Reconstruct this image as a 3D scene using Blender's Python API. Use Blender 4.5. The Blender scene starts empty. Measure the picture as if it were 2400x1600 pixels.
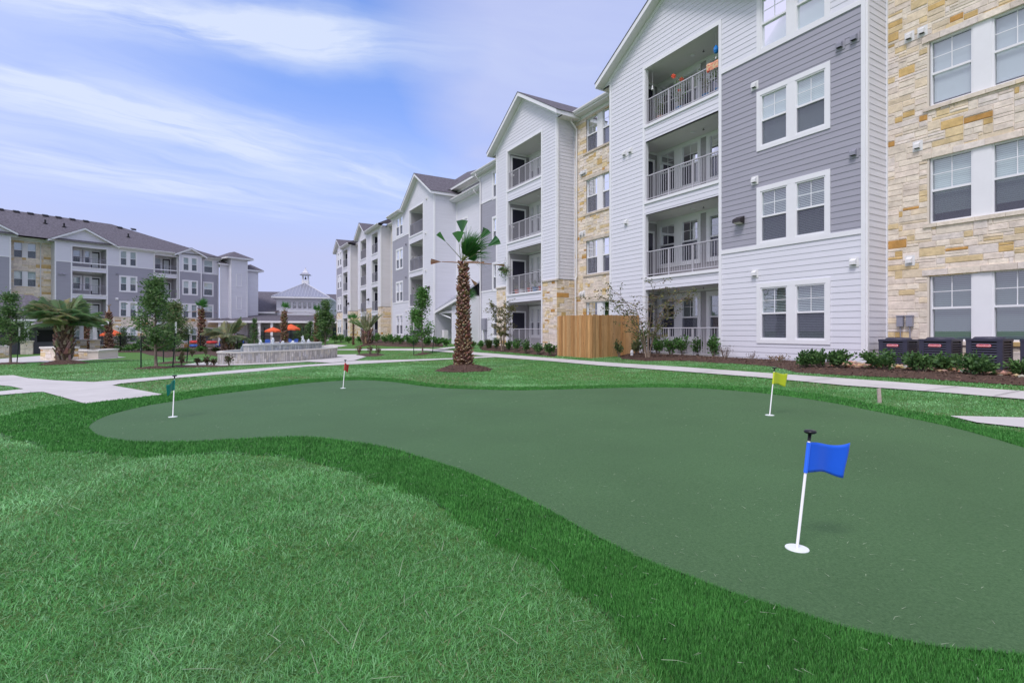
import bpy, bmesh, math, random
import numpy as np
from mathutils import Vector, Matrix
from mathutils.geometry import delaunay_2d_cdt
R = math.radians
SC = bpy.context.scene
COL = SC.collection
rnd = random.Random(7)
nrs = np.random.RandomState(11)

# ------------------------------------------------------------------ camera
F, HZ, EYE = 1205.0, 775.0, 1.1          # focal length and horizon measured on the 2400 x 1600 photograph
cam = bpy.data.cameras.new('camera')
cam.lens = 36.0 * F / 2400.0
cam.sensor_width = 36.0
cam.shift_y = -(800.0 - HZ) / 2400.0
cam.clip_start, cam.clip_end = 0.05, 5000.0
camo = bpy.data.objects.new('camera', cam)
COL.objects.link(camo)
camo.location = (0, 0, EYE)
camo.rotation_euler = (R(90), 0, 0)
SC.camera = camo
# ------------------------------------------------------------------ light
SC.view_settings.view_transform = 'Standard'
SC.view_settings.look = 'None'
SC.view_settings.gamma = 1.0
SC.view_settings.use_curve_mapping = False
SC.view_settings.exposure = 0.62
SUN_EL, SUN_DIR = R(56), Vector((-0.55, -0.83, 0)).normalized()
sl = bpy.data.lights.new('sun', 'SUN')
sl.energy, sl.angle, sl.color = 1.4, R(18), (1.0, 0.95, 0.95)
so = bpy.data.objects.new('sun', sl)
COL.objects.link(so)
sdir = Vector((SUN_DIR.x * math.cos(SUN_EL), SUN_DIR.y * math.cos(SUN_EL), math.sin(SUN_EL)))
so.rotation_euler = sdir.to_track_quat('Z', 'Y').to_euler()
so.location = (0, 0, 60)

world = bpy.data.worlds.new('World')
SC.world = world
world.use_nodes = True
world.cycles.sampling_method = 'MANUAL'
world.cycles.sample_map_resolution = 256
wn, wl = world.node_tree.nodes, world.node_tree.links
wn.clear()


def wnode(t, **kw):
    nd = wn.new(t)
    for k, v in kw.items():
        setattr(nd, k, v)
    return nd


def wmath(op, a, b=None, c=None, clamp=False):
    nd = wnode('ShaderNodeMath', operation=op, use_clamp=clamp)
    for i, x in enumerate((a, b, c)):
        if x is None:
            continue
        if isinstance(x, (int, float)):
            nd.inputs[i].default_value = x
        else:
            wl.new(x, nd.inputs[i])
    return nd.outputs[0]


def build_world():
    out = wnode('ShaderNodeOutputWorld')
    bg = wnode('ShaderNodeBackground')
    bg.inputs['Strength'].default_value = 0.08
    wl.new(bg.outputs[0], out.inputs[0])
    sky = wnode('ShaderNodeTexSky', sky_type='NISHITA')
    sky.sun_disc = False
    sky.sun_elevation = SUN_EL
    sky.sun_rotation = math.atan2(SUN_DIR.x, SUN_DIR.y)
    sky.air_density, sky.dust_density, sky.ozone_density = 1.0, 1.2, 2.0
    tint = wnode('ShaderNodeMix', data_type='RGBA', blend_type='MULTIPLY')
    tint.inputs[0].default_value = 1.0
    wl.new(sky.outputs[0], tint.inputs[6])
    tint.inputs[7].default_value = (0.86, 1.38, 2.25, 1)
    tc = wnode('ShaderNodeTexCoord')
    sep = wnode('ShaderNodeSeparateXYZ')
    wl.new(tc.outputs['Generated'], sep.inputs[0])
    x, y, z = sep.outputs
    zc = wmath('MAXIMUM', z, 0.02)
    # cirrus seen on a flat layer overhead: direction divided by its height
    px = wmath('DIVIDE', x, zc)
    py = wmath('DIVIDE', y, zc)
    wob = wnode('ShaderNodeTexNoise')
    wob.inputs['Scale'].default_value, wob.inputs['Detail'].default_value = 1.6, 5
    c0 = wnode('ShaderNodeCombineXYZ')
    wl.new(px, c0.inputs[0])
    wl.new(py, c0.inputs[1])
    wl.new(c0.outputs[0], wob.inputs['Vector'])
    sw = wnode('ShaderNodeSeparateColor')
    wl.new(wob.outputs['Color'], sw.inputs[0])
    wx = wmath('ADD', px, wmath('MULTIPLY', wmath('SUBTRACT', sw.outputs[0], 0.5), 0.55))
    wy = wmath('ADD', py, wmath('MULTIPLY', wmath('SUBTRACT', sw.outputs[1], 0.5), 0.40))
    bands = None
    for (cx, cy, deg, ln, wd, amp, sx) in CIRRUS:
        ca, sa = math.cos(R(deg)), math.sin(R(deg))
        dx, dy = wmath('SUBTRACT', wx, cx), wmath('SUBTRACT', wy, cy)
        u = wmath('ADD', wmath('MULTIPLY', dx, ca), wmath('MULTIPLY', dy, sa))
        v = wmath('SUBTRACT', wmath('MULTIPLY', dy, ca), wmath('MULTIPLY', dx, sa))
        q = wmath('ADD', wmath('POWER', wmath('ABSOLUTE', wmath('DIVIDE', u, ln)), 2.0), wmath('POWER', wmath('ABSOLUTE', wmath('DIVIDE', v, wd)), 2.0))
        g = wmath('POWER', 2.718, wmath('MULTIPLY', q, -1.0))
        cb = wnode('ShaderNodeCombineXYZ')
        wl.new(wmath('MULTIPLY', u, 0.8), cb.inputs[0])
        wl.new(wmath('MULTIPLY', v, 3.2), cb.inputs[1])
        cb.inputs[2].default_value = sx
        n1 = wnode('ShaderNodeTexNoise')
        n1.inputs['Scale'].default_value, n1.inputs['Detail'].default_value = 1.7, 8
        n1.inputs['Roughness'].default_value, n1.inputs['Distortion'].default_value = 0.58, 0.35
        wl.new(cb.outputs[0], n1.inputs['Vector'])
        nz = wmath('MULTIPLY', wmath('SUBTRACT', n1.outputs['Fac'], 0.26), 2.5, clamp=True)
        bb = wmath('MULTIPLY', wmath('MULTIPLY', g, nz), amp)
        bands = bb if bands is None else wmath('ADD', bands, bb)
    cl = wmath('MINIMUM', bands, 1.0)
    # milky haze low in the sky, heavier to the right (+x)
    hz = wmath('MULTIPLY', wmath('SUBTRACT', 0.52, z), 2.6, clamp=True)
    hz = wmath('POWER', hz, 1.2)
    hz = wmath('MULTIPLY', hz, 1.0, clamp=True)
    rt = wmath('MULTIPLY', wmath('ADD', x, 0.24), 2.5, clamp=True)
    rt = wmath('MULTIPLY', rt, wmath('SUBTRACT', 3.0, wmath('MULTIPLY', rt, 2.0)))
    rt = wmath('MULTIPLY', rt, wmath('MULTIPLY', wmath('ADD', wob.outputs['Fac'], 0.75), 0.8), clamp=True)
    hz = wmath('MAXIMUM', hz, wmath('MULTIPLY', rt, 0.85))
    mh = wnode('ShaderNodeMix', data_type='RGBA')
    wl.new(hz, mh.inputs[0])
    wl.new(tint.outputs[2], mh.inputs[6])
    mh.inputs[7].default_value = (4.5, 4.95, 7.5, 1)
    # unseen milky veil round the sun behind the standpoint, added to whiten the light
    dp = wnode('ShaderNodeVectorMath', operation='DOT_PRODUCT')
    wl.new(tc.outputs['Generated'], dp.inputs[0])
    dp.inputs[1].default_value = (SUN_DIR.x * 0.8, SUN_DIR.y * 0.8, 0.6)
    fill_veil = wmath('MULTIPLY', wmath('ADD', dp.outputs['Value'], 0.15), 1.3, clamp=True)
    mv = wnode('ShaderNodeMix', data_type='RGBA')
    wl.new(fill_veil, mv.inputs[0])
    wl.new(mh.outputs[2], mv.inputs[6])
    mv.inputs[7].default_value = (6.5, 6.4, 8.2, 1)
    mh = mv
    mix = wnode('ShaderNodeMix', data_type='RGBA')
    wl.new(wmath('MULTIPLY', cl, 0.92), mix.inputs[0])
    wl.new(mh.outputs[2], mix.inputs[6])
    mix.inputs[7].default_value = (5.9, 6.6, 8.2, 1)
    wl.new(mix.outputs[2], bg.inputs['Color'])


# streaks on the cloud layer: centre, bearing, half length, half width, strength, seed
CIRRUS = [(-1.08, 1.66, 15, 0.70, 0.19, 1.5, 1.0), (-0.66, 1.80, 10, 0.26, 0.15, 1.2, 9.0), (-1.85, 2.35, 47, 1.05, 0.40, 1.25, 4.0), (-1.0, 3.3, 50, 1.5, 0.5, 0.75, 7.0),
          (-2.6, 3.3, 46, 1.8, 0.6, 0.9, 12.0), (0.2, 1.9, 20, 1.0, 0.5, 0.25, 15.0), (1.6, 0.2, 20, 1.5, 0.7, 0.8, 18.0), (-0.6, -1.6, 10, 2.0, 0.8, 0.8, 21.0)]
build_world()


# ------------------------------------------------------------------ measuring helpers
def vp(px, sgn):
    u = np.array([(px - 1200.0) / F, 1.0])
    u = sgn * u / np.linalg.norm(u)
    return u, np.array([-u[1], u[0]])


uR, nR = vp(495, 1)                       # along the right building's front, and its outward normal
A0 = np.array([9.644, 14.001])            # near corner of its first bay
uL, nL = vp(2050, -1)                     # the left building
L0 = np.array([-47.70, 60.5])


def sm(a, b, x):
    t = np.clip((x - a) / (b - a), 0, 1)
    return t * t * (3 - 2 * t)


def gz(x, y):
    """height of the ground: level near the green, falling gently to the pool, level again along the right building"""
    x = np.asarray(x, float)
    y = np.asarray(y, float)
    t = 0.7071 * (y - x)
    zs = -np.clip(t - 3, 0, 110) * 0.0145
    d = (x - A0[0]) * nR[0] + (y - A0[1]) * nR[1]
    w = 1 - sm(1, 8, d)
    return zs * (1 - w) + 0.12 * w


def gpt(px, py):
    lo, hi = 0.5, 300.0
    for _ in range(50):
        m = (lo + hi) / 2
        if EYE + (HZ - py) * m / F - float(gz((px - 1200) / F * m, m)) > 0:
            lo = m
        else:
            hi = m
    return ((px - 1200) / F * lo, lo)


def at(px, Y):
    return (px - 1200) / F * Y


def zt(py, Y):
    return EYE + (HZ - py) * Y / F


def grnd(x, y):
    return float(gz(x, y))


def vnoise(x, y, seed=0):
    xi, yi = np.floor(x).astype(np.int64), np.floor(y).astype(np.int64)
    xf, yf = x - xi, y - yi
    def h(a, b):
        n = (a * 374761393 + b * 668265263 + seed * 974634777) & 0x7fffffff
        n = ((n ^ (n >> 13)) * 1274126177) & 0x7fffffff
        return ((n ^ (n >> 16)) & 0xffff) / 65535.0
    u, v = xf * xf * (3 - 2 * xf), yf * yf * (3 - 2 * yf)
    return (h(xi, yi) * (1 - u) + h(xi + 1, yi) * u) * (1 - v) + (h(xi, yi + 1) * (1 - u) + h(xi + 1, yi + 1) * u) * v


def fbm(x, y, sc, seed=0, oc=4):
    s, a, t = 0, 1.0, 0
    for i in range(oc):
        s = s + a * vnoise(x * sc, y * sc, seed + i * 17)
        t += a
        a *= 0.5
        sc *= 2.03
    return s / t


def inpoly(x, y, poly):
    p = np.asarray(poly, float)
    r = np.zeros(len(x), bool)
    j = len(p) - 1
    for i in range(len(p)):
        xi, yi, xj, yj = p[i, 0], p[i, 1], p[j, 0], p[j, 1]
        c = ((yi > y) != (yj > y))
        if abs(yj - yi) > 1e-12:
            r ^= c & (x < (xj - xi) * (y - yi) / (yj - yi) + xi)
        j = i
    return r


# ------------------------------------------------------------------ materials
MATS = {}


def mat(name, col, rough=0.6, var=0.0, vs=4.0, bump=0.0, bs=60.0, metal=0.0, spec=0.4, col2=None, det=5, stretch=None, coord='Object', sss=0.0):
    m = bpy.data.materials.new(name)
    m.use_nodes = True
    nt = m.node_tree
    b = nt.nodes['Principled BSDF']
    b.inputs['Roughness'].default_value = rough
    b.inputs['Metallic'].default_value = metal
    b.inputs['Specular IOR Level'].default_value = spec
    b.inputs['Base Color'].default_value = (*col, 1)
    if var or col2 or bump:
        tc = nt.nodes.new('ShaderNodeTexCoord')
        vec = tc.outputs[coord]
        if stretch:
            mp = nt.nodes.new('ShaderNodeMapping')
            mp.inputs['Scale'].default_value = stretch
            nt.links.new(vec, mp.inputs[0])
            vec = mp.outputs[0]
    if var or col2:
        n = nt.nodes.new('ShaderNodeTexNoise')
        n.inputs['Scale'].default_value = vs
        n.inputs['Detail'].default_value = det
        n.inputs['Roughness'].default_value = 0.65
        nt.links.new(vec, n.inputs['Vector'])
        r = nt.nodes.new('ShaderNodeValToRGB')
        a = tuple(max(0, c * (1 - var)) for c in col)
        z = col2 if col2 else tuple(min(1, c * (1 + var)) for c in col)
        r.color_ramp.elements[0].position, r.color_ramp.elements[1].position = 0.32, 0.68
        r.color_ramp.elements[0].color, r.color_ramp.elements[1].color = (*a, 1), (*z, 1)
        nt.links.new(n.outputs['Fac'], r.inputs[0])
        nt.links.new(r.outputs[0], b.inputs['Base Color'])
    if bump:
        n2 = nt.nodes.new('ShaderNodeTexNoise')
        n2.inputs['Scale'].default_value = bs
        n2.inputs['Detail'].default_value = 4
        nt.links.new(vec, n2.inputs['Vector'])
        bp = nt.nodes.new('ShaderNodeBump')
        bp.inputs['Strength'].default_value = bump
        bp.inputs['Distance'].default_value = 0.02
        nt.links.new(n2.outputs['Fac'], bp.inputs['Height'])
        nt.links.new(bp.outputs[0], b.inputs['Normal'])
    MATS[name] = m
    return m


def attr_mat(name, rough=0.7, spec=0.2, mott=0.25, ms=9.0, bump=0.0, bs=30.0, trans=0.0):
    """colour comes from the per-face tone of the piece itself, mottled by noise"""
    m = bpy.data.materials.new(name)
    m.use_nodes = True
    nt = m.node_tree
    b = nt.nodes['Principled BSDF']
    b.inputs['Roughness'].default_value = rough
    b.inputs['Specular IOR Level'].default_value = spec
    a = nt.nodes.new('ShaderNodeAttribute')
    a.attribute_name = 'tone'
    c = a.outputs['Color']
    tc = nt.nodes.new('ShaderNodeTexCoord')
    if mott:
        n = nt.nodes.new('ShaderNodeTexNoise')
        n.inputs['Scale'].default_value = ms
        n.inputs['Detail'].default_value = 6
        n.inputs['Roughness'].default_value = 0.7
        nt.links.new(tc.outputs['Object'], n.inputs['Vector'])
        mr = nt.nodes.new('ShaderNodeMapRange')
        mr.inputs[1].default_value, mr.inputs[2].default_value = 0.3, 0.7
        mr.inputs[3].default_value, mr.inputs[4].default_value = 1 - mott, 1 + mott
        nt.links.new(n.outputs['Fac'], mr.inputs[0])
        mx = nt.nodes.new('ShaderNodeVectorMath')
        mx.operation = 'SCALE'
        nt.links.new(c, mx.inputs[0])
        nt.links.new(mr.outputs[0], mx.inputs['Scale'])
        c = mx.outputs[0]
    nt.links.new(c, b.inputs['Base Color'])
    if bump:
        n2 = nt.nodes.new('ShaderNodeTexNoise')
        n2.inputs['Scale'].default_value = bs
        n2.inputs['Detail'].default_value = 5
        nt.links.new(tc.outputs['Object'], n2.inputs['Vector'])
        bp = nt.nodes.new('ShaderNodeBump')
        bp.inputs['Strength'].default_value = bump
        bp.inputs['Distance'].default_value = 0.03
        nt.links.new(n2.outputs['Fac'], bp.inputs['Height'])
        nt.links.new(bp.outputs[0], b.inputs['Normal'])
    if trans:
        tr = nt.nodes.new('ShaderNodeBsdfTranslucent')
        nt.links.new(c, tr.inputs['Color'])
        ms_ = nt.nodes.new('ShaderNodeMixShader')
        ms_.inputs[0].default_value = trans
        nt.links.new(b.outputs[0], ms_.inputs[1])
        nt.links.new(tr.outputs[0], ms_.inputs[2])
        nt.links.new(ms_.outputs[0], nt.nodes['Material Output'].inputs[0])
    MATS[name] = m
    return m


def glass_mat(name, refl=0.9, base=0.06, tint=(0.82, 0.9, 0.9)):
    m = bpy.data.materials.new(name)
    m.use_nodes = True
    nt = m.node_tree
    nt.nodes.remove(nt.nodes['Principled BSDF'])
    t = nt.nodes.new('ShaderNodeBsdfTransparent')
    t.inputs[0].default_value = (*tint, 1)
    g = nt.nodes.new('ShaderNodeBsdfGlossy')
    g.inputs['Roughness'].default_value = 0.015
    g.inputs['Color'].default_value = (0.95, 0.97, 1, 1)
    lw = nt.nodes.new('ShaderNodeFresnel')
    lw.inputs['IOR'].default_value = 1.5
    ma = nt.nodes.new('ShaderNodeMath')
    ma.operation = 'MULTIPLY_ADD'
    ma.inputs[1].default_value = refl
    ma.inputs[2].default_value = base
    ma.use_clamp = True
    nt.links.new(lw.outputs[0], ma.inputs[0])
    mx = nt.nodes.new('ShaderNodeMixShader')
    nt.links.new(ma.outputs[0], mx.inputs[0])
    nt.links.new(t.outputs[0], mx.inputs[1])
    nt.links.new(g.outputs[0], mx.inputs[2])
    nt.links.new(mx.outputs[0], nt.nodes['Material Output'].inputs[0])
    MATS[name] = m
    return m


def screen_mat(name, col, opac):
    m = bpy.data.materials.new(name)
    m.use_nodes = True
    nt = m.node_tree
    b = nt.nodes['Principled BSDF']
    b.inputs['Base Color'].default_value = (*col, 1)
    b.inputs['Roughness'].default_value = 0.7
    b.inputs['Alpha'].default_value = opac
    MATS[name] = m
    return m


def slat_mat(name, col, gap, pitch=0.05, gapw=0.22):
    m = bpy.data.materials.new(name)
    m.use_nodes = True
    nt = m.node_tree
    b = nt.nodes['Principled BSDF']
    b.inputs['Roughness'].default_value = 0.6
    tc = nt.nodes.new('ShaderNodeTexCoord')
    sp = nt.nodes.new('ShaderNodeSeparateXYZ')
    nt.links.new(tc.outputs['Object'], sp.inputs[0])
    d = nt.nodes.new('ShaderNodeMath'); d.operation = 'DIVIDE'; d.inputs[1].default_value = pitch
    nt.links.new(sp.outputs[2], d.inputs[0])
    fr = nt.nodes.new('ShaderNodeMath'); fr.operation = 'FRACT'
    nt.links.new(d.outputs[0], fr.inputs[0])
    lt = nt.nodes.new('ShaderNodeMath'); lt.operation = 'LESS_THAN'; lt.inputs[1].default_value = gapw
    nt.links.new(fr.outputs[0], lt.inputs[0])
    mx = nt.nodes.new('ShaderNodeMix'); mx.data_type = 'RGBA'
    nt.links.new(lt.outputs[0], mx.inputs[0])
    mx.inputs[6].default_value = (*col, 1)
    mx.inputs[7].default_value = (*gap, 1)
    nt.links.new(mx.outputs[2], b.inputs['Base Color'])
    MATS[name] = m
    return m


mat('white_siding', (0.735, 0.735, 0.80), 0.55, var=0.035, vs=1.2, bump=0.05, bs=25, stretch=(0.4, 0.4, 6))
mat('grey_siding', (0.37, 0.365, 0.425), 0.6, var=0.05, vs=1.2, bump=0.05, bs=25, stretch=(0.4, 0.4, 6))
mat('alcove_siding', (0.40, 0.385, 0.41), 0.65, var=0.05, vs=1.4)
mat('white_trim', (0.84, 0.84, 0.87), 0.45, var=0.02, vs=2)
mat('soffit_white', (0.78, 0.76, 0.76), 0.6)
mat('alcove_ceiling', (0.74, 0.72, 0.72), 0.6)
mat('balcony_deck', (0.30, 0.29, 0.29), 0.7)
mat('rail_paint', (0.50, 0.49, 0.53), 0.4)
mat('rail_grey', (0.30, 0.30, 0.36), 0.4)
mat('shingle', (0.125, 0.115, 0.135), 0.9, var=0.45, vs=6.0, bump=0.5, bs=20, stretch=(1, 1, 2.2))
mat('metal_roof', (0.38, 0.39, 0.45), 0.35, metal=0.55, var=0.05)
mat('metal_seam', (0.60, 0.61, 0.66), 0.35, metal=0.4)
mat('gutter_paint', (0.78, 0.77, 0.78), 0.35)
mat('navy_door', (0.022, 0.022, 0.04), 0.3)
mat('black_metal', (0.012, 0.012, 0.014), 0.4)
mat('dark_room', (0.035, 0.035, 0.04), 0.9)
mat('mortar', (0.70, 0.63, 0.55), 0.95)
attr_mat('limestone', 0.9, 0.15, mott=0.20, ms=5.0, bump=0.35, bs=16)
slat_mat('blind_closed', (0.72, 0.76, 0.76), (0.42, 0.47, 0.48))
slat_mat('blind_open', (0.55, 0.58, 0.58), (0.03, 0.035, 0.04), gapw=0.55)
slat_mat('blind_dim', (0.20, 0.235, 0.235), (0.09, 0.11, 0.11), gapw=0.3)
mat('shade_white', (0.7, 0.7, 0.74), 0.8)
glass_mat('window_glass', 0.9, 0.17)
screen_mat('insect_screen', (0.10, 0.105, 0.15), 0.55)
mat('vent_white', (0.78, 0.78, 0.79), 0.4)
mat('vent_grey', (0.30, 0.30, 0.36), 0.5)
mat('vent_dark', (0.03, 0.03, 0.035), 0.6)
mat('bronze_fixture', (0.03, 0.025, 0.025), 0.35)
mat('lamp_lens', (0.75, 0.72, 0.65), 0.2)
mat('concrete', (0.55, 0.53, 0.51), 0.85, var=0.10, vs=1.3, bump=0.12, bs=90)
mat('joint_dark', (0.44, 0.43, 0.41), 0.9)
attr_mat('leaf', 0.55, 0.35, mott=0.0, trans=0.28)
attr_mat('blade', 0.6, 0.25, mott=0.0, trans=0.22)
mat('bark', (0.20, 0.16, 0.13), 0.9, var=0.4, vs=14, bump=0.5, bs=40, stretch=(1, 1, 0.25))
attr_mat('palm_boot', 0.85, 0.15, mott=0.35, ms=22, bump=0.4, bs=45)
attr_mat('chip', 0.9, 0.1, mott=0.2, ms=20)


# ------------------------------------------------------------------ mesh builder
class MB:
    def __init__(self):
        self.v, self.f, self.m, self.c = [], [], [], []

    def add(self, verts, faces, mi=0, col=None):
        o = len(self.v)
        self.v.extend(verts)
        for f in faces:
            self.f.append(tuple(i + o for i in f))
            self.m.append(mi)
            self.c.append(col)

    def quad(self, a, b, c, d, mi=0, col=None):
        self.add([a, b, c, d], [(0, 1, 2, 3)], mi, col)

    def hexa(self, p, mi=0, col=None):
        """eight corners: 0-3 one face, 4-7 the opposite face in the same order"""
        self.add(p, [(0, 3, 2, 1), (4, 5, 6, 7), (0, 1, 5, 4), (1, 2, 6, 5), (2, 3, 7, 6), (3, 0, 4, 7)], mi, col)

    def box(self, x0, x1, y0, y1, z0, z1, mi=0, col=None):
        self.hexa([(x0, y0, z0), (x1, y0, z0), (x1, y1, z0), (x0, y1, z0), (x0, y0, z1), (x1, y0, z1), (x1, y1, z1), (x0, y1, z1)], mi, col)

    def tube(self, pts, rad, n=8, mi=0, col=None, cap=True):
        pts = [Vector(p) for p in pts]
        if not hasattr(rad, '__len__'):
            rad = [rad] * len(pts)
        rings, o = [], len(self.v)
        for i, p in enumerate(pts):
            t = (pts[min(i + 1, len(pts) - 1)] - pts[max(i - 1, 0)])
            if t.length < 1e-9:
                t = Vector((0, 0, 1))
            t.normalize()
            ref = Vector((1, 0, 0)) if abs(t.x) < 0.8 else Vector((0, 1, 0))
            a = t.cross(ref).normalized()
            b = t.cross(a)
            for k in range(n):
                th = 2 * math.pi * k / n
                self.v.append(tuple(p + (a * math.cos(th) + b * math.sin(th)) * rad[i]))
        for i in range(len(pts) - 1):
            for k in range(n):
                k2 = (k + 1) % n
                self.f.append((o + i * n + k, o + i * n + k2, o + (i + 1) * n + k2, o + (i + 1) * n + k))
                self.m.append(mi)
                self.c.append(col)
        if cap:
            for base in (0, (len(pts) - 1) * n):
                self.f.append(tuple(o + base + k for k in range(n)))
                self.m.append(mi)
                self.c.append(col)

    def lathe(self, prof, n=24, mi=0, col=None, c=(0, 0, 0)):
        o = len(self.v)
        for r, z in prof:
            for k in range(n):
                th = 2 * math.pi * k / n
                self.v.append((c[0] + r * math.cos(th), c[1] + r * math.sin(th), c[2] + z))
        for i in range(len(prof) - 1):
            for k in range(n):
                k2 = (k + 1) % n
                self.f.append((o + i * n + k, o + i * n + k2, o + (i + 1) * n + k2, o + (i + 1) * n + k))
                self.m.append(mi)
                self.c.append(col)
        for base in (0, (len(prof) - 1) * n):
            self.f.append(tuple(o + base + k for k in range(n)))
            self.m.append(mi)
            self.c.append(col)

    def build(self, name, mats, parent=None, smooth=False, bevel=0.0):
        if isinstance(mats, str):
            mats = [mats]
        me = bpy.data.meshes.new(name)
        me.from_pydata([tuple(map(float, p)) for p in self.v], [], self.f)
        for mm in mats:
            me.materials.append(MATS[mm])
        if len(mats) > 1:
            me.polygons.foreach_set('material_index', self.m)
        if any(c is not None for c in self.c):
            at_ = me.attributes.new('tone', 'FLOAT_COLOR', 'FACE')
            arr = np.ones((len(self.f), 4), np.float32)
            for i, c in enumerate(self.c):
                if c is not None:
                    arr[i, :3] = c
            at_.data.foreach_set('color', arr.ravel())
        if smooth:
            me.polygons.foreach_set('use_smooth', [True] * len(self.f))
        me.update()
        o = bpy.data.objects.new(name, me)
        COL.objects.link(o)
        if parent is not None:
            o.parent = parent
        if bevel:
            bv = o.modifiers.new('bevel', 'BEVEL')
            bv.width, bv.segments, bv.limit_method = bevel, 2, 'ANGLE'
        return o


def tag(o, label, cat, group=None):
    o['label'], o['category'] = label, cat
    if group:
        o['group'] = group
    return o


def thing(name, label, cat, loc=(0, 0, 0), rz=0.0, group=None):
    o = bpy.data.objects.new(name, None)
    o.empty_display_size = 0.3
    COL.objects.link(o)
    o.location = loc
    o.rotation_euler = (0, 0, rz)
    return tag(o, label, cat, group)


def struct(o):
    o['kind'] = 'structure'
    return o


def stuff(o):
    o['kind'] = 'stuff'
    return o


def copy_tree(o, parent=None):
    c = o.copy()
    COL.objects.link(c)
    c.parent = parent
    for ch in list(o.children):
        copy_tree(ch, c)
    return c


def fast_mesh(name, verts, tris, tone, matname, per_tri=True):
    """large meshes straight from arrays; tone is one colour per face"""
    me = bpy.data.meshes.new(name)
    nv, nt_ = len(verts), len(tris)
    me.vertices.add(nv)
    me.vertices.foreach_set('co', np.ascontiguousarray(verts, np.float32).ravel())
    me.loops.add(nt_ * 3)
    me.loops.foreach_set('vertex_index', np.ascontiguousarray(tris, np.int32).ravel())
    me.polygons.add(nt_)
    me.polygons.foreach_set('loop_start', np.arange(0, nt_ * 3, 3, dtype=np.int32))
    me.polygons.foreach_set('loop_total', np.full(nt_, 3, np.int32))
    me.materials.append(MATS[matname])
    a = me.attributes.new('tone', 'FLOAT_COLOR', 'FACE')
    arr = np.ones((nt_, 4), np.float32)
    arr[:, :3] = tone
    a.data.foreach_set('color', arr.ravel())
    me.update(calc_edges=True)
    o = bpy.data.objects.new(name, me)
    COL.objects.link(o)
    return o


def sheet(name, polys, dz, matname, step=0.8, holes=(), zfun=None):
    """a sheet laid on the ground: outline filled with a grid of points so it follows the slope"""
    mv, mf = [], []
    for poly in polys:
        p = np.asarray(poly, float)
        n = len(p)
        vs, es = [Vector(q) for q in p], [(i, (i + 1) % n) for i in range(n)]
        x0, y0 = p.min(0)
        x1, y1 = p.max(0)
        st = max(step, (x1 - x0) / 90, (y1 - y0) / 90)
        gx, gy = np.meshgrid(np.arange(x0, x1, st), np.arange(y0, y1, st))
        gx, gy = gx.ravel() + 0.137, gy.ravel() + 0.071
        k = inpoly(gx, gy, p)
        vs += [Vector((a, b)) for a, b in zip(gx[k], gy[k])]
        r = delaunay_2d_cdt(vs, es, [], 1, 1e-6)
        o = len(mv)
        xs = np.array([q[0] for q in r[0]])
        ys = np.array([q[1] for q in r[0]])
        zs = (zfun or gz)(xs, ys) + dz
        mv += [(a, b, c) for a, b, c in zip(xs, ys, zs)]
        mf += [tuple(i + o for i in f) for f in r[2]]
    mb = MB()
    mb.add(mv, mf)
    return mb.build(name, matname, smooth=True)


# ------------------------------------------------------------------ ground, paths, green
def smooth_closed(pts, k=6, closed=True):
    """Catmull-Rom through the measured points"""
    p = [np.array(q, float) for q in pts]
    n, out = len(p), []
    for i in range(n if closed else n - 1):
        a, b, c, d = (p[(i - 1) % n], p[i], p[(i + 1) % n], p[(i + 2) % n]) if closed else (p[max(i - 1, 0)], p[i], p[i + 1], p[min(i + 2, n - 1)])
        for j in range(k):
            t = j / k
            out.append(0.5 * (2 * b + (c - a) * t + (2 * a - 5 * b + 4 * c - d) * t * t + (3 * b - a - 3 * c + d) * t ** 3))
    if not closed:
        out.append(p[-1])
    return np.array(out)


def gp(lst):
    return np.array([gpt(*q) for q in lst])


GREEN = smooth_closed(gp([(209, 1005), (222, 990), (255, 975), (306, 961), (357, 950), (408, 942), (485, 929), (600, 914), (661, 906), (728, 898), (804, 893),
    (855, 892), (919, 896), (983, 905), (1046, 911), (1110, 913.5), (1200, 916), (1265, 915), (1367, 912.5), (1510, 909), (1633, 911), (1755, 920), (1837, 929),
    (1939, 944), (2041, 964), (2194, 995), (2296, 1021), (2400, 1052), (2560, 1105), (2720, 1190), (2860, 1310), (2880, 1430), (2760, 1520), (2580, 1552),
    (2400, 1543), (2304, 1533), (2189, 1522), (2074, 1499), (1959, 1471), (1844, 1434), (1730, 1400), (1615, 1356), (1500, 1312), (1374, 1249), (1278, 1195),
    (1183, 1149), (1087, 1107), (991, 1076), (900, 1050), (804, 1036), (727, 1027), (612, 1029), (485, 1036), (408, 1038.5), (332, 1038.5), (281, 1034), (232, 1024)]), 5)
FRINGE = smooth_closed(gp([(-60, 1003), (26, 975), (89, 957), (150, 950), (200, 947.5), (290, 936), (385, 926), (485, 913), (600, 902), (661, 896), (728, 890), (804, 886),
    (862, 886), (925, 889), (990, 898), (1050, 904), (1110, 907), (1200, 909), (1265, 908), (1367, 905.5), (1510, 902), (1640, 903), (1765, 910), (1850, 916),
    (1960, 932), (2060, 951), (2130, 967), (2222, 978), (2290, 998), (2400, 1021), (2600, 1080), (2800, 1180), (3000, 1310), (3050, 1460), (2950, 1620), (2700, 1760),
    (2400, 1850), (2050, 1870), (1800, 1800), (1588, 1600), (1508, 1524), (1451, 1471), (1393, 1421), (1336, 1367), (1278, 1325), (1221, 1291), (1144, 1245),
    (1068, 1207), (991, 1168), (900, 1130), (804, 1103), (727, 1083), (650, 1069), (497, 1064), (383, 1068), (306, 1068), (230, 1064), (153, 1057), (77, 1041), (38, 1029)]), 5)
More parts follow.
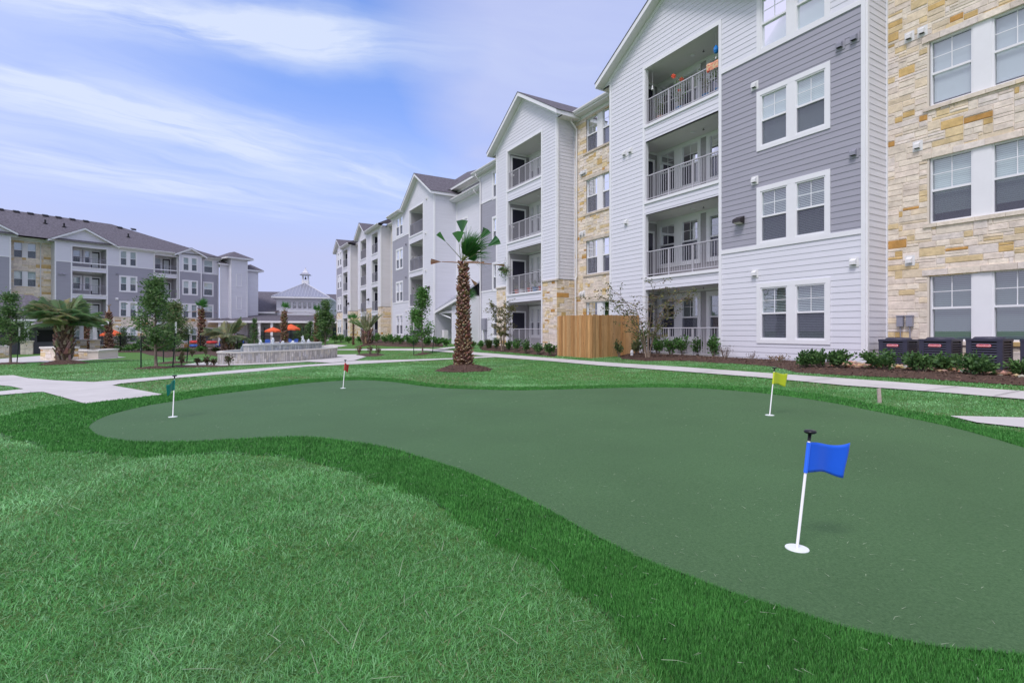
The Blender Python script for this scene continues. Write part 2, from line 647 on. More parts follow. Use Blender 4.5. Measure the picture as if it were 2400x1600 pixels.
APRON = gp([(-350, 879), (0, 881), (31, 880), (66, 887), (127, 892), (175, 894.5), (219, 896), (383, 883), (600, 864), (779, 851), (830, 846), (957, 843), (1067, 839.5), (1134, 835),
    (1161, 837.5), (1067, 841.8), (957, 847), (830, 854), (727, 859), (600, 871), (408, 887), (281, 900), (263, 904), (320, 914), (385, 926), (290, 937), (200, 947.5), (150, 933), (102, 919.6), (87, 919.6),
    (0, 927), (-350, 962), (-350, 948), (0, 918), (55, 912.7), (25, 906), (0, 904), (-350, 890)])
WALK = gp([(790, 818.8), (1000, 817.6), (1134, 827.5), (1312, 841.5), (1440, 851.5), (1590, 860.5), (1719, 870), (1980, 888.5), (2400, 919), (2800, 949), (3300, 990), (3300, 1035), (2800, 976),
    (2400, 938), (2190, 920), (1980, 905), (1782, 886), (1590, 871), (1400, 857), (1282, 846.5), (1200, 840.5), (1161, 837.5), (1134, 834.5), (1067, 827.5), (1000, 822.3), (790, 820.6)])
SPUR = gp([(1018, 818), (1050, 814.5), (1085, 811.2), (1104, 811), (1104, 813.2), (1072, 815.4), (1042, 819.6)])
POOLWALK = gp([(740, 809.5), (775, 807), (815, 809.5), (800, 812.5), (770, 813.5)])
PATIO = gp([(-300, 853), (0, 852), (93, 848.5), (150, 850.8), (210, 850.8), (168, 846.5), (253, 841), (296, 837.5), (250, 833.5), (93, 834), (0, 841), (-300, 846)])
CORNER = gp([(2223, 977), (2400, 981.5), (2700, 990), (2950, 1012), (2900, 1090), (2600, 1048), (2400, 1005), (2290, 993)])

# oval fountain
FC, FA, FB, FROT = np.array([-10.97, 24.83]), 3.71, 1.40, 1.30


def oval(c, a, b, rot, n=72, grow=0.0):
    th = np.linspace(0, 2 * math.pi, n, endpoint=False)
    x, y = (a + grow) * np.cos(th), (b + grow) * np.sin(th)
    return np.stack([c[0] + x * math.cos(rot) - y * math.sin(rot), c[1] + x * math.sin(rot) + y * math.cos(rot)], 1)


PLAZA = oval(FC, FA, FB, FROT, grow=1.25)
PLAZA_LINK = gp([(779, 851.2), (830, 846), (858, 837), (835, 831), (780, 832), (700, 848)])


def wall_pt(s, d):
    return A0 + s * uR + d * nR


# planting beds along the right building (outer edge measured, inner edge under the wall)
BED_A = np.array([gpt(*q) for q in [(1457, 841), (1515, 846.5), (1610, 846), (1680, 851), (1745, 854), (1814, 860), (1871, 874), (1920, 877), (1980, 880), (2171, 889), (2286, 897.5), (2400, 904), (2700, 925)]]
                 + [tuple(wall_pt(-7.5, -1.1)), tuple(wall_pt(-0.02, -1.1)), tuple(wall_pt(-0.02, 0.05)), tuple(wall_pt(10.0, 0.05))])
BED_C = np.array([gpt(*q) for q in [(1128, 820.5), (1180, 825), (1230, 829), (1280, 833.5), (1298, 836)]] + [tuple(wall_pt(14.2, -0.6)), tuple(wall_pt(14.6, 0.05)), tuple(wall_pt(20.9, 0.05)), tuple(wall_pt(25.2, -1.1))])
BED_F = np.array([gpt(*q) for q in [(868, 808.5), (900, 811), (950, 813), (1000, 814), (1040, 812.5)]] + [tuple(wall_pt(30.3, -0.2)), tuple(wall_pt(31.5, 0.05)), tuple(wall_pt(42.0, 0.05)), tuple(wall_pt(50, 0.05))])


def ring(px, py, rx, ry, seed, n=26):
    c = gpt(px, py)
    k = random.Random(seed)
    return np.array([(c[0] + rx * (1 + 0.12 * k.uniform(-1, 1)) * math.cos(2 * math.pi * i / n), c[1] + ry * (1 + 0.12 * k.uniform(-1, 1)) * math.sin(2 * math.pi * i / n)) for i in range(n)])


RINGS = {'palm': ring(1086, 868, 0.92, 0.92, 1), 'big': ring(150, 853, 0.85, 0.85, 2), 't1': ring(364, 863, 0.62, 0.62, 3), 't2': ring(408, 851, 0.7, 0.7, 4),
         't0': ring(22, 853, 0.7, 0.7, 5), 't3': ring(990, 830, 0.5, 0.6, 6), 'p5': ring(860, 809, 1.0, 1.0, 7)}
ROSES = [gp([(826, 833), (850, 829), (885, 828), (905, 832), (880, 835.5), (850, 835.5)]), gp([(385, 859), (420, 856.5), (470, 857), (525, 857), (545, 859.5), (470, 861), (420, 861.5)])]
POOLBED = gp([(330, 826), (350, 832), (390, 838), (430, 833), (480, 829), (510, 836), (520, 828), (600, 812), (740, 812), (740, 806), (600, 800), (430, 814), (330, 822), (262, 824), (262, 826)])


def material_lawn():
    m = bpy.data.materials.new('lawn')
    m.use_nodes = True
    nt = m.node_tree
    b = nt.nodes['Principled BSDF']
    b.inputs['Roughness'].default_value = 0.9
    b.inputs['Specular IOR Level'].default_value = 0.1
    tc = nt.nodes.new('ShaderNodeTexCoord')

    def noise(sc, det, rough=0.6, st=None):
        v = tc.outputs['Object']
        if st:
            mp = nt.nodes.new('ShaderNodeMapping')
            mp.inputs['Scale'].default_value = st
            nt.links.new(v, mp.inputs[0])
            v = mp.outputs[0]
        n = nt.nodes.new('ShaderNodeTexNoise')
        n.inputs['Scale'].default_value, n.inputs['Detail'].default_value, n.inputs['Roughness'].default_value = sc, det, rough
        nt.links.new(v, n.inputs['Vector'])
        return n.outputs['Fac']

    def ramp(f, stops):
        r = nt.nodes.new('ShaderNodeValToRGB')
        while len(r.color_ramp.elements) < len(stops):
            r.color_ramp.elements.new(0.5)
        for e, (p, c) in zip(r.color_ramp.elements, stops):
            e.position, e.color = p, (*c, 1)
        nt.links.new(f, r.inputs[0])
        return r.outputs[0]

    def mix(f, a, c):
        x = nt.nodes.new('ShaderNodeMix')
        x.data_type = 'RGBA'
        nt.links.new(f, x.inputs[0])
        nt.links.new(a, x.inputs[6])
        nt.links.new(c, x.inputs[7])
        return x.outputs[2]
    fine = ramp(noise(38, 5, 0.75), [(0.3, (0.055, 0.125, 0.030)), (0.55, (0.10, 0.22, 0.055)), (0.75, (0.16, 0.28, 0.09))])
    tufts = ramp(noise(3.2, 5, 0.7), [(0.35, (0.065, 0.155, 0.038)), (0.65, (0.14, 0.26, 0.075))])
    base = nt.nodes.new('ShaderNodeMix')
    base.data_type = 'RGBA'
    base.inputs[0].default_value = 0.45
    nt.links.new(fine, base.inputs[6])
    nt.links.new(tufts, base.inputs[7])
    straw = ramp(noise(0.75, 6, 0.68, (0.7, 1.6, 1)), [(0.56, (0, 0, 0)), (0.74, (1, 1, 1))])
    sc_ = nt.nodes.new('ShaderNodeMath')
    sc_.operation = 'MULTIPLY'
    sc_.inputs[1].default_value = 0.6
    nt.links.new(straw, sc_.inputs[0])
    dry = ramp(noise(25, 4), [(0.3, (0.18, 0.22, 0.075)), (0.7, (0.34, 0.33, 0.15))])
    nt.links.new(mix(sc_.outputs[0], base.outputs[2], dry), b.inputs['Base Color'])
    bp = nt.nodes.new('ShaderNodeBump')
    bp.inputs['Strength'].default_value, bp.inputs['Distance'].default_value = 0.7, 0.04
    nt.links.new(noise(30, 5, 0.8), bp.inputs['Height'])
    nt.links.new(bp.outputs[0], b.inputs['Normal'])
    MATS['lawn'] = m


def material_green():
    m = bpy.data.materials.new('putting_turf')
    m.use_nodes = True
    nt = m.node_tree
    b = nt.nodes['Principled BSDF']
    b.inputs['Roughness'].default_value = 0.75
    b.inputs['Specular IOR Level'].default_value = 0.25
    b.inputs['Sheen Weight'].default_value = 0.03
    b.inputs['Sheen Tint'].default_value = (0.7, 0.85, 0.75, 1)
    tc = nt.nodes.new('ShaderNodeTexCoord')
    n1 = nt.nodes.new('ShaderNodeTexNoise')
    n1.inputs['Scale'].default_value, n1.inputs['Detail'].default_value, n1.inputs['Roughness'].default_value = 180, 3, 0.8
    n2 = nt.nodes.new('ShaderNodeTexNoise')
    n2.inputs['Scale'].default_value, n2.inputs['Detail'].default_value = 0.8, 4
    for n in (n1, n2):
        nt.links.new(tc.outputs['Object'], n.inputs['Vector'])
    n3 = nt.nodes.new('ShaderNodeTexNoise')
    n3.inputs['Scale'].default_value, n3.inputs['Detail'].default_value, n3.inputs['Roughness'].default_value = 60, 4, 0.85
    nt.links.new(tc.outputs['Object'], n3.inputs['Vector'])
    av = nt.nodes.new('ShaderNodeMix')
    av.inputs[0].default_value = 0.5
    nt.links.new(n1.outputs['Fac'], av.inputs[2])
    nt.links.new(n3.outputs['Fac'], av.inputs[3])
    r1 = nt.nodes.new('ShaderNodeValToRGB')
    for e, (p, c) in zip(r1.color_ramp.elements, [(0.36, (0.030, 0.084, 0.026)), (0.66, (0.104, 0.200, 0.082))]):
        e.position, e.color = p, (*c, 1)
    nt.links.new(av.outputs[0], r1.inputs[0])
    mr = nt.nodes.new('ShaderNodeMapRange')
    mr.inputs[3].default_value, mr.inputs[4].default_value = 0.78, 1.22
    nt.links.new(n2.outputs['Fac'], mr.inputs[0])
    mx = nt.nodes.new('ShaderNodeVectorMath')
    mx.operation = 'SCALE'
    nt.links.new(r1.outputs[0], mx.inputs[0])
    nt.links.new(mr.outputs[0], mx.inputs['Scale'])
    nt.links.new(mx.outputs[0], b.inputs['Base Color'])
    bp = nt.nodes.new('ShaderNodeBump')
    bp.inputs['Strength'].default_value, bp.inputs['Distance'].default_value = 0.7, 0.008
    nt.links.new(av.outputs[0], bp.inputs['Height'])
    nt.links.new(bp.outputs[0], b.inputs['Normal'])
    MATS['putting_turf'] = m


material_lawn()
material_green()
mat('fringe_turf', (0.035, 0.10, 0.025), 0.9, var=0.4, vs=60, bump=0.5, bs=120)
mat('mulch', (0.085, 0.050, 0.036), 0.95, var=0.6, vs=28, bump=0.9, bs=45, det=8)


def build_ground():
    # one sheet to the horizon: fine near the camera, coarse far away
    xs = np.concatenate([[-3000, -1200, -500, -260, -170], np.arange(-130, 60.1, 1.0), [80, 130, 260, 700, 3000]])
    ys = np.concatenate([[-3000, -700, -150, -40, -15, -6], np.arange(-4, 110.1, 1.0), [130, 180, 300, 700, 1500, 4000]])
    X, Y = np.meshgrid(xs, ys)
    Z = gz(X, Y)
    mb = MB()
    nx = len(xs)
    mb.v = [tuple(q) for q in np.stack([X.ravel(), Y.ravel(), Z.ravel()], 1)]
    for j in range(len(ys) - 1):
        for i in range(nx - 1):
            mb.f.append((j * nx + i, j * nx + i + 1, (j + 1) * nx + i + 1, (j + 1) * nx + i))
            mb.m.append(0)
            mb.c.append(None)
    struct(mb.build('ground', 'lawn', smooth=True))
    struct(sheet('fringe_ground', [FRINGE], 0.006, 'fringe_turf', 0.5))
    struct(sheet('putting_green', [GREEN], 0.014, 'putting_turf', 0.4))
    struct(sheet('concrete_path', [APRON], 0.016, 'concrete', 0.7))
    struct(sheet('sidewalk', [WALK], 0.022, 'concrete', 0.7))
    struct(sheet('door_path', [SPUR], 0.028, 'concrete', 0.7))
    struct(sheet('pool_path', [POOLWALK], 0.016, 'concrete', 0.7))
    struct(sheet('patio_paving', [PATIO], 0.016, 'concrete', 0.7))
    struct(sheet('corner_paving', [CORNER], 0.020, 'concrete', 0.7))
    struct(sheet('fountain_plaza', [PLAZA], 0.024, 'concrete', 0.7))
    struct(sheet('plaza_link', [PLAZA_LINK], 0.030, 'concrete', 0.7))
    # control joints of the walks: thin dark strips across
    mb = MB()

    def joint(a, b, w=0.02, dz=0.034):
        a, b = np.array(a), np.array(b)
        t = (b - a) / np.linalg.norm(b - a)
        nn = np.array([-t[1], t[0]]) * w / 2
        q = [a - nn, b - nn, b + nn, a + nn]
        mb.quad(*[(p[0], p[1], grnd(*p) + dz) for p in q])
    for pxa, pya, pxb, pyb in [(2248, 908.2, 2170, 918.3), (1960, 887.3, 1880, 896.8), (1700, 868.8, 1640, 874.6), (1520, 856.2, 1470, 861.6), (1370, 846, 1320, 850.2), (1220, 834.2, 1195, 840),
                               (1540 - 200, 843.7, 1300, 848.2), (2390, 918.5, 2330, 931.3)]:
        joint(gpt(pxa, pya), gpt(pxb, pyb))
    for pxa, pya, pxb, pyb in [(281, 900.5, 408, 883.5), (262, 904, 120, 918)]:
        joint(gpt(pxa, pya), gpt(pxb, pyb), 0.014)
    struct(mb.build('path_joints', 'joint_dark'))

    def mound(h, poly):
        p = np.asarray(poly)

        def f(x, y):
            x, y = np.asarray(x, float), np.asarray(y, float)
            dist = np.full(x.shape, 1e9)
            for i in range(len(p)):
                a, b = p[i], p[(i + 1) % len(p)]
                ab = b - a
                t = np.clip(((x - a[0]) * ab[0] + (y - a[1]) * ab[1]) / max(1e-9, ab @ ab), 0, 1)
                dist = np.minimum(dist, np.hypot(x - a[0] - t * ab[0], y - a[1] - t * ab[1]))
            return gz(x, y) + h * np.minimum(1, dist / 0.45) + np.where(dist > .02, 0.035 * (fbm(x, y, 6, 5) - 0.5), 0)
        return f
    global bed_height
    beds = [(BED_A, 0.085), (BED_C, 0.08), (BED_F, 0.08), (ROSES[0], 0.05), (ROSES[1], 0.05), (POOLBED, 0.05)]
    for p, h in beds:
        struct(sheet('mulch_bed', [p], 0.012, 'mulch', 0.14 if len(p) > 10 and h > .06 else 0.3, zfun=mound(h, p)))
    for k, p in RINGS.items():
        struct(sheet('mulch_ring', [p], 0.012, 'mulch', 0.09, zfun=mound(0.16 if k in ('palm', 'big') else 0.07, p)))
    # loose bark chips over the nearer beds
    ch = []
    for p, h, dens in [(BED_A, 0.085, 170), (BED_C, 0.08, 70), (RINGS['palm'], 0.16, 260), (RINGS['big'], 0.16, 120), (RINGS['t1'], .07, 120)]:
        p = np.asarray(p)
        x0, y0 = p.min(0)
        x1, y1 = p.max(0)
        n = int((x1 - x0) * (y1 - y0) * dens)
        x, y = nrs.uniform(x0, x1, n), nrs.uniform(y0, y1, n)
        k = inpoly(x, y, p)
        x, y = x[k], y[k]
        ch.append(np.stack([x, y, mound(h, p)(x, y) + 0.015], 1))
    c = np.concatenate(ch)
    n = len(c)
    L, Wd = nrs.uniform(0.025, 0.08, n), nrs.uniform(0.008, 0.022, n)
    th, tl = nrs.uniform(0, 2 * math.pi, n), nrs.uniform(-0.5, 0.5, n)
    ax = np.stack([np.cos(th) * np.cos(tl), np.sin(th) * np.cos(tl), np.sin(tl)], 1)
    bx = np.stack([-np.sin(th), np.cos(th), nrs.uniform(-.6, .6, n)], 1)
    vs = np.stack([c - ax * L[:, None] / 2 - bx * Wd[:, None] / 2, c + ax * L[:, None] / 2 - bx * Wd[:, None] / 2, c + ax * L[:, None] / 2 + bx * Wd[:, None] / 2, c - ax * L[:, None] / 2 + bx * Wd[:, None] / 2], 1).reshape(-1, 3)
    i = np.arange(n)[:, None] * 4
    tris = np.concatenate([i + [0, 1, 2], i + [0, 2, 3]], 1).reshape(-1, 3)
    pal = np.array([(0.10, 0.055, 0.04), (0.16, 0.09, 0.06), (0.05, 0.03, 0.025), (0.26, 0.17, 0.12), (0.13, 0.08, 0.07)])
    tone = np.repeat(pal[nrs.randint(0, 5, n)] * nrs.uniform(.7, 1.2, (n, 1)), 2, 0)
    stuff(fast_mesh('bark_chips', vs, tris, tone, 'chip'))


build_ground()


# ------------------------------------------------------------------ walls, windows, roofs (local frame: x along the front, y outward, z up)
class Pl:
    """a wall plane: origin o, horizontal direction a, outward normal b"""
    def __init__(self, o, a=(1, 0), b=(0, 1)):
        self.o, self.a, self.b = np.array(o, float), np.array(a, float), np.array(b, float)

    def P(self, t, z, out=0.0):
        p = self.o + self.a * t + self.b * out
        return (p[0], p[1], z)

    def back(self, d):
        return Pl(self.o - self.b * d, self.a, self.b)


def pbox(mb, pl, t0, t1, z0, z1, o0, o1, mi=0, col=None):
    mb.hexa([pl.P(t0, z0, o0), pl.P(t1, z0, o0), pl.P(t1, z0, o1), pl.P(t0, z0, o1), pl.P(t0, z1, o0), pl.P(t1, z1, o0), pl.P(t1, z1, o1), pl.P(t0, z1, o1)], mi, col)


def spans(t0, t1, cuts):
    out, x = [], t0
    for a, b in sorted(cuts):
        if a > x:
            out.append((x, min(a, t1)))
        x = max(x, b)
        if x >= t1:
            break
    if x < t1:
        out.append((x, t1))
    return [(a, b) for a, b in out if b - a > 1e-4]


def lap(mb, pl, t0, t1, z0, z1, holes=(), mi=0, clip=None, e=0.1778, lip=0.012):
    """lap siding: every course a slanted board with a real lip below"""
    zb = 0.05
    k = int(math.floor((z0 - zb) / e + 1e-6))
    while zb + k * e < z1 - 1e-6:
        c0 = zb + k * e
        a0, a1 = max(z0, c0), min(z1, c0 + e)
        cz = sorted({a0, a1} | {h[i] for h in holes for i in (2, 3) if a0 < h[i] < a1})
        for lo, hi in zip(cz[:-1], cz[1:]):
            if hi - lo < 1e-4:
                continue
            mid = (lo + hi) / 2
            L0_, L1_, H0_, H1_ = t0, t1, t0, t1
            if clip:
                ap, za, sl = clip
                wl_, wh_ = (za - lo) / sl, (za - hi) / sl
                L0_, L1_ = max(t0, ap - wl_), min(t1, ap + wl_)
                H0_, H1_ = max(t0, ap - wh_), min(t1, ap + wh_)
                if H1_ < H0_:
                    H0_ = H1_ = (H0_ + H1_) / 2
                if L1_ - L0_ < 1e-3:
                    continue
            cuts = [(h[0], h[1]) for h in holes if h[2] < mid < h[3]]
            ol, oh = lip * (1 - (lo - c0) / e) + 0.001, lip * (1 - (hi - c0) / e) + 0.001
            for a, b in spans(L0_, L1_, cuts):
                ha = H0_ if abs(a - L0_) < 1e-6 else a
                hb = H1_ if abs(b - L1_) < 1e-6 else b
                mb.quad(pl.P(a, lo, ol), pl.P(b, lo, ol), pl.P(hb, hi, oh), pl.P(ha, hi, oh), mi)
                if abs(lo - a0) < 1e-6:
                    mb.quad(pl.P(a, lo, -0.004), pl.P(b, lo, -0.004), pl.P(b, lo, ol), pl.P(a, lo, ol), mi)
        k += 1


STONES = [((0.80, 0.71, 0.60), 40), ((0.78, 0.68, 0.59), 26), ((0.76, 0.64, 0.48), 18), ((0.72, 0.57, 0.34), 11), ((0.64, 0.45, 0.20), 5), ((0.54, 0.30, 0.10), 3), ((0.79, 0.71, 0.65), 14)]
SPICK = [c for c, w in STONES for _ in range(w)]


def ashlar(mb, pl, t0, t1, z0, z1, holes=(), seed=1, cell=(0.095, 0.0775), big=1.0, mi=0, mim=1):
    """random coursed limestone: every stone its own raised block with its own tone"""
    k = random.Random(seed)
    cw, chh = cell
    nx, nz = max(1, int(round((t1 - t0) / cw))), max(1, int(round((z1 - z0) / chh)))
    cw, chh = (t1 - t0) / nx, (z1 - z0) / nz
    used = np.zeros((nx, nz), bool)
    for h in holes:
        i0, i1 = int(round((h[0] - t0) / cw)), int(round((h[1] - t0) / cw))
        j0, j1 = int(round((h[2] - z0) / chh)), int(round((h[3] - z0) / chh))
        used[max(i0, 0):max(i1, 0), max(j0, 0):max(j1, 0)] = True
    # mortar bed behind, leaving the openings free
    zc = sorted({z0, z1} | {v for h in holes for v in h[2:] if z0 < v < z1})
    for lo, hi in zip(zc[:-1], zc[1:]):
        for a, b in spans(t0, t1, [(h[0], h[1]) for h in holes if h[2] < (lo + hi) / 2 < h[3]]):
            mb.quad(pl.P(a, lo, 0), pl.P(b, lo, 0), pl.P(b, hi, 0), pl.P(a, hi, 0), mim, (0.66, 0.6, 0.53))
    for j in range(nz):
        for i in range(nx):
            if used[i, j]:
                continue
            w = int(k.choice([2, 3, 3, 4, 4, 5, 6, 7, 8]) * big)
            h = k.choice([1, 1, 2, 2, 2, 2, 3])
            w = min(w, nx - i)
            h = min(h, nz - j)
            ww = 0
            while ww < w and not used[i + ww, j]:
                ww += 1
            w = max(1, ww)
            if i + w + 1 == nx:
                w += 1 if not used[nx - 1, j] else 0
            while h > 1 and used[i:i + w, j:j + h].any():
                h -= 1
            used[i:i + w, j:j + h] = True
            g = 0.005
            a, b, c, d = t0 + i * cw + g, t0 + (i + w) * cw - g, z0 + j * chh + g, z0 + (j + h) * chh - g
            o = k.uniform(0.008, 0.020)
            q = [k.uniform(-0.004, 0.004) for _ in range(4)]
            base = k.choice(SPICK)
            f = k.uniform(0.9, 1.08)
            col = tuple(x * f for x in base)
            e = min(0.012, (b - a) / 5)
            F4 = [pl.P(a + e, c + e, o + q[0]), pl.P(b - e, c + e, o + q[1]), pl.P(b - e, d - e, o + q[2]), pl.P(a + e, d - e, o + q[3])]
            B4 = [pl.P(a, c, 0), pl.P(b, c, 0), pl.P(b, d, 0), pl.P(a, d, 0)]
            mb.add(B4 + F4, [(4, 5, 6, 7), (0, 1, 5, 4), (1, 2, 6, 5), (2, 3, 7, 6), (3, 0, 4, 7)], mi, col)


def window(parent, pl, units, z0, z1, trim='board', blind='closed', screen=True, grid=True, name='window', single=False, glassd=0.0):
    """double-hung units side by side; parts: the frame mesh > pane, blind, insect screen"""
    fr, pn, bl, scn, rm = MB(), MB(), MB(), MB(), MB()
    units = sorted(units)
    u0, u1 = units[0][0], units[-1][1]
    if trim == 'board':
        T = 0.13
        pbox(fr, pl, u0 - T, u0, z0 - 0.13, z1 + 0.15, -0.02, 0.036)
        pbox(fr, pl, u1, u1 + T, z0 - 0.13, z1 + 0.15, -0.02, 0.036)
        pbox(fr, pl, u0, u1, z1, z1 + 0.15, -0.02, 0.034)
        pbox(fr, pl, u0, u1, z0 - 0.13, z0, -0.02, 0.034)
    inset = 0.0 if trim == 'board' else 0.055
    for a, b in zip(units[:-1], units[1:]):
        pbox(fr, pl, a[1], b[0], z0, z1, -0.06, 0.032 - inset)
    for (a, b) in units:
        w = 0.042
        o1 = 0.014 - inset
        pbox(fr, pl, a, a + w, z0, z1, -0.12, o1)
        pbox(fr, pl, b - w, b, z0, z1, -0.12, o1)
        pbox(fr, pl, a + w, b - w, z1 - w, z1, -0.12, o1 - 0.001)
        pbox(fr, pl, a + w, b - w, z0, z0 + w + 0.01, -0.12, o1 - 0.001)
        zm = (z0 + z1) / 2
        pbox(fr, pl, a + w, b - w, zm - 0.028, zm + 0.028, -0.10, o1 - 0.012)
        ga, gb = a + w, b - w
        oo = -0.045 - inset
        if grid:
            mz = (zm + z1) / 2
            pbox(fr, pl, (ga + gb) / 2 - 0.010, (ga + gb) / 2 + 0.010, zm, z1 - w, oo + 0.004, oo + 0.010)
            pbox(fr, pl, ga, gb, mz - 0.009, mz + 0.009, oo + 0.003, oo + 0.009)
        pn.quad(pl.P(ga, zm, oo), pl.P(gb, zm, oo), pl.P(gb, z1 - w, oo), pl.P(ga, z1 - w, oo))
        pn.quad(pl.P(ga, z0 + w, oo - 0.02), pl.P(gb, z0 + w, oo - 0.02), pl.P(gb, zm, oo - 0.02), pl.P(ga, zm, oo - 0.02))
        if screen:
            scn.quad(pl.P(ga, z0 + w, oo + 0.02), pl.P(gb, z0 + w, oo + 0.02), pl.P(gb, zm, oo + 0.02), pl.P(ga, zm, oo + 0.02))
        bo = oo - 0.07
        zb = {'closed': z0 + w, 'dim': z0 + w, 'open': z0 + w, 'shade': z0 + w + 0.12, 'half': zm + 0.1, 'none': None, 'three': z0 + 0.3}[blind]
        if zb is not None:
            bl.quad(pl.P(ga, zb, bo), pl.P(gb, zb, bo), pl.P(gb, z1 - w, bo), pl.P(ga, z1 - w, bo))
            pbox(bl, pl, ga, gb, zb - 0.03, zb, bo - 0.01, bo + 0.012)
        d0, d1 = bo - 0.05, bo - 0.55
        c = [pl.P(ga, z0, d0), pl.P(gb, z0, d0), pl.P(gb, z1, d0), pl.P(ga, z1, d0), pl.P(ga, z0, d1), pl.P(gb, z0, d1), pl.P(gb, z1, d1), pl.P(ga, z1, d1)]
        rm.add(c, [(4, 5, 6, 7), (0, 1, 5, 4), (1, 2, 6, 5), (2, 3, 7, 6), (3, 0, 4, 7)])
    bm = {'closed': 'blind_closed', 'dim': 'blind_dim', 'open': 'blind_open', 'shade': 'shade_white', 'half': 'blind_open', 'none': 'blind_open', 'three': 'blind_closed'}[blind]
    if single:
        mats = ['white_trim', 'window_glass', bm, 'insect_screen', 'dark_room']
        for i, q in enumerate((pn, bl, scn, rm)):
            fr.add(q.v, q.f, i + 1)
        return fr.build(name, mats, parent)
    w = fr.build(name, 'white_trim', parent)
    pn.build('pane', 'window_glass', w)
    if bl.f:
        bl.build('blind', bm, w)
    if scn.f:
        scn.build('insect_screen', 'insect_screen', w)
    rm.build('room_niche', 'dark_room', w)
    return w


def railing(parent, pl, t0, t1, z0, h=1.05, out=-0.07, m='rail_paint', posts=3, sp=0.112):
    mb = MB()
    pbox(mb, pl, t0, t1, z0 + h - 0.04, z0 + h, out - 0.025, out + 0.025)
    pbox(mb, pl, t0, t1, z0 + 0.07, z0 + 0.10, out - 0.016, out + 0.016)
    n = int((t1 - t0) / sp)
    for i in range(1, n):
        t = t0 + (t1 - t0) * i / n
        pbox(mb, pl, t - 0.008, t + 0.008, z0 + 0.10, z0 + h - 0.04, out - 0.008, out + 0.008)
    for i in range(posts + 1):
        t = t0 + 0.03 + (t1 - t0 - 0.06) * i / posts
        pbox(mb, pl, t - 0.02, t + 0.02, z0, z0 + h - 0.042, out - 0.0205, out + 0.0205)
    return mb.build('railing', m, parent)


def balcony(parent, pl, t0, t1, z0, z1, depth=1.5, wins=(), door='left', blind='half', rail='rail_paint', black=False, rposts=3, sp=0.112, grid=True, inner=None):
    """a recessed balcony: shell > railing, windows, door"""
    sh = MB()
    bk = pl.back(depth)
    wl_ = [(a, b, z0 + zl, z0 + zh) for (a, b, zl, zh) in wins]
    ti = inner or (t0, t1)
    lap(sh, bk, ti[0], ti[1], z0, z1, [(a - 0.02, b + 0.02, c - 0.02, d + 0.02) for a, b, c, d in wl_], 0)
    o0, o1 = t0, t1
    if inner:
        t0, t1 = inner
        for a, b in ((t0, o0), (o1, t1)):
            if b - a > 0.01:
                sh.quad(pl.P(a, z0, -0.14), pl.P(b, z0, -0.14), pl.P(b, z1, -0.14), pl.P(a, z1, -0.14), 0)
    hiw = Pl(pl.P(t1, 0)[:2], -pl.b, -pl.a)
    low = Pl(pl.P(t0, 0)[:2], -pl.b, pl.a)
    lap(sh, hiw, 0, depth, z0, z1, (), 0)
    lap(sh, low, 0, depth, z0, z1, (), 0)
    P = pl.P
    sh.quad(P(t0, z1, 0), P(t1, z1, 0), P(t1, z1, -depth), P(t0, z1, -depth), 1)
    sh.quad(P(t0, z0, 0), P(t1, z0, 0), P(t1, z0, -depth), P(t0, z0, -depth), 2)
    pbox(sh, pl, t0 + 0.02, t1 - 0.02, z1 - 0.09, z1 - 0.002, -depth + 0.02, -depth + 0.05, 3)
    pbox(sh, pl, t1 - 0.05, t1 - 0.018, z1 - 0.09, z1 - 0.003, -depth + 0.05, -0.02, 3)
    # ceiling light and sprinkler head
    tm = (t0 + t1) / 2
    sh.lathe([(0.09, 0), (0.09, -0.02), (0.05, -0.035)], 12, 3, c=P(tm - 0.35, z1 - 0.001, -depth * 0.55))
    sh.lathe([(0.012, 0), (0.012, -0.05), (0.04, -0.055), (0.04, -0.062)], 8, 4, c=P(tm - 0.8, z1 - 0.001, -depth * 0.6))
    # white reveal lining the opening
    t0, t1 = o0, o1
    pbox(sh, pl, t1 - 0.022, t1 + 0.001, z0, z1, -0.16, 0.012, 3)
    pbox(sh, pl, t0 - 0.001, t0 + 0.022, z0, z1, -0.16, 0.012, 3)
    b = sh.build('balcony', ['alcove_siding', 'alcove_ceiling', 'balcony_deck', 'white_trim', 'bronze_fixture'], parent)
    railing(b, pl, t0 + 0.024, t1 - 0.024, z0 + 0.03, m=rail, posts=rposts, sp=sp)
    for (a, bb, c, d) in wl_:
        n = 1 if bb - a < 1.15 else 2
        if n == 1:
            us = [(a + 0.1, bb - 0.1)]
        else:
            w = (bb - a - 0.2 - 0.34) / 2
            us = [(a + 0.1, a + 0.1 + w), (bb - 0.1 - w, bb - 0.1)]
        window(b, bk, us, c + 0.1, d - 0.12, 'board', blind, single=True, grid=grid)
    def dr(dpl, a, w=0.86, h=2.05, glassy=False):
        d = MB()
        pbox(d, dpl, a - 0.1, a, z0, z0 + h + 0.1, 0, 0.045, 0)
        pbox(d, dpl, a + w, a + w + 0.1, z0, z0 + h + 0.1, 0, 0.045, 0)
        pbox(d, dpl, a, a + w, z0 + h, z0 + h + 0.1, 0, 0.044, 0)
        pbox(d, dpl, a, a + w, z0, z0 + h, 0, 0.026, 1)
        if glassy:
            pbox(d, dpl, a + 0.13, a + w - 0.13, z0 + 0.2, z0 + h - 0.16, 0.026, 0.032, 2)
        pbox(d, dpl, a + 0.05, a + 0.09, z0 + 0.95, z0 + 1.05, 0.026, 0.075, 3)
        d.build('door', ['white_trim', 'black_metal' if glassy else 'navy_door', 'blind_closed', 'vent_white'], b)
    if door == 'left':
        dr(hiw, 0.32)
    elif door == 'back':
        dr(bk, t0 + 0.25, glassy=True)
    return b


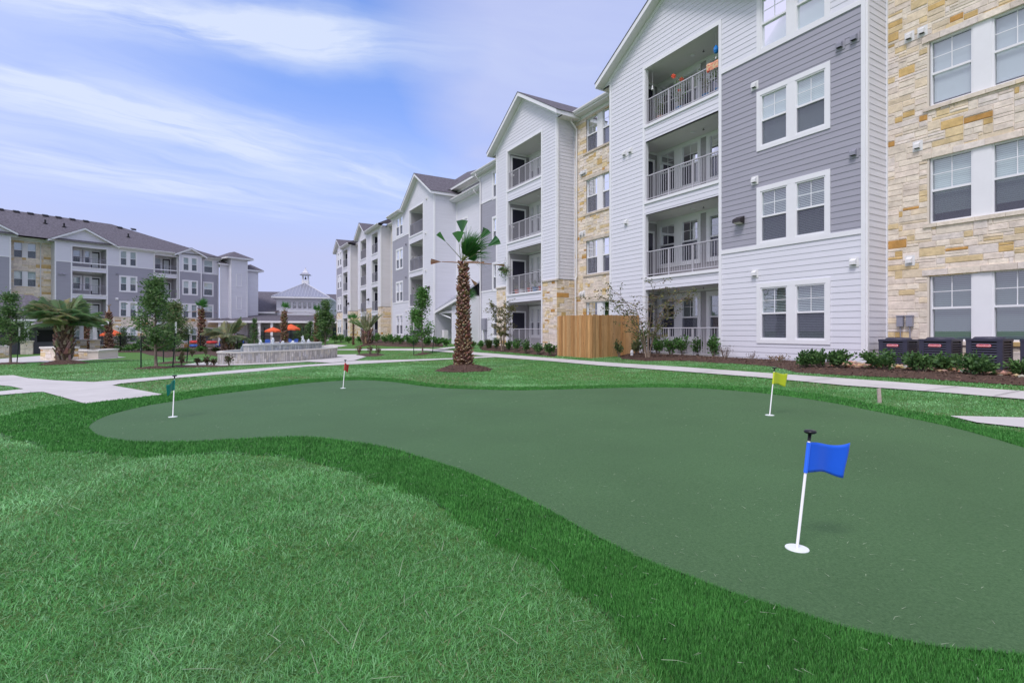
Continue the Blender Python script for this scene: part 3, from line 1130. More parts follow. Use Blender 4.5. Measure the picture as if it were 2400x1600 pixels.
def beam(mb, pl, t0, t1, z0, z1, mi=0, mt=1):
    """the band between two balconies: two laps under a white edge board"""
    lap(mb, pl, t0, t1, z0, z1 - 0.10, (), mi)
    pbox(mb, pl, t0 - 0.02, t1 + 0.02, z1 - 0.10, z1 + 0.012, -0.10, 0.055, mt)
    mb.quad(pl.P(t0, z0, -0.12), pl.P(t1, z0, -0.12), pl.P(t1, z0, 0.0), pl.P(t0, z0, 0.0), mi)


def gable_roof(parent, ap, half, ztip, slope, d_front, d_back, over=0.45, wall_d=None):
    """a gable facing the court: shingles, rake boards, sloped soffit"""
    mb = MB()
    za = ztip + slope * half
    th = 0.16
    wd = d_front - over if wall_d is None else wall_d
    for sg in (1, -1):
        e = ap + sg * half
        e2 = ap + sg * (half + 0.03)
        z2 = ztip - 0.03 * slope
        # shingles with thickness
        mb.hexa([(ap, d_front + 0.02, za + th), (e2, d_front + 0.02, z2 + th), (e2, d_back, z2 + th), (ap, d_back, za + th),
                 (ap, d_front + 0.02, za + th + 0.035), (e2, d_front + 0.02, z2 + th + 0.035), (e2, d_back, z2 + th + 0.035), (ap, d_back, za + th + 0.035)], 0)
        # rake board
        mb.hexa([(ap, d_front - 0.035, za - 0.05), (e, d_front - 0.035, ztip - 0.05), (e, d_front, ztip - 0.05), (ap, d_front, za - 0.05),
                 (ap, d_front - 0.035, za + th), (e, d_front - 0.035, ztip + th), (e, d_front, ztip + th), (ap, d_front, za + th)], 1)
        # soffit
        mb.quad((ap, d_front - 0.035, za - 0.02), (e, d_front - 0.035, ztip - 0.02), (e, wd - 0.02, ztip - 0.02), (ap, wd - 0.02, za - 0.02), 2)
        # eave side: fascia and flat return
        mb.hexa([(e - sg * 0.03, d_back, ztip - 0.06), (e, d_back, ztip - 0.06), (e, d_front - 0.036, ztip - 0.06), (e - sg * 0.03, d_front - 0.036, ztip - 0.06),
                 (e - sg * 0.03, d_back, ztip + th), (e, d_back, ztip + th), (e, d_front - 0.036, ztip + th), (e - sg * 0.03, d_front - 0.036, ztip + th)], 1)
        mb.quad((e, d_back, ztip - 0.05), (ap + sg * (half - 0.75), d_back, ztip - 0.05), (ap + sg * (half - 0.75), wd - 0.02, ztip - 0.05), (e, wd - 0.02, ztip - 0.05), 2)
        # trim board on the wall right under the soffit
        zz = lambda t: za - abs(t - ap) * slope - 0.03
        i1 = ap + sg * (half - 0.48)
        mb.hexa([(ap, wd, zz(ap) - 0.17), (i1, wd, zz(i1) - 0.17), (i1, wd + 0.034, zz(i1) - 0.17), (ap, wd + 0.034, zz(ap) - 0.17),
                 (ap, wd, zz(ap)), (i1, wd, zz(i1)), (i1, wd + 0.034, zz(i1)), (ap, wd + 0.034, zz(ap))], 1)
    return mb.build('gable_roof', ['shingle', 'white_trim', 'soffit_white'], parent)


def eave(mb, pl, t0, t1, z, over=0.42, gut=True):
    """horizontal eave: soffit, fascia, gutter"""
    mb.quad(pl.P(t0, z, -0.02), pl.P(t1, z, -0.02), pl.P(t1, z, over), pl.P(t0, z, over), 1)
    pbox(mb, pl, t0, t1, z - 0.01, z + 0.19, over - 0.02, over, 0)
    pbox(mb, pl, t0, t1, z - 0.16, z - 0.003, 0.0, 0.036, 0)
    if gut:
        a, b = over + 0.002, over + 0.12
        p = [(a, z + 0.06), (a + 0.07, z + 0.06), (b, z + 0.13), (b, z + 0.19), (a, z + 0.19)]
        o = len(mb.v)
        for t in (t0, t1):
            mb.v += [pl.P(t, q[1], q[0]) for q in p]
        n = len(p)
        fs = [(i, (i + 1) % n, n + (i + 1) % n, n + i) for i in range(n)] + [tuple(range(n)), tuple(range(n, 2 * n))]
        for f in fs:
            mb.f.append(tuple(i + o for i in f))
            mb.m.append(2)
            mb.c.append(None)


def downspout(parent, pl, t, ztop, zbot, over=0.42, jog=None):
    mb = MB()
    path = [pl.P(t, ztop + 0.06, over + 0.05), pl.P(t, ztop - 0.12, over + 0.05), pl.P(t, ztop - 0.5, 0.08)]
    if jog:
        path += [pl.P(t, jog + 0.2, 0.08), pl.P(t, jog + 0.02, 0.15)]
        path += [pl.P(t, zbot, 0.15)]
    else:
        path += [pl.P(t, zbot, 0.08)]
    mb.tube(path, 0.05, 8)
    return mb.build('downspout', 'gutter_paint', parent)


def vent(parent, pl, t, z, m='vent_white', w=0.17):
    mb = MB()
    pbox(mb, pl, t - w / 2 - 0.05, t + w / 2 + 0.05, z - 0.14, z + 0.14, 0.0, 0.024, 1)
    P = pl.P
    o1, o2 = 0.025, 0.13
    a, b = t - w / 2, t + w / 2
    # hood: sloped top, closed cheeks, dark mouth below
    mb.hexa([P(a, z - 0.07, o1), P(b, z - 0.07, o1), P(b, z - 0.07, o2), P(a, z - 0.07, o2), P(a, z + 0.1, o1), P(b, z + 0.1, o1), P(b, z + 0.03, o2), P(a, z + 0.03, o2)], 0)
    mb.quad(P(a + 0.012, z - 0.072, o1 + 0.01), P(b - 0.012, z - 0.072, o1 + 0.01), P(b - 0.012, z - 0.072, o2 - 0.012), P(a + 0.012, z - 0.072, o2 - 0.012), 2)
    return mb.build('dryer_vent', [m, 'grey_siding' if m == 'vent_grey' else m, 'vent_dark'], parent)


def wall_light(parent, pl, t, z):
    mb = MB()
    P = pl.P
    pbox(mb, pl, t - 0.10, t + 0.10, z - 0.10, z + 0.10, 0.0, 0.03, 0)
    mb.hexa([P(t - 0.15, z - 0.10, 0.03), P(t + 0.15, z - 0.10, 0.03), P(t + 0.15, z - 0.06, 0.27), P(t - 0.15, z - 0.06, 0.27), P(t - 0.15, z + 0.16, 0.03), P(t + 0.15, z + 0.16, 0.03), P(t + 0.15, z + 0.05, 0.25), P(t - 0.15, z + 0.05, 0.25)], 0)
    mb.quad(P(t - 0.13, z - 0.102, 0.06), P(t + 0.13, z - 0.102, 0.06), P(t + 0.13, z - 0.064, 0.25), P(t - 0.13, z - 0.064, 0.25), 1)
    return mb.build('wall_light', ['bronze_fixture', 'lamp_lens'], parent)


# ------------------------------------------------------------------ right building
FR = [0.15, 3.27, 6.38, 9.50]             # floor levels
OT = [2.77, 5.85, 8.84, 11.83]            # heads of the balcony openings
EZ = 12.10                                # soffit height
RD = -1.15                                # the stone bays stand back by this much


def vcorner(mb, pl, t, z0, z1, w=0.11, mi=0):
    pbox(mb, pl, t - w / 2, t + w / 2, z0, z1, -0.01, 0.040, mi)


def right_building():
    B = thing('apartment_building', 'long four storey building on the lawn with cream stone bays and gabled balcony bays', 'apartment building',
              (A0[0], A0[1], 0), math.atan2(uR[1], uR[0]))
    PF, PR = Pl((0, 0)), Pl((0, RD))
    PE = Pl((0, -1.97))

    def side(s, d0, d1, z0, z1, clad, seed=0, name='side_wall'):
        """a return wall facing the near end"""
        pl = Pl((s, d0), (0, -1), (-1, 0))
        mb = MB()
        if clad == 'stone':
            ashlar(mb, pl, 0, d0 - d1, z0, z1, (), seed)
            return mb.build('stone_wall', ['limestone', 'mortar'], B)
        lap(mb, pl, 0, d0 - d1, z0, z1, (), 0)
        pbox(mb, pl, 0.0, 0.09, z0, z1, -0.005, 0.040, 1)
        pbox(mb, pl, d0 - d1 - 0.07, d0 - d1, z0, z1, -0.005, 0.036, 1)
        return mb.build(name, ['white_siding', 'white_trim'], B)

    # ---- bay A: window column, balcony column, gable
    bal = (4.69, 8.26)
    bh = [(bal[0], bal[1], -0.3, OT[3])]
    wz = [(f + 0.66, f + 2.36) for f in FR]
    wh = [(1.02, 3.15, a, b) for a, b in wz]
    white, grey, trim = MB(), MB(), MB()
    lap(white, PF, 0, 4.6, 0.13, 3.76, wh)
    lap(white, PF, 0, 4.6, 10.18, EZ, wh)
    lap(white, PF, 4.6, 10.41, 0.13, EZ, bh)
    lap(white, PF, 3.3, 10.9, EZ, 14.5, (), clip=(7.1, 14.40, 0.60))
    lap(grey, PF, 0, 4.6, 3.90, 10.04, wh)
    pbox(trim, PF, 0.05, 4.58, 3.76, 3.90, -0.01, 0.038)
    pbox(trim, PF, 0.05, 4.58, 10.04, 10.18, -0.01, 0.038)
    pbox(trim, PF, 0.0, 0.11, -0.1, EZ - 0.003, -0.04, 0.044)
    pbox(trim, PF, 10.30, 10.41, -0.1, EZ - 0.003, -0.04, 0.044)
    for t in (bal[0] - 0.055, bal[1] + 0.055):
        vcorner(trim, PF, t, 0.05, OT[3] + 0.14)
    pbox(trim, PF, bal[0], bal[1], OT[3], OT[3] + 0.14, -0.01, 0.038)
    pbox(trim, PF, 0.12, 4.57, 0.0, 0.13, -0.06, 0.030)
    for k in range(3):
        beam(white, PF, bal[0], bal[1], OT[k], FR[k + 1], 0, 1)
    white.build('white_siding', ['white_siding', 'white_trim'], B)
    grey.build('grey_siding', 'grey_siding', B)
    trim.build('trim_boards', 'white_trim', B)
    bst = ['open', 'open', 'closed', 'closed']
    for k, (a, b) in enumerate(wz):
        window(B, PF, [(1.06, 1.96), (2.21, 3.11)], a + 0.02, b - 0.02, 'board', bst[k], screen=k != 3)
    for k in range(4):
        balcony(B, PF, bal[0], bal[1], FR[k], OT[k], 1.45, wins=[(5.22, 6.36, 0.56, 2.47 if k < 3 else 2.25), (6.69, 8.96, 0.56, 2.47 if k < 3 else 2.25)], inner=(4.72, 9.02), door='left', blind=['open', 'half', 'half', 'closed'][k])
    side(0.0, 0.0, RD, 0.0, EZ, 'lap')
    gable_roof(B, 7.1, 3.84, 12.08, 0.60, 0.42, -7.0, wall_d=0.0)
    ev = MB()
    eave(ev, PF, -0.38, 3.26, EZ)
    ev.build('eave', ['white_trim', 'soffit_white', 'gutter_paint'], B)
    for t, z, m in [(3.31, 2.97, 'vent_white'), (0.30, 3.0, 'vent_white'), (3.31, 6.02, 'vent_white'), (0.30, 6.02, 'vent_grey'), (3.31, 9.12, 'vent_white'), (0.28, 9.2, 'vent_grey'), (0.66, 9.17, 'vent_grey'),
                    (9.35, 5.75, 'vent_white'), (9.45, 8.72, 'vent_white'), (9.1, 8.74, 'vent_white')]:
        vent(B, PF, t, z, m, 0.15)
    wall_light(B, PF, 3.83, 4.78)

    # ---- near stone bay
    whs = [(-3.16, -1.0, f + 0.68, f + 2.42) for f in FR]
    st = MB()
    ashlar(st, PR, -8.5, 0.0, -0.1, EZ, [(a, b, c - 0.1, d) for a, b, c, d in whs] + [(-8.0, -5.3, c - 0.1, d) for a, b, c, d in whs], 5)
    for (a, b, c, d) in whs:
        for a2, b2 in ((a, b), (-8.0, -5.3)):
            # rough sill and lintel stones
            k = random.Random(int(c * 10) + 3)
            x = a2 - 0.14
            while x < b2 + 0.14:
                w = min(k.uniform(0.45, 0.95), b2 + 0.14 - x)
                f = k.uniform(0.9, 1.06)
                pbox(st, PR, x, x + w - 0.006, c - 0.1, c, -0.1, 0.055, 0, tuple(v * f for v in k.choice(SPICK)))
                x += w
            x = a2 - 0.16
            while x < b2 + 0.16:
                w = min(k.uniform(0.4, 0.8), b2 + 0.16 - x)
                f = k.uniform(0.9, 1.06)
                pbox(st, PR, x, x + w - 0.006, d, d + 0.155, -0.1, 0.036 + k.uniform(0, .012), 0, tuple(v * f for v in k.choice(SPICK)))
                x += w
    st.build('stone_wall', ['limestone', 'mortar'], B)
    bst = ['dim', 'three', 'shade', 'shade']
    for k, (a, b, c, d) in enumerate(whs):
        window(B, PR, [(-1.90, b), (a, -2.26)], c, d, 'stone', bst[k], screen=k in (1,))
        window(B, PR, [(-6.2, -5.3), (-8.0, -7.1)], c, d, 'stone', bst[k])
    for t, z in [(-0.56, 3.02), (-0.74, 6.1), (-0.55, 9.15), (-0.85, 9.15)]:
        vent(B, PR, t, z, 'vent_white', 0.13)
    for t in (-0.36, -0.58):
        bx = MB()
        pbox(bx, PR, t - 0.075, t + 0.075, 1.22, 1.50, 0.03, 0.13, 0)
        pbox(bx, PR, t - 0.085, t + 0.085, 1.495, 1.525, 0.028, 0.145, 0)
        bx.tube([PR.P(t, 1.22, 0.075), PR.P(t - 0.01, 0.6, 0.075), PR.P(t - 0.03, 0.35, 0.1)], 0.016, 6, 0)
        bx.build('disconnect_box', 'rail_grey', B)
    ev = MB()
    eave(ev, PR, -8.5, 0.0, EZ, gut=True)
    ev.build('eave', ['white_trim', 'soffit_white', 'gutter_paint'], B)

    # ---- stone bay between A and C
    st = MB()
    wb = [(11.48, 13.56, f + 0.68, f + 2.40) for f in FR]
    ashlar(st, PR, 10.41, 14.48, -0.1, EZ, [(a, b, c - 0.1, d) for a, b, c, d in wb], 9)
    for (a, b, c, d) in wb:
        k = random.Random(int(c * 10))
        x = a - 0.2
        while x < b + 0.2:
            w = min(k.uniform(0.6, 1.1), b + 0.2 - x)
            pbox(st, PR, x, x + w - 0.006, c - 0.1, c, -0.1, 0.06, 0, (0.60, 0.52, 0.43))
            x += w
        pbox(st, PR, a - 0.2, b + 0.2, d, d + 0.155, -0.1, 0.034, 0, (0.62, 0.55, 0.47))
    st.build('stone_wall', ['limestone', 'mortar'], B)
    for k, (a, b, c, d) in enumerate(wb):
        window(B, PR, [(12.70, b), (a, 12.34)], c, d, 'stone', ['closed', 'closed', 'closed', 'half'][k])
    for t, z in [(13.95, 3.0), (13.72, 3.02), (13.95, 6.1), (13.70, 6.12), (13.9, 9.2), (13.6, 9.22), (13.75, 9.2)]:
        vent(B, PR, t, z, 'vent_white', 0.12)
    ev = MB()
    eave(ev, PR, 10.42, 14.3, EZ + 0.05)
    ev.build('eave', ['white_trim', 'soffit_white', 'gutter_paint'], B)
    downspout(B, PR, 14.25, EZ, 0.1, jog=3.75)

    # ---- bay C: single balcony column under a gable
    bal = (15.93, 19.62)
    bh = [(bal[0], bal[1], -0.3, OT[3])]
    w, tr = MB(), MB()
    lap(w, PF, 14.48, 21.02, 3.78, EZ, bh)
    lap(w, PF, 14.0, 21.5, EZ, 14.5, (), clip=(17.75, 14.45, 0.62))
    for k in range(3):
        beam(w, PF, bal[0], bal[1], OT[k], FR[k + 1], 0, 1)
    pbox(tr, PF, 14.48, 14.59, 3.78, EZ, -0.04, 0.044)
    pbox(tr, PF, 20.91, 21.02, 3.78, EZ, -0.04, 0.044)
    for t in (bal[0] - 0.055, bal[1] + 0.055):
        vcorner(tr, PF, t, 3.80, OT[3] + 0.12)
        vcorner(tr, PF, t, 0.05, 3.78, 0.10)
    pbox(tr, PF, bal[0], bal[1], OT[3], OT[3] + 0.12, -0.01, 0.038)
    pbox(tr, PF, 20.0 - 0.1, 20.9, 3.78, 3.9, -0.01, 0.030)
    w.build('white_siding', ['white_siding', 'white_trim'], B)
    tr.build('trim_boards', 'white_trim', B)
    st = MB()
    ashlar(st, PF, 14.50, bal[0] - 0.11, -0.1, 3.70, (), 21)
    ashlar(st, PF, bal[1] + 0.11, 21.0, -0.1, 3.70, (), 22)
    pbox(st, PF, 14.44, bal[0] - 0.11, 3.70, 3.78, -0.05, 0.07, 0, (0.6, 0.54, 0.47))
    pbox(st, PF, bal[1] + 0.11, 21.04, 3.70, 3.78, -0.05, 0.07, 0, (0.6, 0.54, 0.47))
    st.build('stone_wall', ['limestone', 'mortar'], B)
    side(14.48, 0, RD, 3.78, EZ, 'lap')
    side(14.50, 0.02, RD, -0.1, 3.76, 'stone', 23)
    for k in range(4):
        balcony(B, PF, bal[0], bal[1], FR[k], OT[k], 1.5, wins=[(18.26, 19.47, 0.55, 2.4 if k < 3 else 2.2)], door='left', blind=['none', 'half', 'closed', 'half'][k], rail='rail_paint')
    gable_roof(B, 17.75, 3.78, 12.10, 0.62, 0.42, -6.5, wall_d=0.0)
    wall_light(B, PF, 20.2, 4.85)

    # ---- grey bay D
    g, w = MB(), MB()
    wd = [(22.3, 23.62, f + 0.58, f + 2.34) for f in FR]
    lap(g, PR, 21.02, 25.58, 3.90, 10.04, wd)
    lap(w, PR, 21.02, 25.58, 0.1, 3.78, wd)
    lap(w, PR, 21.02, 25.58, 10.16, EZ, wd)
    pbox(w, PR, 21.03, 25.55, 3.78, 3.90, -0.01, 0.036, 1)
    pbox(w, PR, 21.03, 25.55, 10.04, 10.16, -0.01, 0.036, 1)
    pbox(w, PR, 25.46, 25.58, 0.05, EZ, -0.04, 0.04, 1)
    pl = Pl((25.58, RD), (0, -1), (1, 0))
    lap(w, pl, 0, 0.82, 0.1, EZ)
    g.build('grey_siding', 'grey_siding', B)
    w.build('white_siding', ['white_siding', 'white_trim'], B)
    for k, (a, b, c, d) in enumerate(wd):
        window(B, PR, [(a + 0.05, b - 0.05)], c + 0.03, d - 0.03, 'board', ['closed', 'closed', 'closed', 'closed'][k])
    ev = MB()
    eave(ev, PR, 20.6, 26.0, EZ + 0.04)
    ev.build('eave', ['white_trim', 'soffit_white', 'gutter_paint'], B)
    downspout(B, PR, 25.35, EZ, 0.1)
    m = MB()
    pbox(m, PR, 24.45, 24.95, 1.15, 1.95, 0.03, 0.22, 0)
    m.tube([PR.P(24.85, 1.2, 0.09), PR.P(24.85, 0.1, 0.09)], 0.05, 8, 1)
    m.tube([PR.P(24.55, 1.2, 0.09), PR.P(24.55, 0.1, 0.09)], 0.06, 8, 0)
    m.build('meter_cabinet', ['rail_grey', 'vent_white'], B)

    # ---- deep recess E with the entrance porch
    w = MB()
    lap(w, PE, 25.58, 31.39, 0.0, 11.55, [(29.36, 30.16, 7.9, 10.0)])
    pbox(w, PE, 31.28, 31.38, 0.0, 11.55, 0, 0.03, 1)
    w.build('white_siding', ['white_siding', 'white_trim'], B)
    window(B, PE, [(29.4, 30.12)], 7.95, 9.95, 'board', 'none', screen=False)
    ev = MB()
    eave(ev, PE, 25.6, 31.4, 11.55, 0.55)
    gp_ = Pl((0, -2.15))
    lap(ev, gp_, 25.6, 30.9, 11.76, 12.6, (), 3)
    eave(ev, gp_, 25.6, 32.0, 12.6, 0.5, gut=False)
    ev.build('eave', ['white_trim', 'soffit_white', 'gutter_paint', 'grey_siding'], B)
    downspout(B, PE, 27.0, 11.5, 0.1, 0.55)
    # porch: shed roof with standing seams, its open end to the left
    pw = MB()
    PP = Pl((0, -0.35))
    PSL = 0.19
    zr = lambda s: 2.72 + (31.2 - s) * PSL

    def sloped(mb, pl, s0, s1, z0, off, mi):
        k = 0
        z = 0.05
        while z < zr(s0) - off:
            hi = z + 0.1778
            def smax(zz):
                return min(s1, 31.2 - (zz + off - 2.72) / PSL)
            a, b = smax(z), smax(hi)
            if a > s0:
                mb.quad(pl.P(s0, z, 0.016), pl.P(a, z, 0.016), pl.P(max(b, s0), hi, 0.001), pl.P(s0, hi, 0.001), mi)
                mb.quad(pl.P(s0, z, -0.004), pl.P(a, z, -0.004), pl.P(a, z, 0.016), pl.P(s0, z, 0.016), mi)
            z = hi
    sloped(pw, PP, 25.7, 28.6, 0, 0.22, 0)
    pbox(pw, PP, 28.55, 28.68, 0, zr(28.6) - 0.2, -0.3, 0.035, 1)
    pbox(pw, PP, 25.6, 25.72, 0, zr(25.7) - 0.2, -0.75, 0.035, 1)
    lap(pw, Pl((28.6, -0.35), (0, -1), (1, 0)), 0, 1.6, 0, zr(28.6) - 0.25)
    pbox(pw, PP, 28.68, 31.3, 2.46, 2.62, -0.25, 0.03, 1)
    # rake board
    a, b = 31.35, 25.63
    pw.hexa([PP.P(a, zr(a) - 0.2, 0.3), PP.P(b, zr(b) - 0.2, 0.3), PP.P(b, zr(b) - 0.2, 0.34), PP.P(a, zr(a) - 0.2, 0.34), PP.P(a, zr(a), 0.3), PP.P(b, zr(b), 0.3), PP.P(b, zr(b), 0.34), PP.P(a, zr(a), 0.34)], 1)
    pw.quad(PP.P(a, zr(a) - 0.15, 0.3), PP.P(b, zr(b) - 0.15, 0.3), PP.P(b, zr(b) - 0.15, -1.6), PP.P(a, zr(a) - 0.15, -1.6), 1)
    pw.tube([PP.P(31.2, 2.5, 0.02), PP.P(28.75, 2.05, 0.06)], 0.05, 8, 1)
    porch = pw.build('porch', ['white_siding', 'white_trim'], B)
    rf = MB()
    rise = 1.30
    rf.hexa([PP.P(a, zr(a), 0.34), PP.P(b, zr(b), 0.34), PP.P(b, zr(b) + rise, -1.6), PP.P(a, zr(a) + rise, -1.6), PP.P(a, zr(a) + 0.03, 0.34), PP.P(b, zr(b) + 0.03, 0.34), PP.P(b, zr(b) + rise + 0.03, -1.6), PP.P(a, zr(a) + rise + 0.03, -1.6)], 0)
    for i in range(6):
        f = (i + 0.5) / 6
        d, dz = 0.34 - 1.94 * f, rise * f + 0.03
        rf.hexa([PP.P(a, zr(a) + dz, d), PP.P(b, zr(b) + dz, d), PP.P(b, zr(b) + dz, d - 0.03), PP.P(a, zr(a) + dz, d - 0.03), PP.P(a, zr(a) + dz + 0.045, d), PP.P(b, zr(b) + dz + 0.045, d), PP.P(b, zr(b) + dz + 0.045, d - 0.03), PP.P(a, zr(a) + dz + 0.045, d - 0.03)], 1)
    rf.build('porch_roof', ['metal_roof', 'metal_seam'], porch)
    dm = MB()
    pbox(dm, PE, 29.9, 31.2, 0.05, 2.3, 0.02, 0.07, 0)
    pbox(dm, PE, 30.05, 31.05, 0.15, 2.2, 0.07, 0.08, 1)
    dm.build('entrance_door', ['white_trim', 'black_metal'], porch)
    cl = MB()
    pbox(cl, PP, 29.2, 29.55, 0.0, 1.15, 0.1, 0.45, 0)
    cl.build('pillar', 'soffit_white', porch)

    # ---- bay F: gable with balconies on the near side, windows beyond
    bal = (33.88, 37.35)
    bh = [(bal[0], bal[1], -0.6, OT[3])]
    wf = [(39.2, 41.15, f + 0.62, f + 2.36) for f in FR]
    w, g, tr = MB(), MB(), MB()
    lap(w, PF, 31.39, 37.5, -0.2, EZ, bh)
    lap(w, PF, 31.0, 39.0, EZ, 14.6, (), clip=(35.0, 14.45, 0.61))
    lap(w, PF, 37.5, 42.37, -0.2, 3.70, wf)
    lap(w, PF, 37.5, 42.37, 9.95, EZ, wf)
    lap(g, PF, 37.5, 42.37, 3.82, 9.83, wf)
    for k in range(3):
        beam(w, PF, bal[0], bal[1], OT[k], FR[k + 1], 0, 1)
    pbox(tr, PF, 37.5, 42.3, 3.70, 3.82, -0.01, 0.036)
    pbox(tr, PF, 37.5, 42.3, 9.83, 9.95, -0.01, 0.036)
    pbox(tr, PF, 31.39, 31.51, -0.1, EZ, -0.04, 0.044)
    pbox(tr, PF, 42.26, 42.37, -0.1, EZ, -0.04, 0.044)
    for t in (bal[0] - 0.055, bal[1] + 0.055):
        vcorner(tr, PF, t, 0.05, OT[3] + 0.12)
    pbox(tr, PF, bal[0], bal[1], OT[3], OT[3] + 0.12, -0.01, 0.038)
    w.build('white_siding', ['white_siding', 'white_trim'], B)
    g.build('grey_siding', 'grey_siding', B)
    tr.build('trim_boards', 'white_trim', B)
    side(31.39, 0, -1.97, -0.2, EZ, 'lap')
    for k in range(4):
        balcony(B, PF, bal[0], bal[1], FR[k], OT[k], 1.5, wins=[(bal[0] + 0.7, bal[0] + 2.7, 0.6, 2.35 if k < 3 else 2.2)], door=None, rail='rail_grey', blind='half', sp=0.13)
    for k, (a, b, c, d) in enumerate(wf):
        window(B, PF, [(a + 0.04, a + 0.86), (b - 0.86, b - 0.04)], c, d, 'board', ['half', 'three', 'closed', 'closed'][k])
    gable_roof(B, 35.0, 3.85, 12.06, 0.61, 0.42, -7.5, wall_d=0.0)
    ev = MB()
    eave(ev, PF, 38.85, 42.8, EZ)
    ev.build('eave', ['white_trim', 'soffit_white', 'gutter_paint'], B)
    for t, z in [(38.2, 2.9), (38.2, 6.0), (38.2, 9.0), (33.2, 9.2), (33.2, 6.1), (33.0, 12.0)]:
        vent(B, PF, t, z, 'vent_white' if t < 36 or z < 3 else 'vent_grey', 0.15)
    wall_light(B, PF, 32.5, 4.6)
    # small sign on the third floor balcony: white script on the dark wall
    cu = bpy.data.curves.new('sign_text', 'FONT')
    cu.body, cu.size, cu.extrude = 'relax', 0.55, 0.01
    tmp = bpy.data.objects.new('sign_text', cu)
    COL.objects.link(tmp)
    dg = bpy.context.evaluated_depsgraph_get()
    me = bpy.data.meshes.new_from_object(tmp.evaluated_get(dg))
    bpy.data.objects.remove(tmp)
    me.materials.clear()
    me.materials.append(MATS['vent_white'])
    sg = bpy.data.objects.new('script_sign', me)
    COL.objects.link(sg)
    sg.parent = B
    # lettering faces the near end (it hangs on the far cheek of the balcony)
    sg.rotation_euler = (R(90), 0, R(-90))
    sg.location = (bal[1] - 0.03, -0.15, FR[2] + 1.2)

    # ---- stone bay, bay H, stone bay, bay I
    def stone_bay(s0, s1, seed, wins):
        st = MB()
        hs = [(a, b, f + 0.68, f + 2.38) for a, b in wins for f in FR]
        ashlar(st, PR, s0, s1, -0.5, EZ, hs, seed, big=1.3, cell=(0.14, 0.11))
        st.build('stone_wall', ['limestone', 'mortar'], B)
        for (a, b, c, d) in hs:
            window(B, PR, [(a, (a + b) / 2 - 0.16), ((a + b) / 2 + 0.16, b)], c, d, 'stone', 'half', grid=False)
        e = MB()
        eave(e, PR, s0, s1, EZ)
        e.build('eave', ['white_trim', 'soffit_white', 'gutter_paint'], B)
    stone_bay(42.37, 46.45, 31, [(43.2, 45.3)])
    stone_bay(56.06, 60.16, 32, [(57.0, 59.0)])
    downspout(B, PR, 46.2, EZ, 0.1)
    downspout(B, PR, 59.9, EZ, 0.1)
    w, tr, st = MB(), MB(), MB()
    b1, b2 = (47.46, 49.95), (52.19, 54.95)
    hh = [(b1[0], b1[1], -0.6, OT[3] - 0.1), (b2[0], b2[1], -0.6, OT[3] - 0.1)]
    lap(w, PF, 46.45, 56.06, 3.66, EZ, hh)
    lap(w, PF, 51.3, 56.6, EZ, 13.9, (), clip=(54.0, 13.68, 0.61))
    for k in range(3):
        for b in (b1, b2):
            beam(w, PF, b[0], b[1], OT[k], FR[k + 1], 0, 1)
    for b in (b1, b2):
        for t in (b[0] - 0.055, b[1] + 0.055):
            vcorner(tr, PF, t, 3.7, EZ - 0.1)
    pbox(tr, PF, 46.45, 46.57, 3.66, EZ, -0.04, 0.044)
    pbox(tr, PF, 55.94, 56.06, 3.66, EZ, -0.04, 0.044)
    for i, (a, b) in enumerate([(46.45, b1[0]), (b1[1], b2[0]), (b2[1], 56.06)]):
        ashlar(st, PF, a, b, -0.5, 3.6, (), 41 + i, big=1.3, cell=(0.14, 0.11))
        pbox(st, PF, a, b, 3.6, 3.66, -0.05, 0.06, 0, (0.6, 0.54, 0.47))
    ashlar(st, Pl((46.46, 0.02), (0, -1), (-1, 0)), 0, 1.15, -0.5, 3.62, (), 45, big=1.3, cell=(0.14, 0.11))
    w.build('white_siding', ['white_siding', 'white_trim'], B)
    tr.build('trim_boards', 'white_trim', B)
    st.build('stone_wall', ['limestone', 'mortar'], B)
    side(46.45, 0, RD, 3.66, EZ, 'lap')
    for k in range(4):
        for b, dr in ((b1, 'left'), (b2, None)):
            balcony(B, PF, b[0], b[1], FR[k], OT[k] - (0.1 if k == 3 else 0), 1.5, wins=[(b[0] + 0.6, b[0] + 1.9, 0.5, 2.2)], door=dr, rail='rail_grey', blind='half', rposts=1, sp=0.16)
    gable_roof(B, 54.0, 2.5, 12.06, 0.61, 0.42, -6, wall_d=0.0)
    ev = MB()
    eave(ev, PF, 46.0, 51.5, EZ)
    ev.build('eave', ['white_trim', 'soffit_white', 'gutter_paint'], B)
    wall_light(B, PF, 51.1, 4.6)
    wi = [(65.3, 67.7, f + 0.62, f + 2.36) for f in FR]
    bal = (61.59, 64.36)
    w, g, st = MB(), MB(), MB()
    lap(w, PF, 60.16, 65.0, 3.66, EZ, [(bal[0], bal[1], -0.6, OT[3])])
    lap(w, PF, 65.0, 68.47, 9.95, EZ, wi)
    lap(w, PF, 64.0, 69.2, EZ, 14.0, (), clip=(66.6, 13.62, 0.61))
    lap(g, PF, 65.0, 68.47, 3.66, 9.83, wi)
    pbox(w, PF, 65.0, 68.4, 9.83, 9.95, -0.01, 0.036, 1)
    pbox(w, PF, 60.16, 60.28, 3.66, EZ, -0.04, 0.044, 1)
    pbox(w, PF, 68.35, 68.47, 3.66, EZ, -0.04, 0.044, 1)
    for t in (bal[0] - 0.055, bal[1] + 0.055):
        vcorner(w, PF, t, 0.0, EZ - 0.1, mi=1)
    for k in range(3):
        beam(w, PF, bal[0], bal[1], OT[k], FR[k + 1], 0, 1)
    ashlar(st, PF, 60.16, bal[0] - 0.1, -0.5, 3.6, (), 51, big=1.3, cell=(0.14, 0.11))
    ashlar(st, PF, bal[1] + 0.1, 68.47, -0.5, 3.6, [wi[0]], 52, big=1.3, cell=(0.14, 0.11))
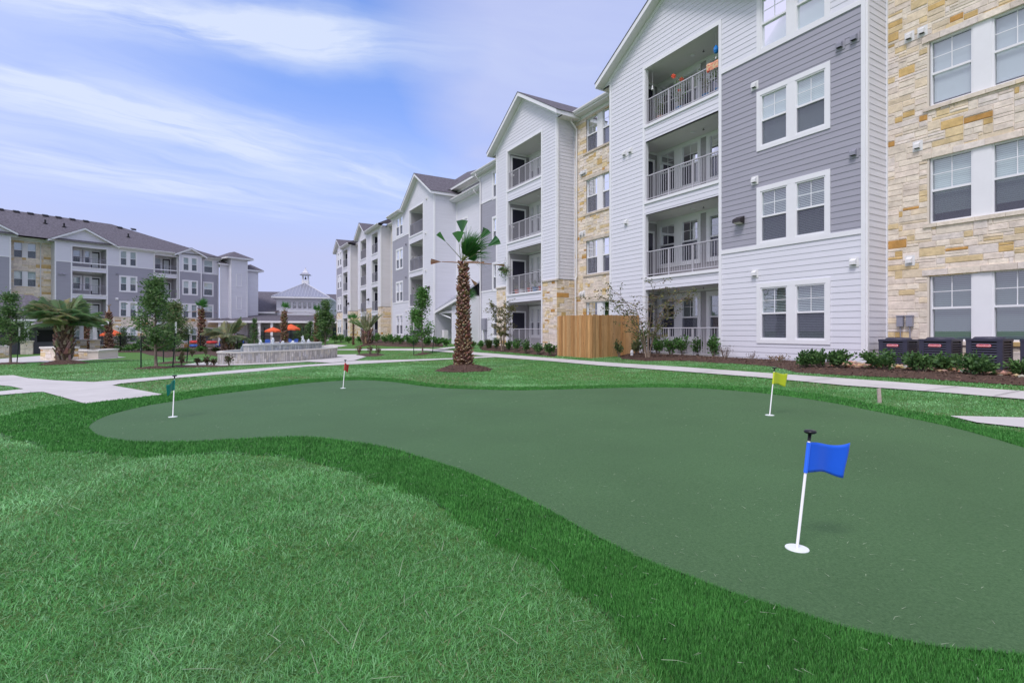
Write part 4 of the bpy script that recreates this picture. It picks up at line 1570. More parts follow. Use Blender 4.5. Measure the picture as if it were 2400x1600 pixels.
    ashlar(st, Pl((60.17, 0.02), (0, -1), (-1, 0)), 0, 1.15, -0.5, 3.62, (), 53, big=1.3, cell=(0.14, 0.11))
    w.build('white_siding', ['white_siding', 'white_trim'], B)
    g.build('grey_siding', 'grey_siding', B)
    st.build('stone_wall', ['limestone', 'mortar'], B)
    side(60.16, 0, RD, 3.66, EZ, 'lap')
    for k in range(4):
        balcony(B, PF, bal[0], bal[1], FR[k], OT[k], 1.5, wins=[(bal[0] + 0.5, bal[0] + 1.4, 0.5, 2.2)], door='left', rail='rail_grey', blind='half', rposts=1, sp=0.16)
        a, b, c, d = wi[k]
        window(B, PF, [(a + 0.04, a + 0.96), (b - 0.96, b - 0.04)], c, d, 'board', ['half', 'half', 'shade', 'closed'][k])
    gable_roof(B, 66.6, 2.5, 12.06, 0.61, 0.42, -6, wall_d=0.0)
    ev = MB()
    eave(ev, PF, 59.7, 64.2, EZ)
    ev.build('eave', ['white_trim', 'soffit_white', 'gutter_paint'], B)
    wall_light(B, PF, 60.9, 4.6)
    lap_end = MB()
    lap(lap_end, Pl((68.47, 0), (0, -1), (1, 0)), 0, 18, -0.5, EZ, ())
    lap_end.build('end_wall', 'white_siding', B)

    # ---- main roof behind the gables
    rf = MB()
    rf.quad((-8.5, -0.72, EZ + 0.2), (25.9, -0.72, EZ + 0.2), (25.9, -8.5, EZ + 3.9), (-8.5, -8.5, EZ + 3.9))
    rf.quad((31.6, -0.72, EZ + 0.2), (68.9, -0.72, EZ + 0.2), (66.0, -8.5, EZ + 3.9), (31.6, -8.5, EZ + 3.9))
    rf.quad((-8.5, -17, EZ + 0.2), (68.9, -17, EZ + 0.2), (66.0, -8.5, EZ + 3.9), (-8.5, -8.5, EZ + 3.9))
    rf.quad((68.9, -0.72, EZ + 0.2), (68.9, -17, EZ + 0.2), (66.0, -8.5, EZ + 3.9), (66.0, -8.5, EZ + 3.9))
    # shallow strips over the forward bays down to their own eaves
    for a, b in [(-0.4, 3.3), (38.8, 42.8), (46.0, 51.5), (59.7, 64.2)]:
        rf.quad((a, 0.44, EZ + 0.2), (b, 0.44, EZ + 0.2), (b, -1.6, EZ + 1.2), (a, -1.6, EZ + 1.2))
        for e in (a, b):
            rf.add([(e, 0.44, EZ + 0.2), (e, -1.6, EZ + 1.2), (e, -1.6, EZ + 0.2)], [(0, 1, 2)])
    # hip over the stair tower behind the deep recess
    hb = [(25.4, -1.5, 12.75), (45.0, -1.5, 12.75), (45.0, -12, 12.75), (25.4, -12, 12.75)]
    rg = [(38.4, -6.2, 16.6), (42.4, -6.2, 16.6)]
    rf.add(hb + rg, [(0, 1, 5, 4), (1, 2, 5), (2, 3, 4, 5), (3, 0, 4)])
    rf.quad((25.42, -1.52, 12.735), (44.9, -1.52, 12.735), (44.9, -11.9, 12.735), (25.42, -11.9, 12.735), 1)
    rf.box(25.36, 33.0, -1.56, -1.52, 12.58, 12.76, 1)
    rf.box(25.36, 25.40, -12, -1.57, 12.58, 12.76, 1)
    rf.build('main_roof', ['shingle', 'white_trim'], B)
    bk = MB()
    bk.box(-8.5, 68.4, -17, -3.6, -0.5, EZ + 0.18)
    bk.build('rear_volume', 'white_siding', B)
    return B


right_building()


# ------------------------------------------------------------------ left building
def left_building():
    B = thing('apartment_building', 'four storey grey and white building with a wide grey shingle roof', 'apartment building', (L0[0], L0[1], 0), math.atan2(uL[1], uL[0]))
    PF, PR = Pl((0, 0)), Pl((0, -1.3))
    FL = [-0.92, 2.20, 5.27, 8.35]
    TOP = [1.72, 4.80, 7.85, 10.62]
    EZL, GT, GB = 10.95, 8.78, 2.80
    w, g, st, tr = MB(), MB(), MB(), MB()

    def win(pl, a, b, k, trim='board', dz=(0.62, 2.32), two=True, blind='closed'):
        z0, z1 = FL[k] + dz[0], FL[k] + dz[1]
        us = [(a, (a + b) / 2 - 0.17), ((a + b) / 2 + 0.17, b)] if two else [(a, b)]
        window(B, pl, us, z0, z1, trim, blind, grid=k < 2)
        return (a - 0.02, b + 0.02, z0 - 0.02, z1 + 0.02)

    def clad(pl, a, b, holes, clipg=None):
        lap(w, pl, a, b, GT + 0.12, EZL, holes)
        lap(g, pl, a, b, GB + 0.02, GT, holes)
        pbox(w, pl, a + 0.02, b - 0.02, GT, GT + 0.12, -0.01, 0.036, 1)
        ashlar(st, pl, a, b, -1.6, GB - 0.05, holes, int(abs(a) * 10) + 7, big=1.4, cell=(0.16, 0.13))
        pbox(st, pl, a, b, GB - 0.05, GB + 0.02, -0.04, 0.06, 0, (0.62, 0.56, 0.5))

    def bal(pl, a, b, ks, wins, door):
        for k in ks:
            balcony(B, pl, a, b, FL[k], TOP[k], 1.5, wins=[(a + x0, a + x1, 0.55, 2.2) for x0, x1 in wins], door=door, blind='closed', rail='rail_grey', rposts=2, sp=0.16, grid=False)
        for k in range(3):
            beam(w, pl, a, b, TOP[k], FL[k + 1], 0, 1)
        for t in (a - 0.06, b + 0.06):
            vcorner(tr, pl, t, GB, TOP[3] + 0.12)
        pbox(tr, pl, a, b, TOP[3], TOP[3] + 0.12, -0.01, 0.036)
        return (a, b, -1.6, TOP[3])
    # bay with wide balconies under a gable, window column to its right
    hb = bal(PF, 0.0, 3.19, range(4), [(1.95, 2.85), (1.0, 1.75)], 'back')
    hw = [win(PF, -2.95, -1.35, k) for k in range(4)]
    clad(PF, -4.82, 4.70, [hb] + hw)
    lap(w, PF, -1.2, 5.2, EZL, 13.0, (), clip=(2.1, 12.62, 0.53))
    # second balcony column
    hb2 = bal(PF, -7.47, -4.96, range(4), [(1.2, 2.2)], 'back')
    clad(PF, -7.6, -4.82, [hb2])
    # bay with paired windows under a small gable
    P2 = Pl((0, 0.25))
    hw = [win(P2, -9.75, -8.1, k) for k in range(4)]
    clad(P2, -10.34, -7.58, hw)
    lap(w, P2, -10.8, -7.1, EZL, 12.6, (), clip=(-8.95, 11.86, 0.50))
    # plain column
    P3 = Pl((0, -0.25))
    hw = [win(P3, -11.95, -10.85, k, two=False) for k in range(4)]
    clad(P3, -12.75, -10.34, hw)
    for pl, t in ((PF, 4.64), (PF, -4.86), (P2, -10.28), (P2, -7.62), (P3, -12.7)):
        pbox(tr, pl, t - 0.06, t + 0.06, GB, EZL, -0.04, 0.044)
    # recessed stone bay with window pairs
    hs = []
    for k in range(4):
        a, b, z0, z1 = 5.95, 7.75, FL[k] + 0.62, FL[k] + 2.26
        window(B, PR, [(a, 6.66), (7.04, b)], z0, z1, 'stone', 'closed', grid=False)
        hs.append((a, b, z0, z1))
    ashlar(st, PR, 4.70, 8.20, -1.6, EZL, hs, 77, big=1.4, cell=(0.16, 0.13))
    lap(w, Pl((4.70, 0), (0, -1), (1, 0)), 0, 1.3, GB, EZL)
    # next bay, running out of the picture
    clad(PF, 8.20, 16.0, [])
    lap(w, PF, 7.6, 14.5, EZL, 13.6, (), clip=(11.4, 13.1, 0.55))
    pbox(tr, PF, 8.2, 8.32, GB, EZL, -0.04, 0.044)
    w.build('white_siding', ['white_siding', 'white_trim'], B)
    g.build('grey_siding', 'grey_siding', B)
    st.build('stone_wall', ['limestone', 'mortar'], B)
    tr.build('trim_boards', 'white_trim', B)
    gable_roof(B, 2.1, 3.25, EZL - 0.02, 0.53, 0.40, -3.6, wall_d=0.0)
    gable_roof(B, -8.95, 1.95, EZL - 0.12, 0.50, 0.62, -2.6, wall_d=0.25)
    gable_roof(B, 11.4, 3.7, EZL + 0.2, 0.53, 0.40, -3.6, wall_d=0.0)
    ev = MB()
    eave(ev, PR, 4.6, 8.2, EZL)
    eave(ev, PF, -7.1, -1.1, EZL)
    eave(ev, P3, -13.0, -10.4, EZL - 0.05)
    ev.build('eave', ['white_trim', 'soffit_white', 'gutter_paint'], B)
    downspout(B, PR, 5.6, EZL, -1.0)
    downspout(B, PF, -4.9, EZL, -1.0, over=0.42)
    for t, z in [(3.9, 7.4), (4.25, 7.4), (4.0, 4.1), (-1.0, 7.9), (-1.0, 4.9), (-3.6, 7.6), (-4.1, 7.6), (-1.0, 1.6)]:
        vent(B, PF, t, z, 'vent_grey' if z > 5 else 'vent_white', 0.2)
    # tower at the far end, plain white, with hip roofs
    t = MB()
    lap(t, Pl((0, 0.1)), -13.85, -12.75, -1.6, 10.2)
    lap(t, Pl((0, 0.9)), -16.15, -13.85, -1.6, 11.1)
    lap(t, Pl((-13.85, 0.9), (0, -1), (1, 0)), 0, 3.0, -1.6, 11.1)
    lap(t, Pl((0, 0.0)), -18.2, -16.15, -1.6, 9.7)
    lap(t, Pl((-18.2, 0.0), (0, -1), (-1, 0)), 0, 5.0, -1.6, 9.7)
    lap(t, Pl((-16.15, 0.9), (0, -1), (-1, 0)), 0, 5.0, 9.0, 11.1)
    for zc in (5.0, 8.2):
        for x0, x1, z0, z1 in [(-15.35, -15.28, zc - .9, zc + .9), (-14.65, -14.58, zc - .9, zc + .9), (-15.28, -14.65, zc + .83, zc + .9), (-15.28, -14.65, zc - .9, zc - .83)]:
            pbox(t, Pl((0, 0.9)), x0, x1, z0, z1, 0.0, 0.04, 1)
    pbox(t, Pl((0, 0.9)), -13.93, -13.84, -1.0, 11.1, -0.02, 0.045, 1)
    pbox(t, Pl((0, 0.9)), -16.16, -16.07, -1.0, 11.1, -0.02, 0.045, 1)
    pbox(t, Pl((0, 0.1)), -12.84, -12.74, -1.0, 10.2, -0.02, 0.045, 1)
    t.build('tower_wall', ['white_siding', 'white_trim'], B)
    r = MB()

    def hip(x0, x1, y0, y1, z, rise, inset=None):
        xm, ym = (x0 + x1) / 2, (y0 + y1) / 2
        r.box(x0, x1, y0, y1, z, z + 0.2, 1)
        h = min(x1 - x0, y1 - y0) / 2
        a = [(x0 - .03, y0 - .03, z + 0.2), (x1 + .03, y0 - .03, z + 0.2), (x1 + .03, y1 + .03, z + 0.2), (x0 - .03, y1 + .03, z + 0.2)]
        if x1 - x0 > y1 - y0:
            rg = [(x0 + h, ym, z + 0.2 + rise), (x1 - h, ym, z + 0.2 + rise)]
            r.add(a + rg, [(0, 1, 5, 4), (1, 2, 5), (2, 3, 4, 5), (3, 0, 4)], 0)
        else:
            rg = [(xm, y0 + h, z + 0.2 + rise), (xm, y1 - h, z + 0.2 + rise)]
            r.add(a + rg, [(0, 1, 4), (1, 2, 5, 4), (2, 3, 5), (3, 0, 4, 5)], 0)
    hip(-16.75, -13.1, -3.6, 1.5, 11.1, 1.0)
    hip(-18.8, -16.2, -6.0, 0.5, 9.7, 0.9)
    r.box(-14.2, -12.5, -3.0, 0.5, 10.2, 10.38, 1)
    r.add([(-14.2, .53, 10.38), (-12.5, .53, 10.38), (-12.5, -3, 11.4), (-14.2, -3, 11.4)], [(0, 1, 2, 3)], 0)
    r.build('tower_roof', ['shingle', 'white_trim'], B)
    # main roof, ridge 6 m behind the front
    m = MB()
    ez, rz = EZL + 0.19, 14.75
    m.add([(20, 0.44, ez), (-12.9, 0.44, ez), (-2.3, -6.1, rz), (20, -6.1, rz)], [(0, 1, 2, 3)])
    m.add([(20, -13, ez), (-12.9, -13, ez), (-2.3, -6.1, rz), (20, -6.1, rz)], [(0, 1, 2, 3)])
    m.add([(-12.9, 0.44, ez), (-12.9, -13, ez), (-2.3, -6.1, rz)], [(0, 1, 2)])
    m.box(16.0, 16.2, -12, 0, -1.5, ez)
    m.build('main_roof', 'shingle', B)
    for i, s in enumerate([-4.4, -2.9, 0.4, 1.7, 3.0, 4.2, 5.5, 6.7, 8.0]):
        v = MB()
        dd = -5.75 if s > -2 else -5.2
        z = ez + (0.44 - dd) * (rz - ez) / 6.54
        v.hexa([(s - .25, dd + .25, z - .1), (s + .25, dd + .25, z - .1), (s + .25, dd - .2, z + .1), (s - .25, dd - .2, z + .1), (s - .25, dd + .25, z + .1), (s + .25, dd + .25, z + .1), (s + .25, dd - .2, z + .24), (s - .25, dd - .2, z + .24)])
        v.build('roof_vent', 'bronze_fixture', B)
    for s, dd in [(3.1, -3.2), (4.7, -3.5), (-3.0, -2.6)]:
        v = MB()
        z = ez + (0.44 - dd) * (rz - ez) / 6.54
        v.tube([(s, dd, z - 0.1), (s, dd, z + 0.45)], 0.09, 8)
        v.tube([(s, dd, z - 0.05), (s, dd, z + 0.06)], 0.2, 8)
        v.build('vent_pipe', 'black_metal', B)
    bk = MB()
    bk.box(-12.5, 15.9, -12, -1.7, -1.5, ez - 0.02)
    bk.build('rear_volume', 'white_siding', B)


left_building()


# ------------------------------------------------------------------ clubhouse at the end of the court
def clubhouse():
    Y0 = 78.0
    c = np.array([at(770, Y0), Y0])
    ang = math.atan2(-0.24, -0.97)
    B = thing('clubhouse', 'low white clubhouse with a silver metal hip roof and small open cupola', 'clubhouse', (c[0], c[1], 0), ang)
    # local: +x towards picture left along the front, +y towards the court
    G0 = -1.1
    PF = Pl((0, -0.45))
    w = MB()
    wx = [0.65 + 0.78 * i for i in range(6)]
    wx = [1.75 + 0.72 * i for i in range(6)]
    hs = [(x, x + 0.5, 4.4, 5.45) for x in wx]
    lap(w, PF, 0.3, 7.4, 2.2, 5.95, hs, e=0.2)
    lap(w, Pl((0.3, -0.45), (0, -1), (-1, 0)), 0, 11, G0, 5.95, (), e=0.2)
    lap(w, Pl((7.4, -0.45), (0, -1), (1, 0)), 0, 11, G0, 5.95, (), e=0.2)
    pbox(w, PF, 0.3, 7.4, 3.95, 4.1, 0, 0.05, 1)
    w.build('wall', ['white_siding', 'white_trim'], B)
    for x in wx:
        window(B, PF, [(x, x + 0.5)], 4.4, 5.45, 'none', 'half', screen=False, grid=False)
    r = MB()
    x0, x1, y0, y1, z = -0.25, 8.0, 0.35, -11.8, 5.95
    r.hexa([(x0, y1, z), (x1, y1, z), (x1, y0, z), (x0, y0, z), (x0, y1, z + .2), (x1, y1, z + .2), (x1, y0, z + .2), (x0, y0, z + .2)], 1)
    zp, ya, yb, xm = 8.6, y0 - 4.1, y1 + 4.1, (x0 + x1) / 2
    A, Bq, C, D = (x0, y0, z + .2), (x1, y0, z + .2), (x1, y1, z + .2), (x0, y1, z + .2)
    E1, E2 = (xm, ya, zp), (xm, yb, zp)
    r.add([A, Bq, C, D, E1, E2], [(0, 1, 4), (1, 2, 5, 4), (2, 3, 5), (3, 0, 4, 5)], 0)
    # standing seams

    def seam(p, q):
        r.tube([p, q], 0.045, 4, 2, cap=False)
    for i in range(1, 18):
        x = x0 + (x1 - x0) * i / 18
        f = 1 - abs(x - xm) / ((x1 - x0) / 2)
        seam((x, y0, z + .22), (x, y0 + (ya - y0) * f, z + .22 + (zp - z - .2) * f))
    for i in range(1, 26):
        y = y0 + (y1 - y0) * i / 26
        f = min(1, (y0 - y) / 4.1, (y - y1) / 4.1)
        seam((x0, y, z + .22), (x0 + (xm - x0) * f, y, z + .22 + (zp - z - .2) * f))
    for p, q in ((A, E1), (Bq, E1), (E1, E2), (D, E2)):
        r.tube([p, q], 0.08, 6, 2, cap=False)
    r.build('metal_roof', ['metal_roof', 'white_trim', 'metal_seam'], B)
    # cupola
    cu = MB()
    cx, cy, s = xm, ya - 0.6, 0.50
    cu.box(cx - s, cx + s, cy - s, cy + s, zp - 0.5, zp + 0.42, 0)
    for a in (-1, 1):
        for b in (-1, 1):
            cu.box(cx + a * (s - .11) - .07, cx + a * (s - .11) + .07, cy + b * (s - .11) - .07, cy + b * (s - .11) + .07, zp + 0.42, zp + 1.2, 0)
    cu.box(cx - s, cx + s, cy - s, cy + s, zp + 1.2, zp + 1.3, 0)
    prof = [(0.80, 1.28), (0.70, 1.38), (0.44, 1.62), (0.26, 1.92), (0.11, 2.25), (0.02, 2.5)]
    o = len(cu.v)
    for rr, zz in prof:
        cu.v += [(cx - rr, cy - rr, zp + zz), (cx + rr, cy - rr, zp + zz), (cx + rr, cy + rr, zp + zz), (cx - rr, cy + rr, zp + zz)]
    for i in range(len(prof) - 1):
        for k in range(4):
            cu.f.append((o + i * 4 + k, o + i * 4 + (k + 1) % 4, o + i * 4 + 4 + (k + 1) % 4, o + i * 4 + 4 + k))
            cu.m.append(1)
            cu.c.append(None)
    cu.lathe([(0.02, 1.2), (0.04, 1.0), (0.12, 0.85), (0.14, 0.65), (0.15, 0.6)], 10, 2, c=(cx, cy, zp))
    cu.build('cupola', ['white_trim', 'metal_roof', 'bronze_fixture'], B)
    # shingled wing to the left
    wg = MB()
    lap(wg, Pl((0, -0.2)), 7.4, 13.4, 1.0, 3.8, (), 0, e=0.2)
    lap(wg, Pl((13.4, -0.2), (0, -1), (1, 0)), 0, 6, 1.0, 3.8, (), 0, e=0.2)
    wg.build('wing_wall', ['white_siding'], B)
    wr = MB()
    wr.add([(7.4, 0.3, 3.85), (14.0, 0.3, 3.85), (11.8, -9.0, 7.5), (2.0, -9.0, 7.5), (7.4, -0.5, 4.1)], [(0, 1, 2, 3)], 0)
    wr.add([(14.0, 0.3, 3.85), (14.0, -18, 3.85), (11.8, -9.0, 7.5)], [(0, 1, 2)], 0)
    wr.add([(2.0, -9.0, 7.5), (11.8, -9.0, 7.5), (14, -18, 3.85), (2, -18, 3.85)], [(0, 1, 2, 3)], 0)
    wr.add([(-14, -12, 7.45), (2, -12, 7.45), (2, -9, 6.0), (-14, -9, 6.0)], [(0, 1, 2, 3)], 0)
    wr.add([(-14, -9, 6.0), (2, -9, 6.0), (2, -9, 3.0), (-14, -9, 3.0)], [(0, 1, 2, 3)], 1)
    wr.hexa([(7.4, 0.3, 3.68), (14.0, 0.3, 3.68), (14.0, 0.36, 3.68), (7.4, 0.36, 3.68), (7.4, 0.3, 3.86), (14.0, 0.3, 3.86), (14.0, 0.36, 3.86), (7.4, 0.36, 3.86)], 1)
    wr.build('wing_roof', ['shingle', 'white_trim'], B)
    for x, y, h in [(6.3, -9, 0.75), (5.0, -9.2, 1.3)]:
        v = MB()
        v.tube([(x, y, 7.3), (x, y, 7.4 + h)], 0.1, 8)
        v.build('chimney_pipe', 'black_metal', B)
    # porch along the front
    p = MB()
    p.add([(-4.0, 5.6, 2.45), (14.8, 5.6, 2.45), (13.0, 0.0, 3.45), (-2.0, 0.0, 3.45)], [(0, 1, 2, 3)], 0)
    p.hexa([(-4.0, 5.55, 2.2), (14.8, 5.55, 2.2), (14.8, 5.62, 2.2), (-4.0, 5.62, 2.2), (-4.0, 5.55, 2.46), (14.8, 5.55, 2.46), (14.8, 5.62, 2.46), (-4.0, 5.62, 2.46)], 1)
    p.add([(-4.0, 5.55, 2.3), (14.8, 5.55, 2.3), (14.8, 0, 2.3), (-4.0, 0, 2.3)], [(0, 1, 2, 3)], 2)
    p.add([(-4.0, -0.3, -1.2), (14.8, -0.3, -1.2), (14.8, -0.3, 2.6), (-4.0, -0.3, 2.6)], [(0, 1, 2, 3)], 3)
    p.build('porch_roof', ['shingle', 'white_trim', 'soffit_white', 'mortar'], B)
    for x in (-3.4, 1.6, 6.9, 8.5, 13.4):
        q = MB()
        q.box(x - 0.16, x + 0.16, 5.1, 5.42, -0.3, 2.25, 0)
        q.box(x - 0.32, x + 0.32, 4.95, 5.6, -1.3, -0.3, 1)
        q.build('column', ['white_trim', 'mortar'], B)
    for x0_, x1_ in [(-3.0, -0.6), (0.2, 3.0), (3.6, 6.2), (9.0, 10.6), (11.0, 13.0)]:
        q = MB()
        q.box(x0_, x1_, -0.28, -0.22, -1.0, 1.6, 0)
        for i in range(4):
            xx = x0_ + (x1_ - x0_) * i / 3
            q.box(xx - 0.05, xx + 0.05, -0.22, -0.16, -1.0, 1.6, 1)
        q.build('glass_door', ['club_glass', 'bronze_fixture'], B)


mat('club_glass', (0.10, 0.16, 0.17), 0.08, spec=0.8)
clubhouse()


# ------------------------------------------------------------------ pavilion and low stone walls
def pavilion():
    x0 = at(63, 41)
    PRZ = R(41)

    def loc(px, Y):
        dx, dy = at(px, Y) - x0, Y - 41
        return (dx * math.cos(PRZ) + dy * math.sin(PRZ), -dx * math.sin(PRZ) + dy * math.cos(PRZ))
    B = thing('pavilion', 'dark grey open pavilion with white posts on stone piers beside the stubby palm', 'pavilion', (x0, 41, -0.78), PRZ)
    # local metres from the near pier
    w = MB()
    PW = Pl((0, 1.6), (-1, 0), (0, -1))
    lap(w, PW, -2.5, 6.0, -0.2, 2.6, [(-1.6, -0.55, 0.95, 1.95)], 0)
    w.box(0.5, 1.65, 1.75, 1.8, 0.9, 2.0, 1)
    lap(w, Pl((2.5, 1.6), (0, 1), (1, 0)), 0, 4, -0.2, 2.6, (), 0)
    w.build('wall', ['dark_siding', 'dark_room'], B)
    for (x, y) in [(0, 0), loc(191, 47), loc(222, 47), (-5.0, 0)]:
        p = MB()
        ashlar(p, Pl((x, y - 0.36), (1, 0), (0, -1)), -0.36, 0.36, -0.2, 1.0, (), int(abs(x) * 9) + 3)
        ashlar(p, Pl((x + 0.36, y), (0, 1), (1, 0)), -0.36, 0.36, -0.2, 1.0, (), int(abs(x) * 9) + 5)
        p.box(x - 0.35, x + 0.35, y - 0.35, y + 0.35, -0.2, 0.99, 1, (0.5, .46, .42))
        p.box(x - 0.43, x + 0.43, y - 0.43, y + 0.43, 1.0, 1.1, 0, (0.66, 0.6, 0.54))
        p.box(x - 0.15, x + 0.15, y - 0.15, y + 0.15, 1.1, 2.6, 2)
        p.build('column', ['limestone', 'mortar', 'white_trim'], B)
    b = MB()
    b.box(-5.5, 2.9, -0.2, 0.2, 2.52, 2.78, 0)
    (xa, ya), (xb, yb) = loc(165, 47), loc(255, 47)
    b.hexa([(xa, ya - .2, 2.5), (xb, yb - .2, 2.5), (xb, yb + .2, 2.5), (xa, ya + .2, 2.5), (xa, ya - .2, 2.82), (xb, yb - .2, 2.82), (xb, yb + .2, 2.82), (xa, ya + .2, 2.82)], 0)
    b.build('beam', 'white_trim', B)
    r = MB()
    e0, e1, f0, f1, z, rz = -7.5, 3.4, -0.6, 6.5, 2.78, 4.9
    r.add([(e0, f0, z), (e1, f0, z), (e1, f1, z), (e0, f1, z), (-4.2, 2.9, rz), (0.2, 2.9, rz)], [(0, 1, 5, 4), (1, 2, 5), (2, 3, 4, 5), (3, 0, 4), (0, 1, 2, 3)], 0)
    r.box(e0, e1, f0 - .04, f0, z - 0.12, z + .01, 1)
    # low canopy roof at the front
    r.add([(0.3, -1.6, 2.42), (2.1, -1.6, 2.42), (2.1, -0.65, 2.42), (0.3, -0.65, 2.42), (0.9, -1.1, 2.8), (1.5, -1.1, 2.8)], [(0, 1, 5, 4), (1, 2, 5), (2, 3, 4, 5), (3, 0, 4), (0, 1, 2, 3)], 0)
    r.box(0.3, 2.1, -1.64, -1.6, 2.3, 2.43, 1)
    r.build('roof', ['shingle', 'white_trim', 'metal_roof'], B)


def stone_bench(name, label, pts, h, th, seed, cap=0.09, group='low cream stone walls around the patio'):
    """a low stone wall along a line of ground points"""
    o = np.mean(np.array(pts), 0)
    z = min(grnd(*p) for p in pts)
    T = thing(name, label, 'stone wall', (o[0], o[1], z), group=group)
    body, cp = MB(), MB()
    for a, b in zip(pts[:-1], pts[1:]):
        a, b = np.array(a) - o, np.array(b) - o
        t = (b - a) / np.linalg.norm(b - a)
        nn = np.array([t[1], -t[0]])
        if nn[1] > 0:
            nn = -nn
        L = np.linalg.norm(b - a)
        ashlar(body, Pl(a, t, nn), 0, L, -0.1, h - cap, (), seed, big=1.2)
        ashlar(body, Pl(b, -nn, t if t[0] > 0 else -t), 0, th, -0.1, h - cap, (), seed + 1)
        q = [a, b, b - nn * th, a - nn * th]
        body.hexa([(p[0], p[1], -0.1) for p in q] + [(p[0], p[1], h - cap - 0.004) for p in q], 1)
        q = [a - t * .04 + nn * .05, b + t * .04 + nn * .05, b + t * .04 - nn * (th + .05), a - t * .04 - nn * (th + .05)]
        cp.hexa([(p[0], p[1], h - cap) for p in q] + [(p[0], p[1], h) for p in q], 0)
    body.build('stone_face', ['limestone', 'mortar'], T)
    cp.build('capstone', 'cap_stone', T)


mat('dark_siding', (0.15, 0.15, 0.175), 0.7)
mat('cap_stone', (0.68, 0.65, 0.60), 0.8, var=0.06, vs=6)
pavilion()
stone_bench('stone_wall', 'tall cream stone block wall just behind the stubby palm trunk', [gpt(95, 844), gpt(136, 845)], 0.74, 0.9, 61)
stone_bench('stone_wall', 'long low curved stone seat wall right of the stubby palm trunk', [gpt(163, 841), gpt(205, 842), gpt(254, 838)], 0.55, 0.5, 63)
stone_bench('stone_wall', 'stone wall at the left edge behind the young oak with stakes', [gpt(-90, 842), gpt(21, 838)], 0.8, 0.4, 65)
stone_bench('stone_wall', 'small stone wall between the pavilion pier and the leafless palm trunk', [(at(232, 48), 48.2), (at(252, 48.6), 48.4)], 0.62, 0.4, 67)


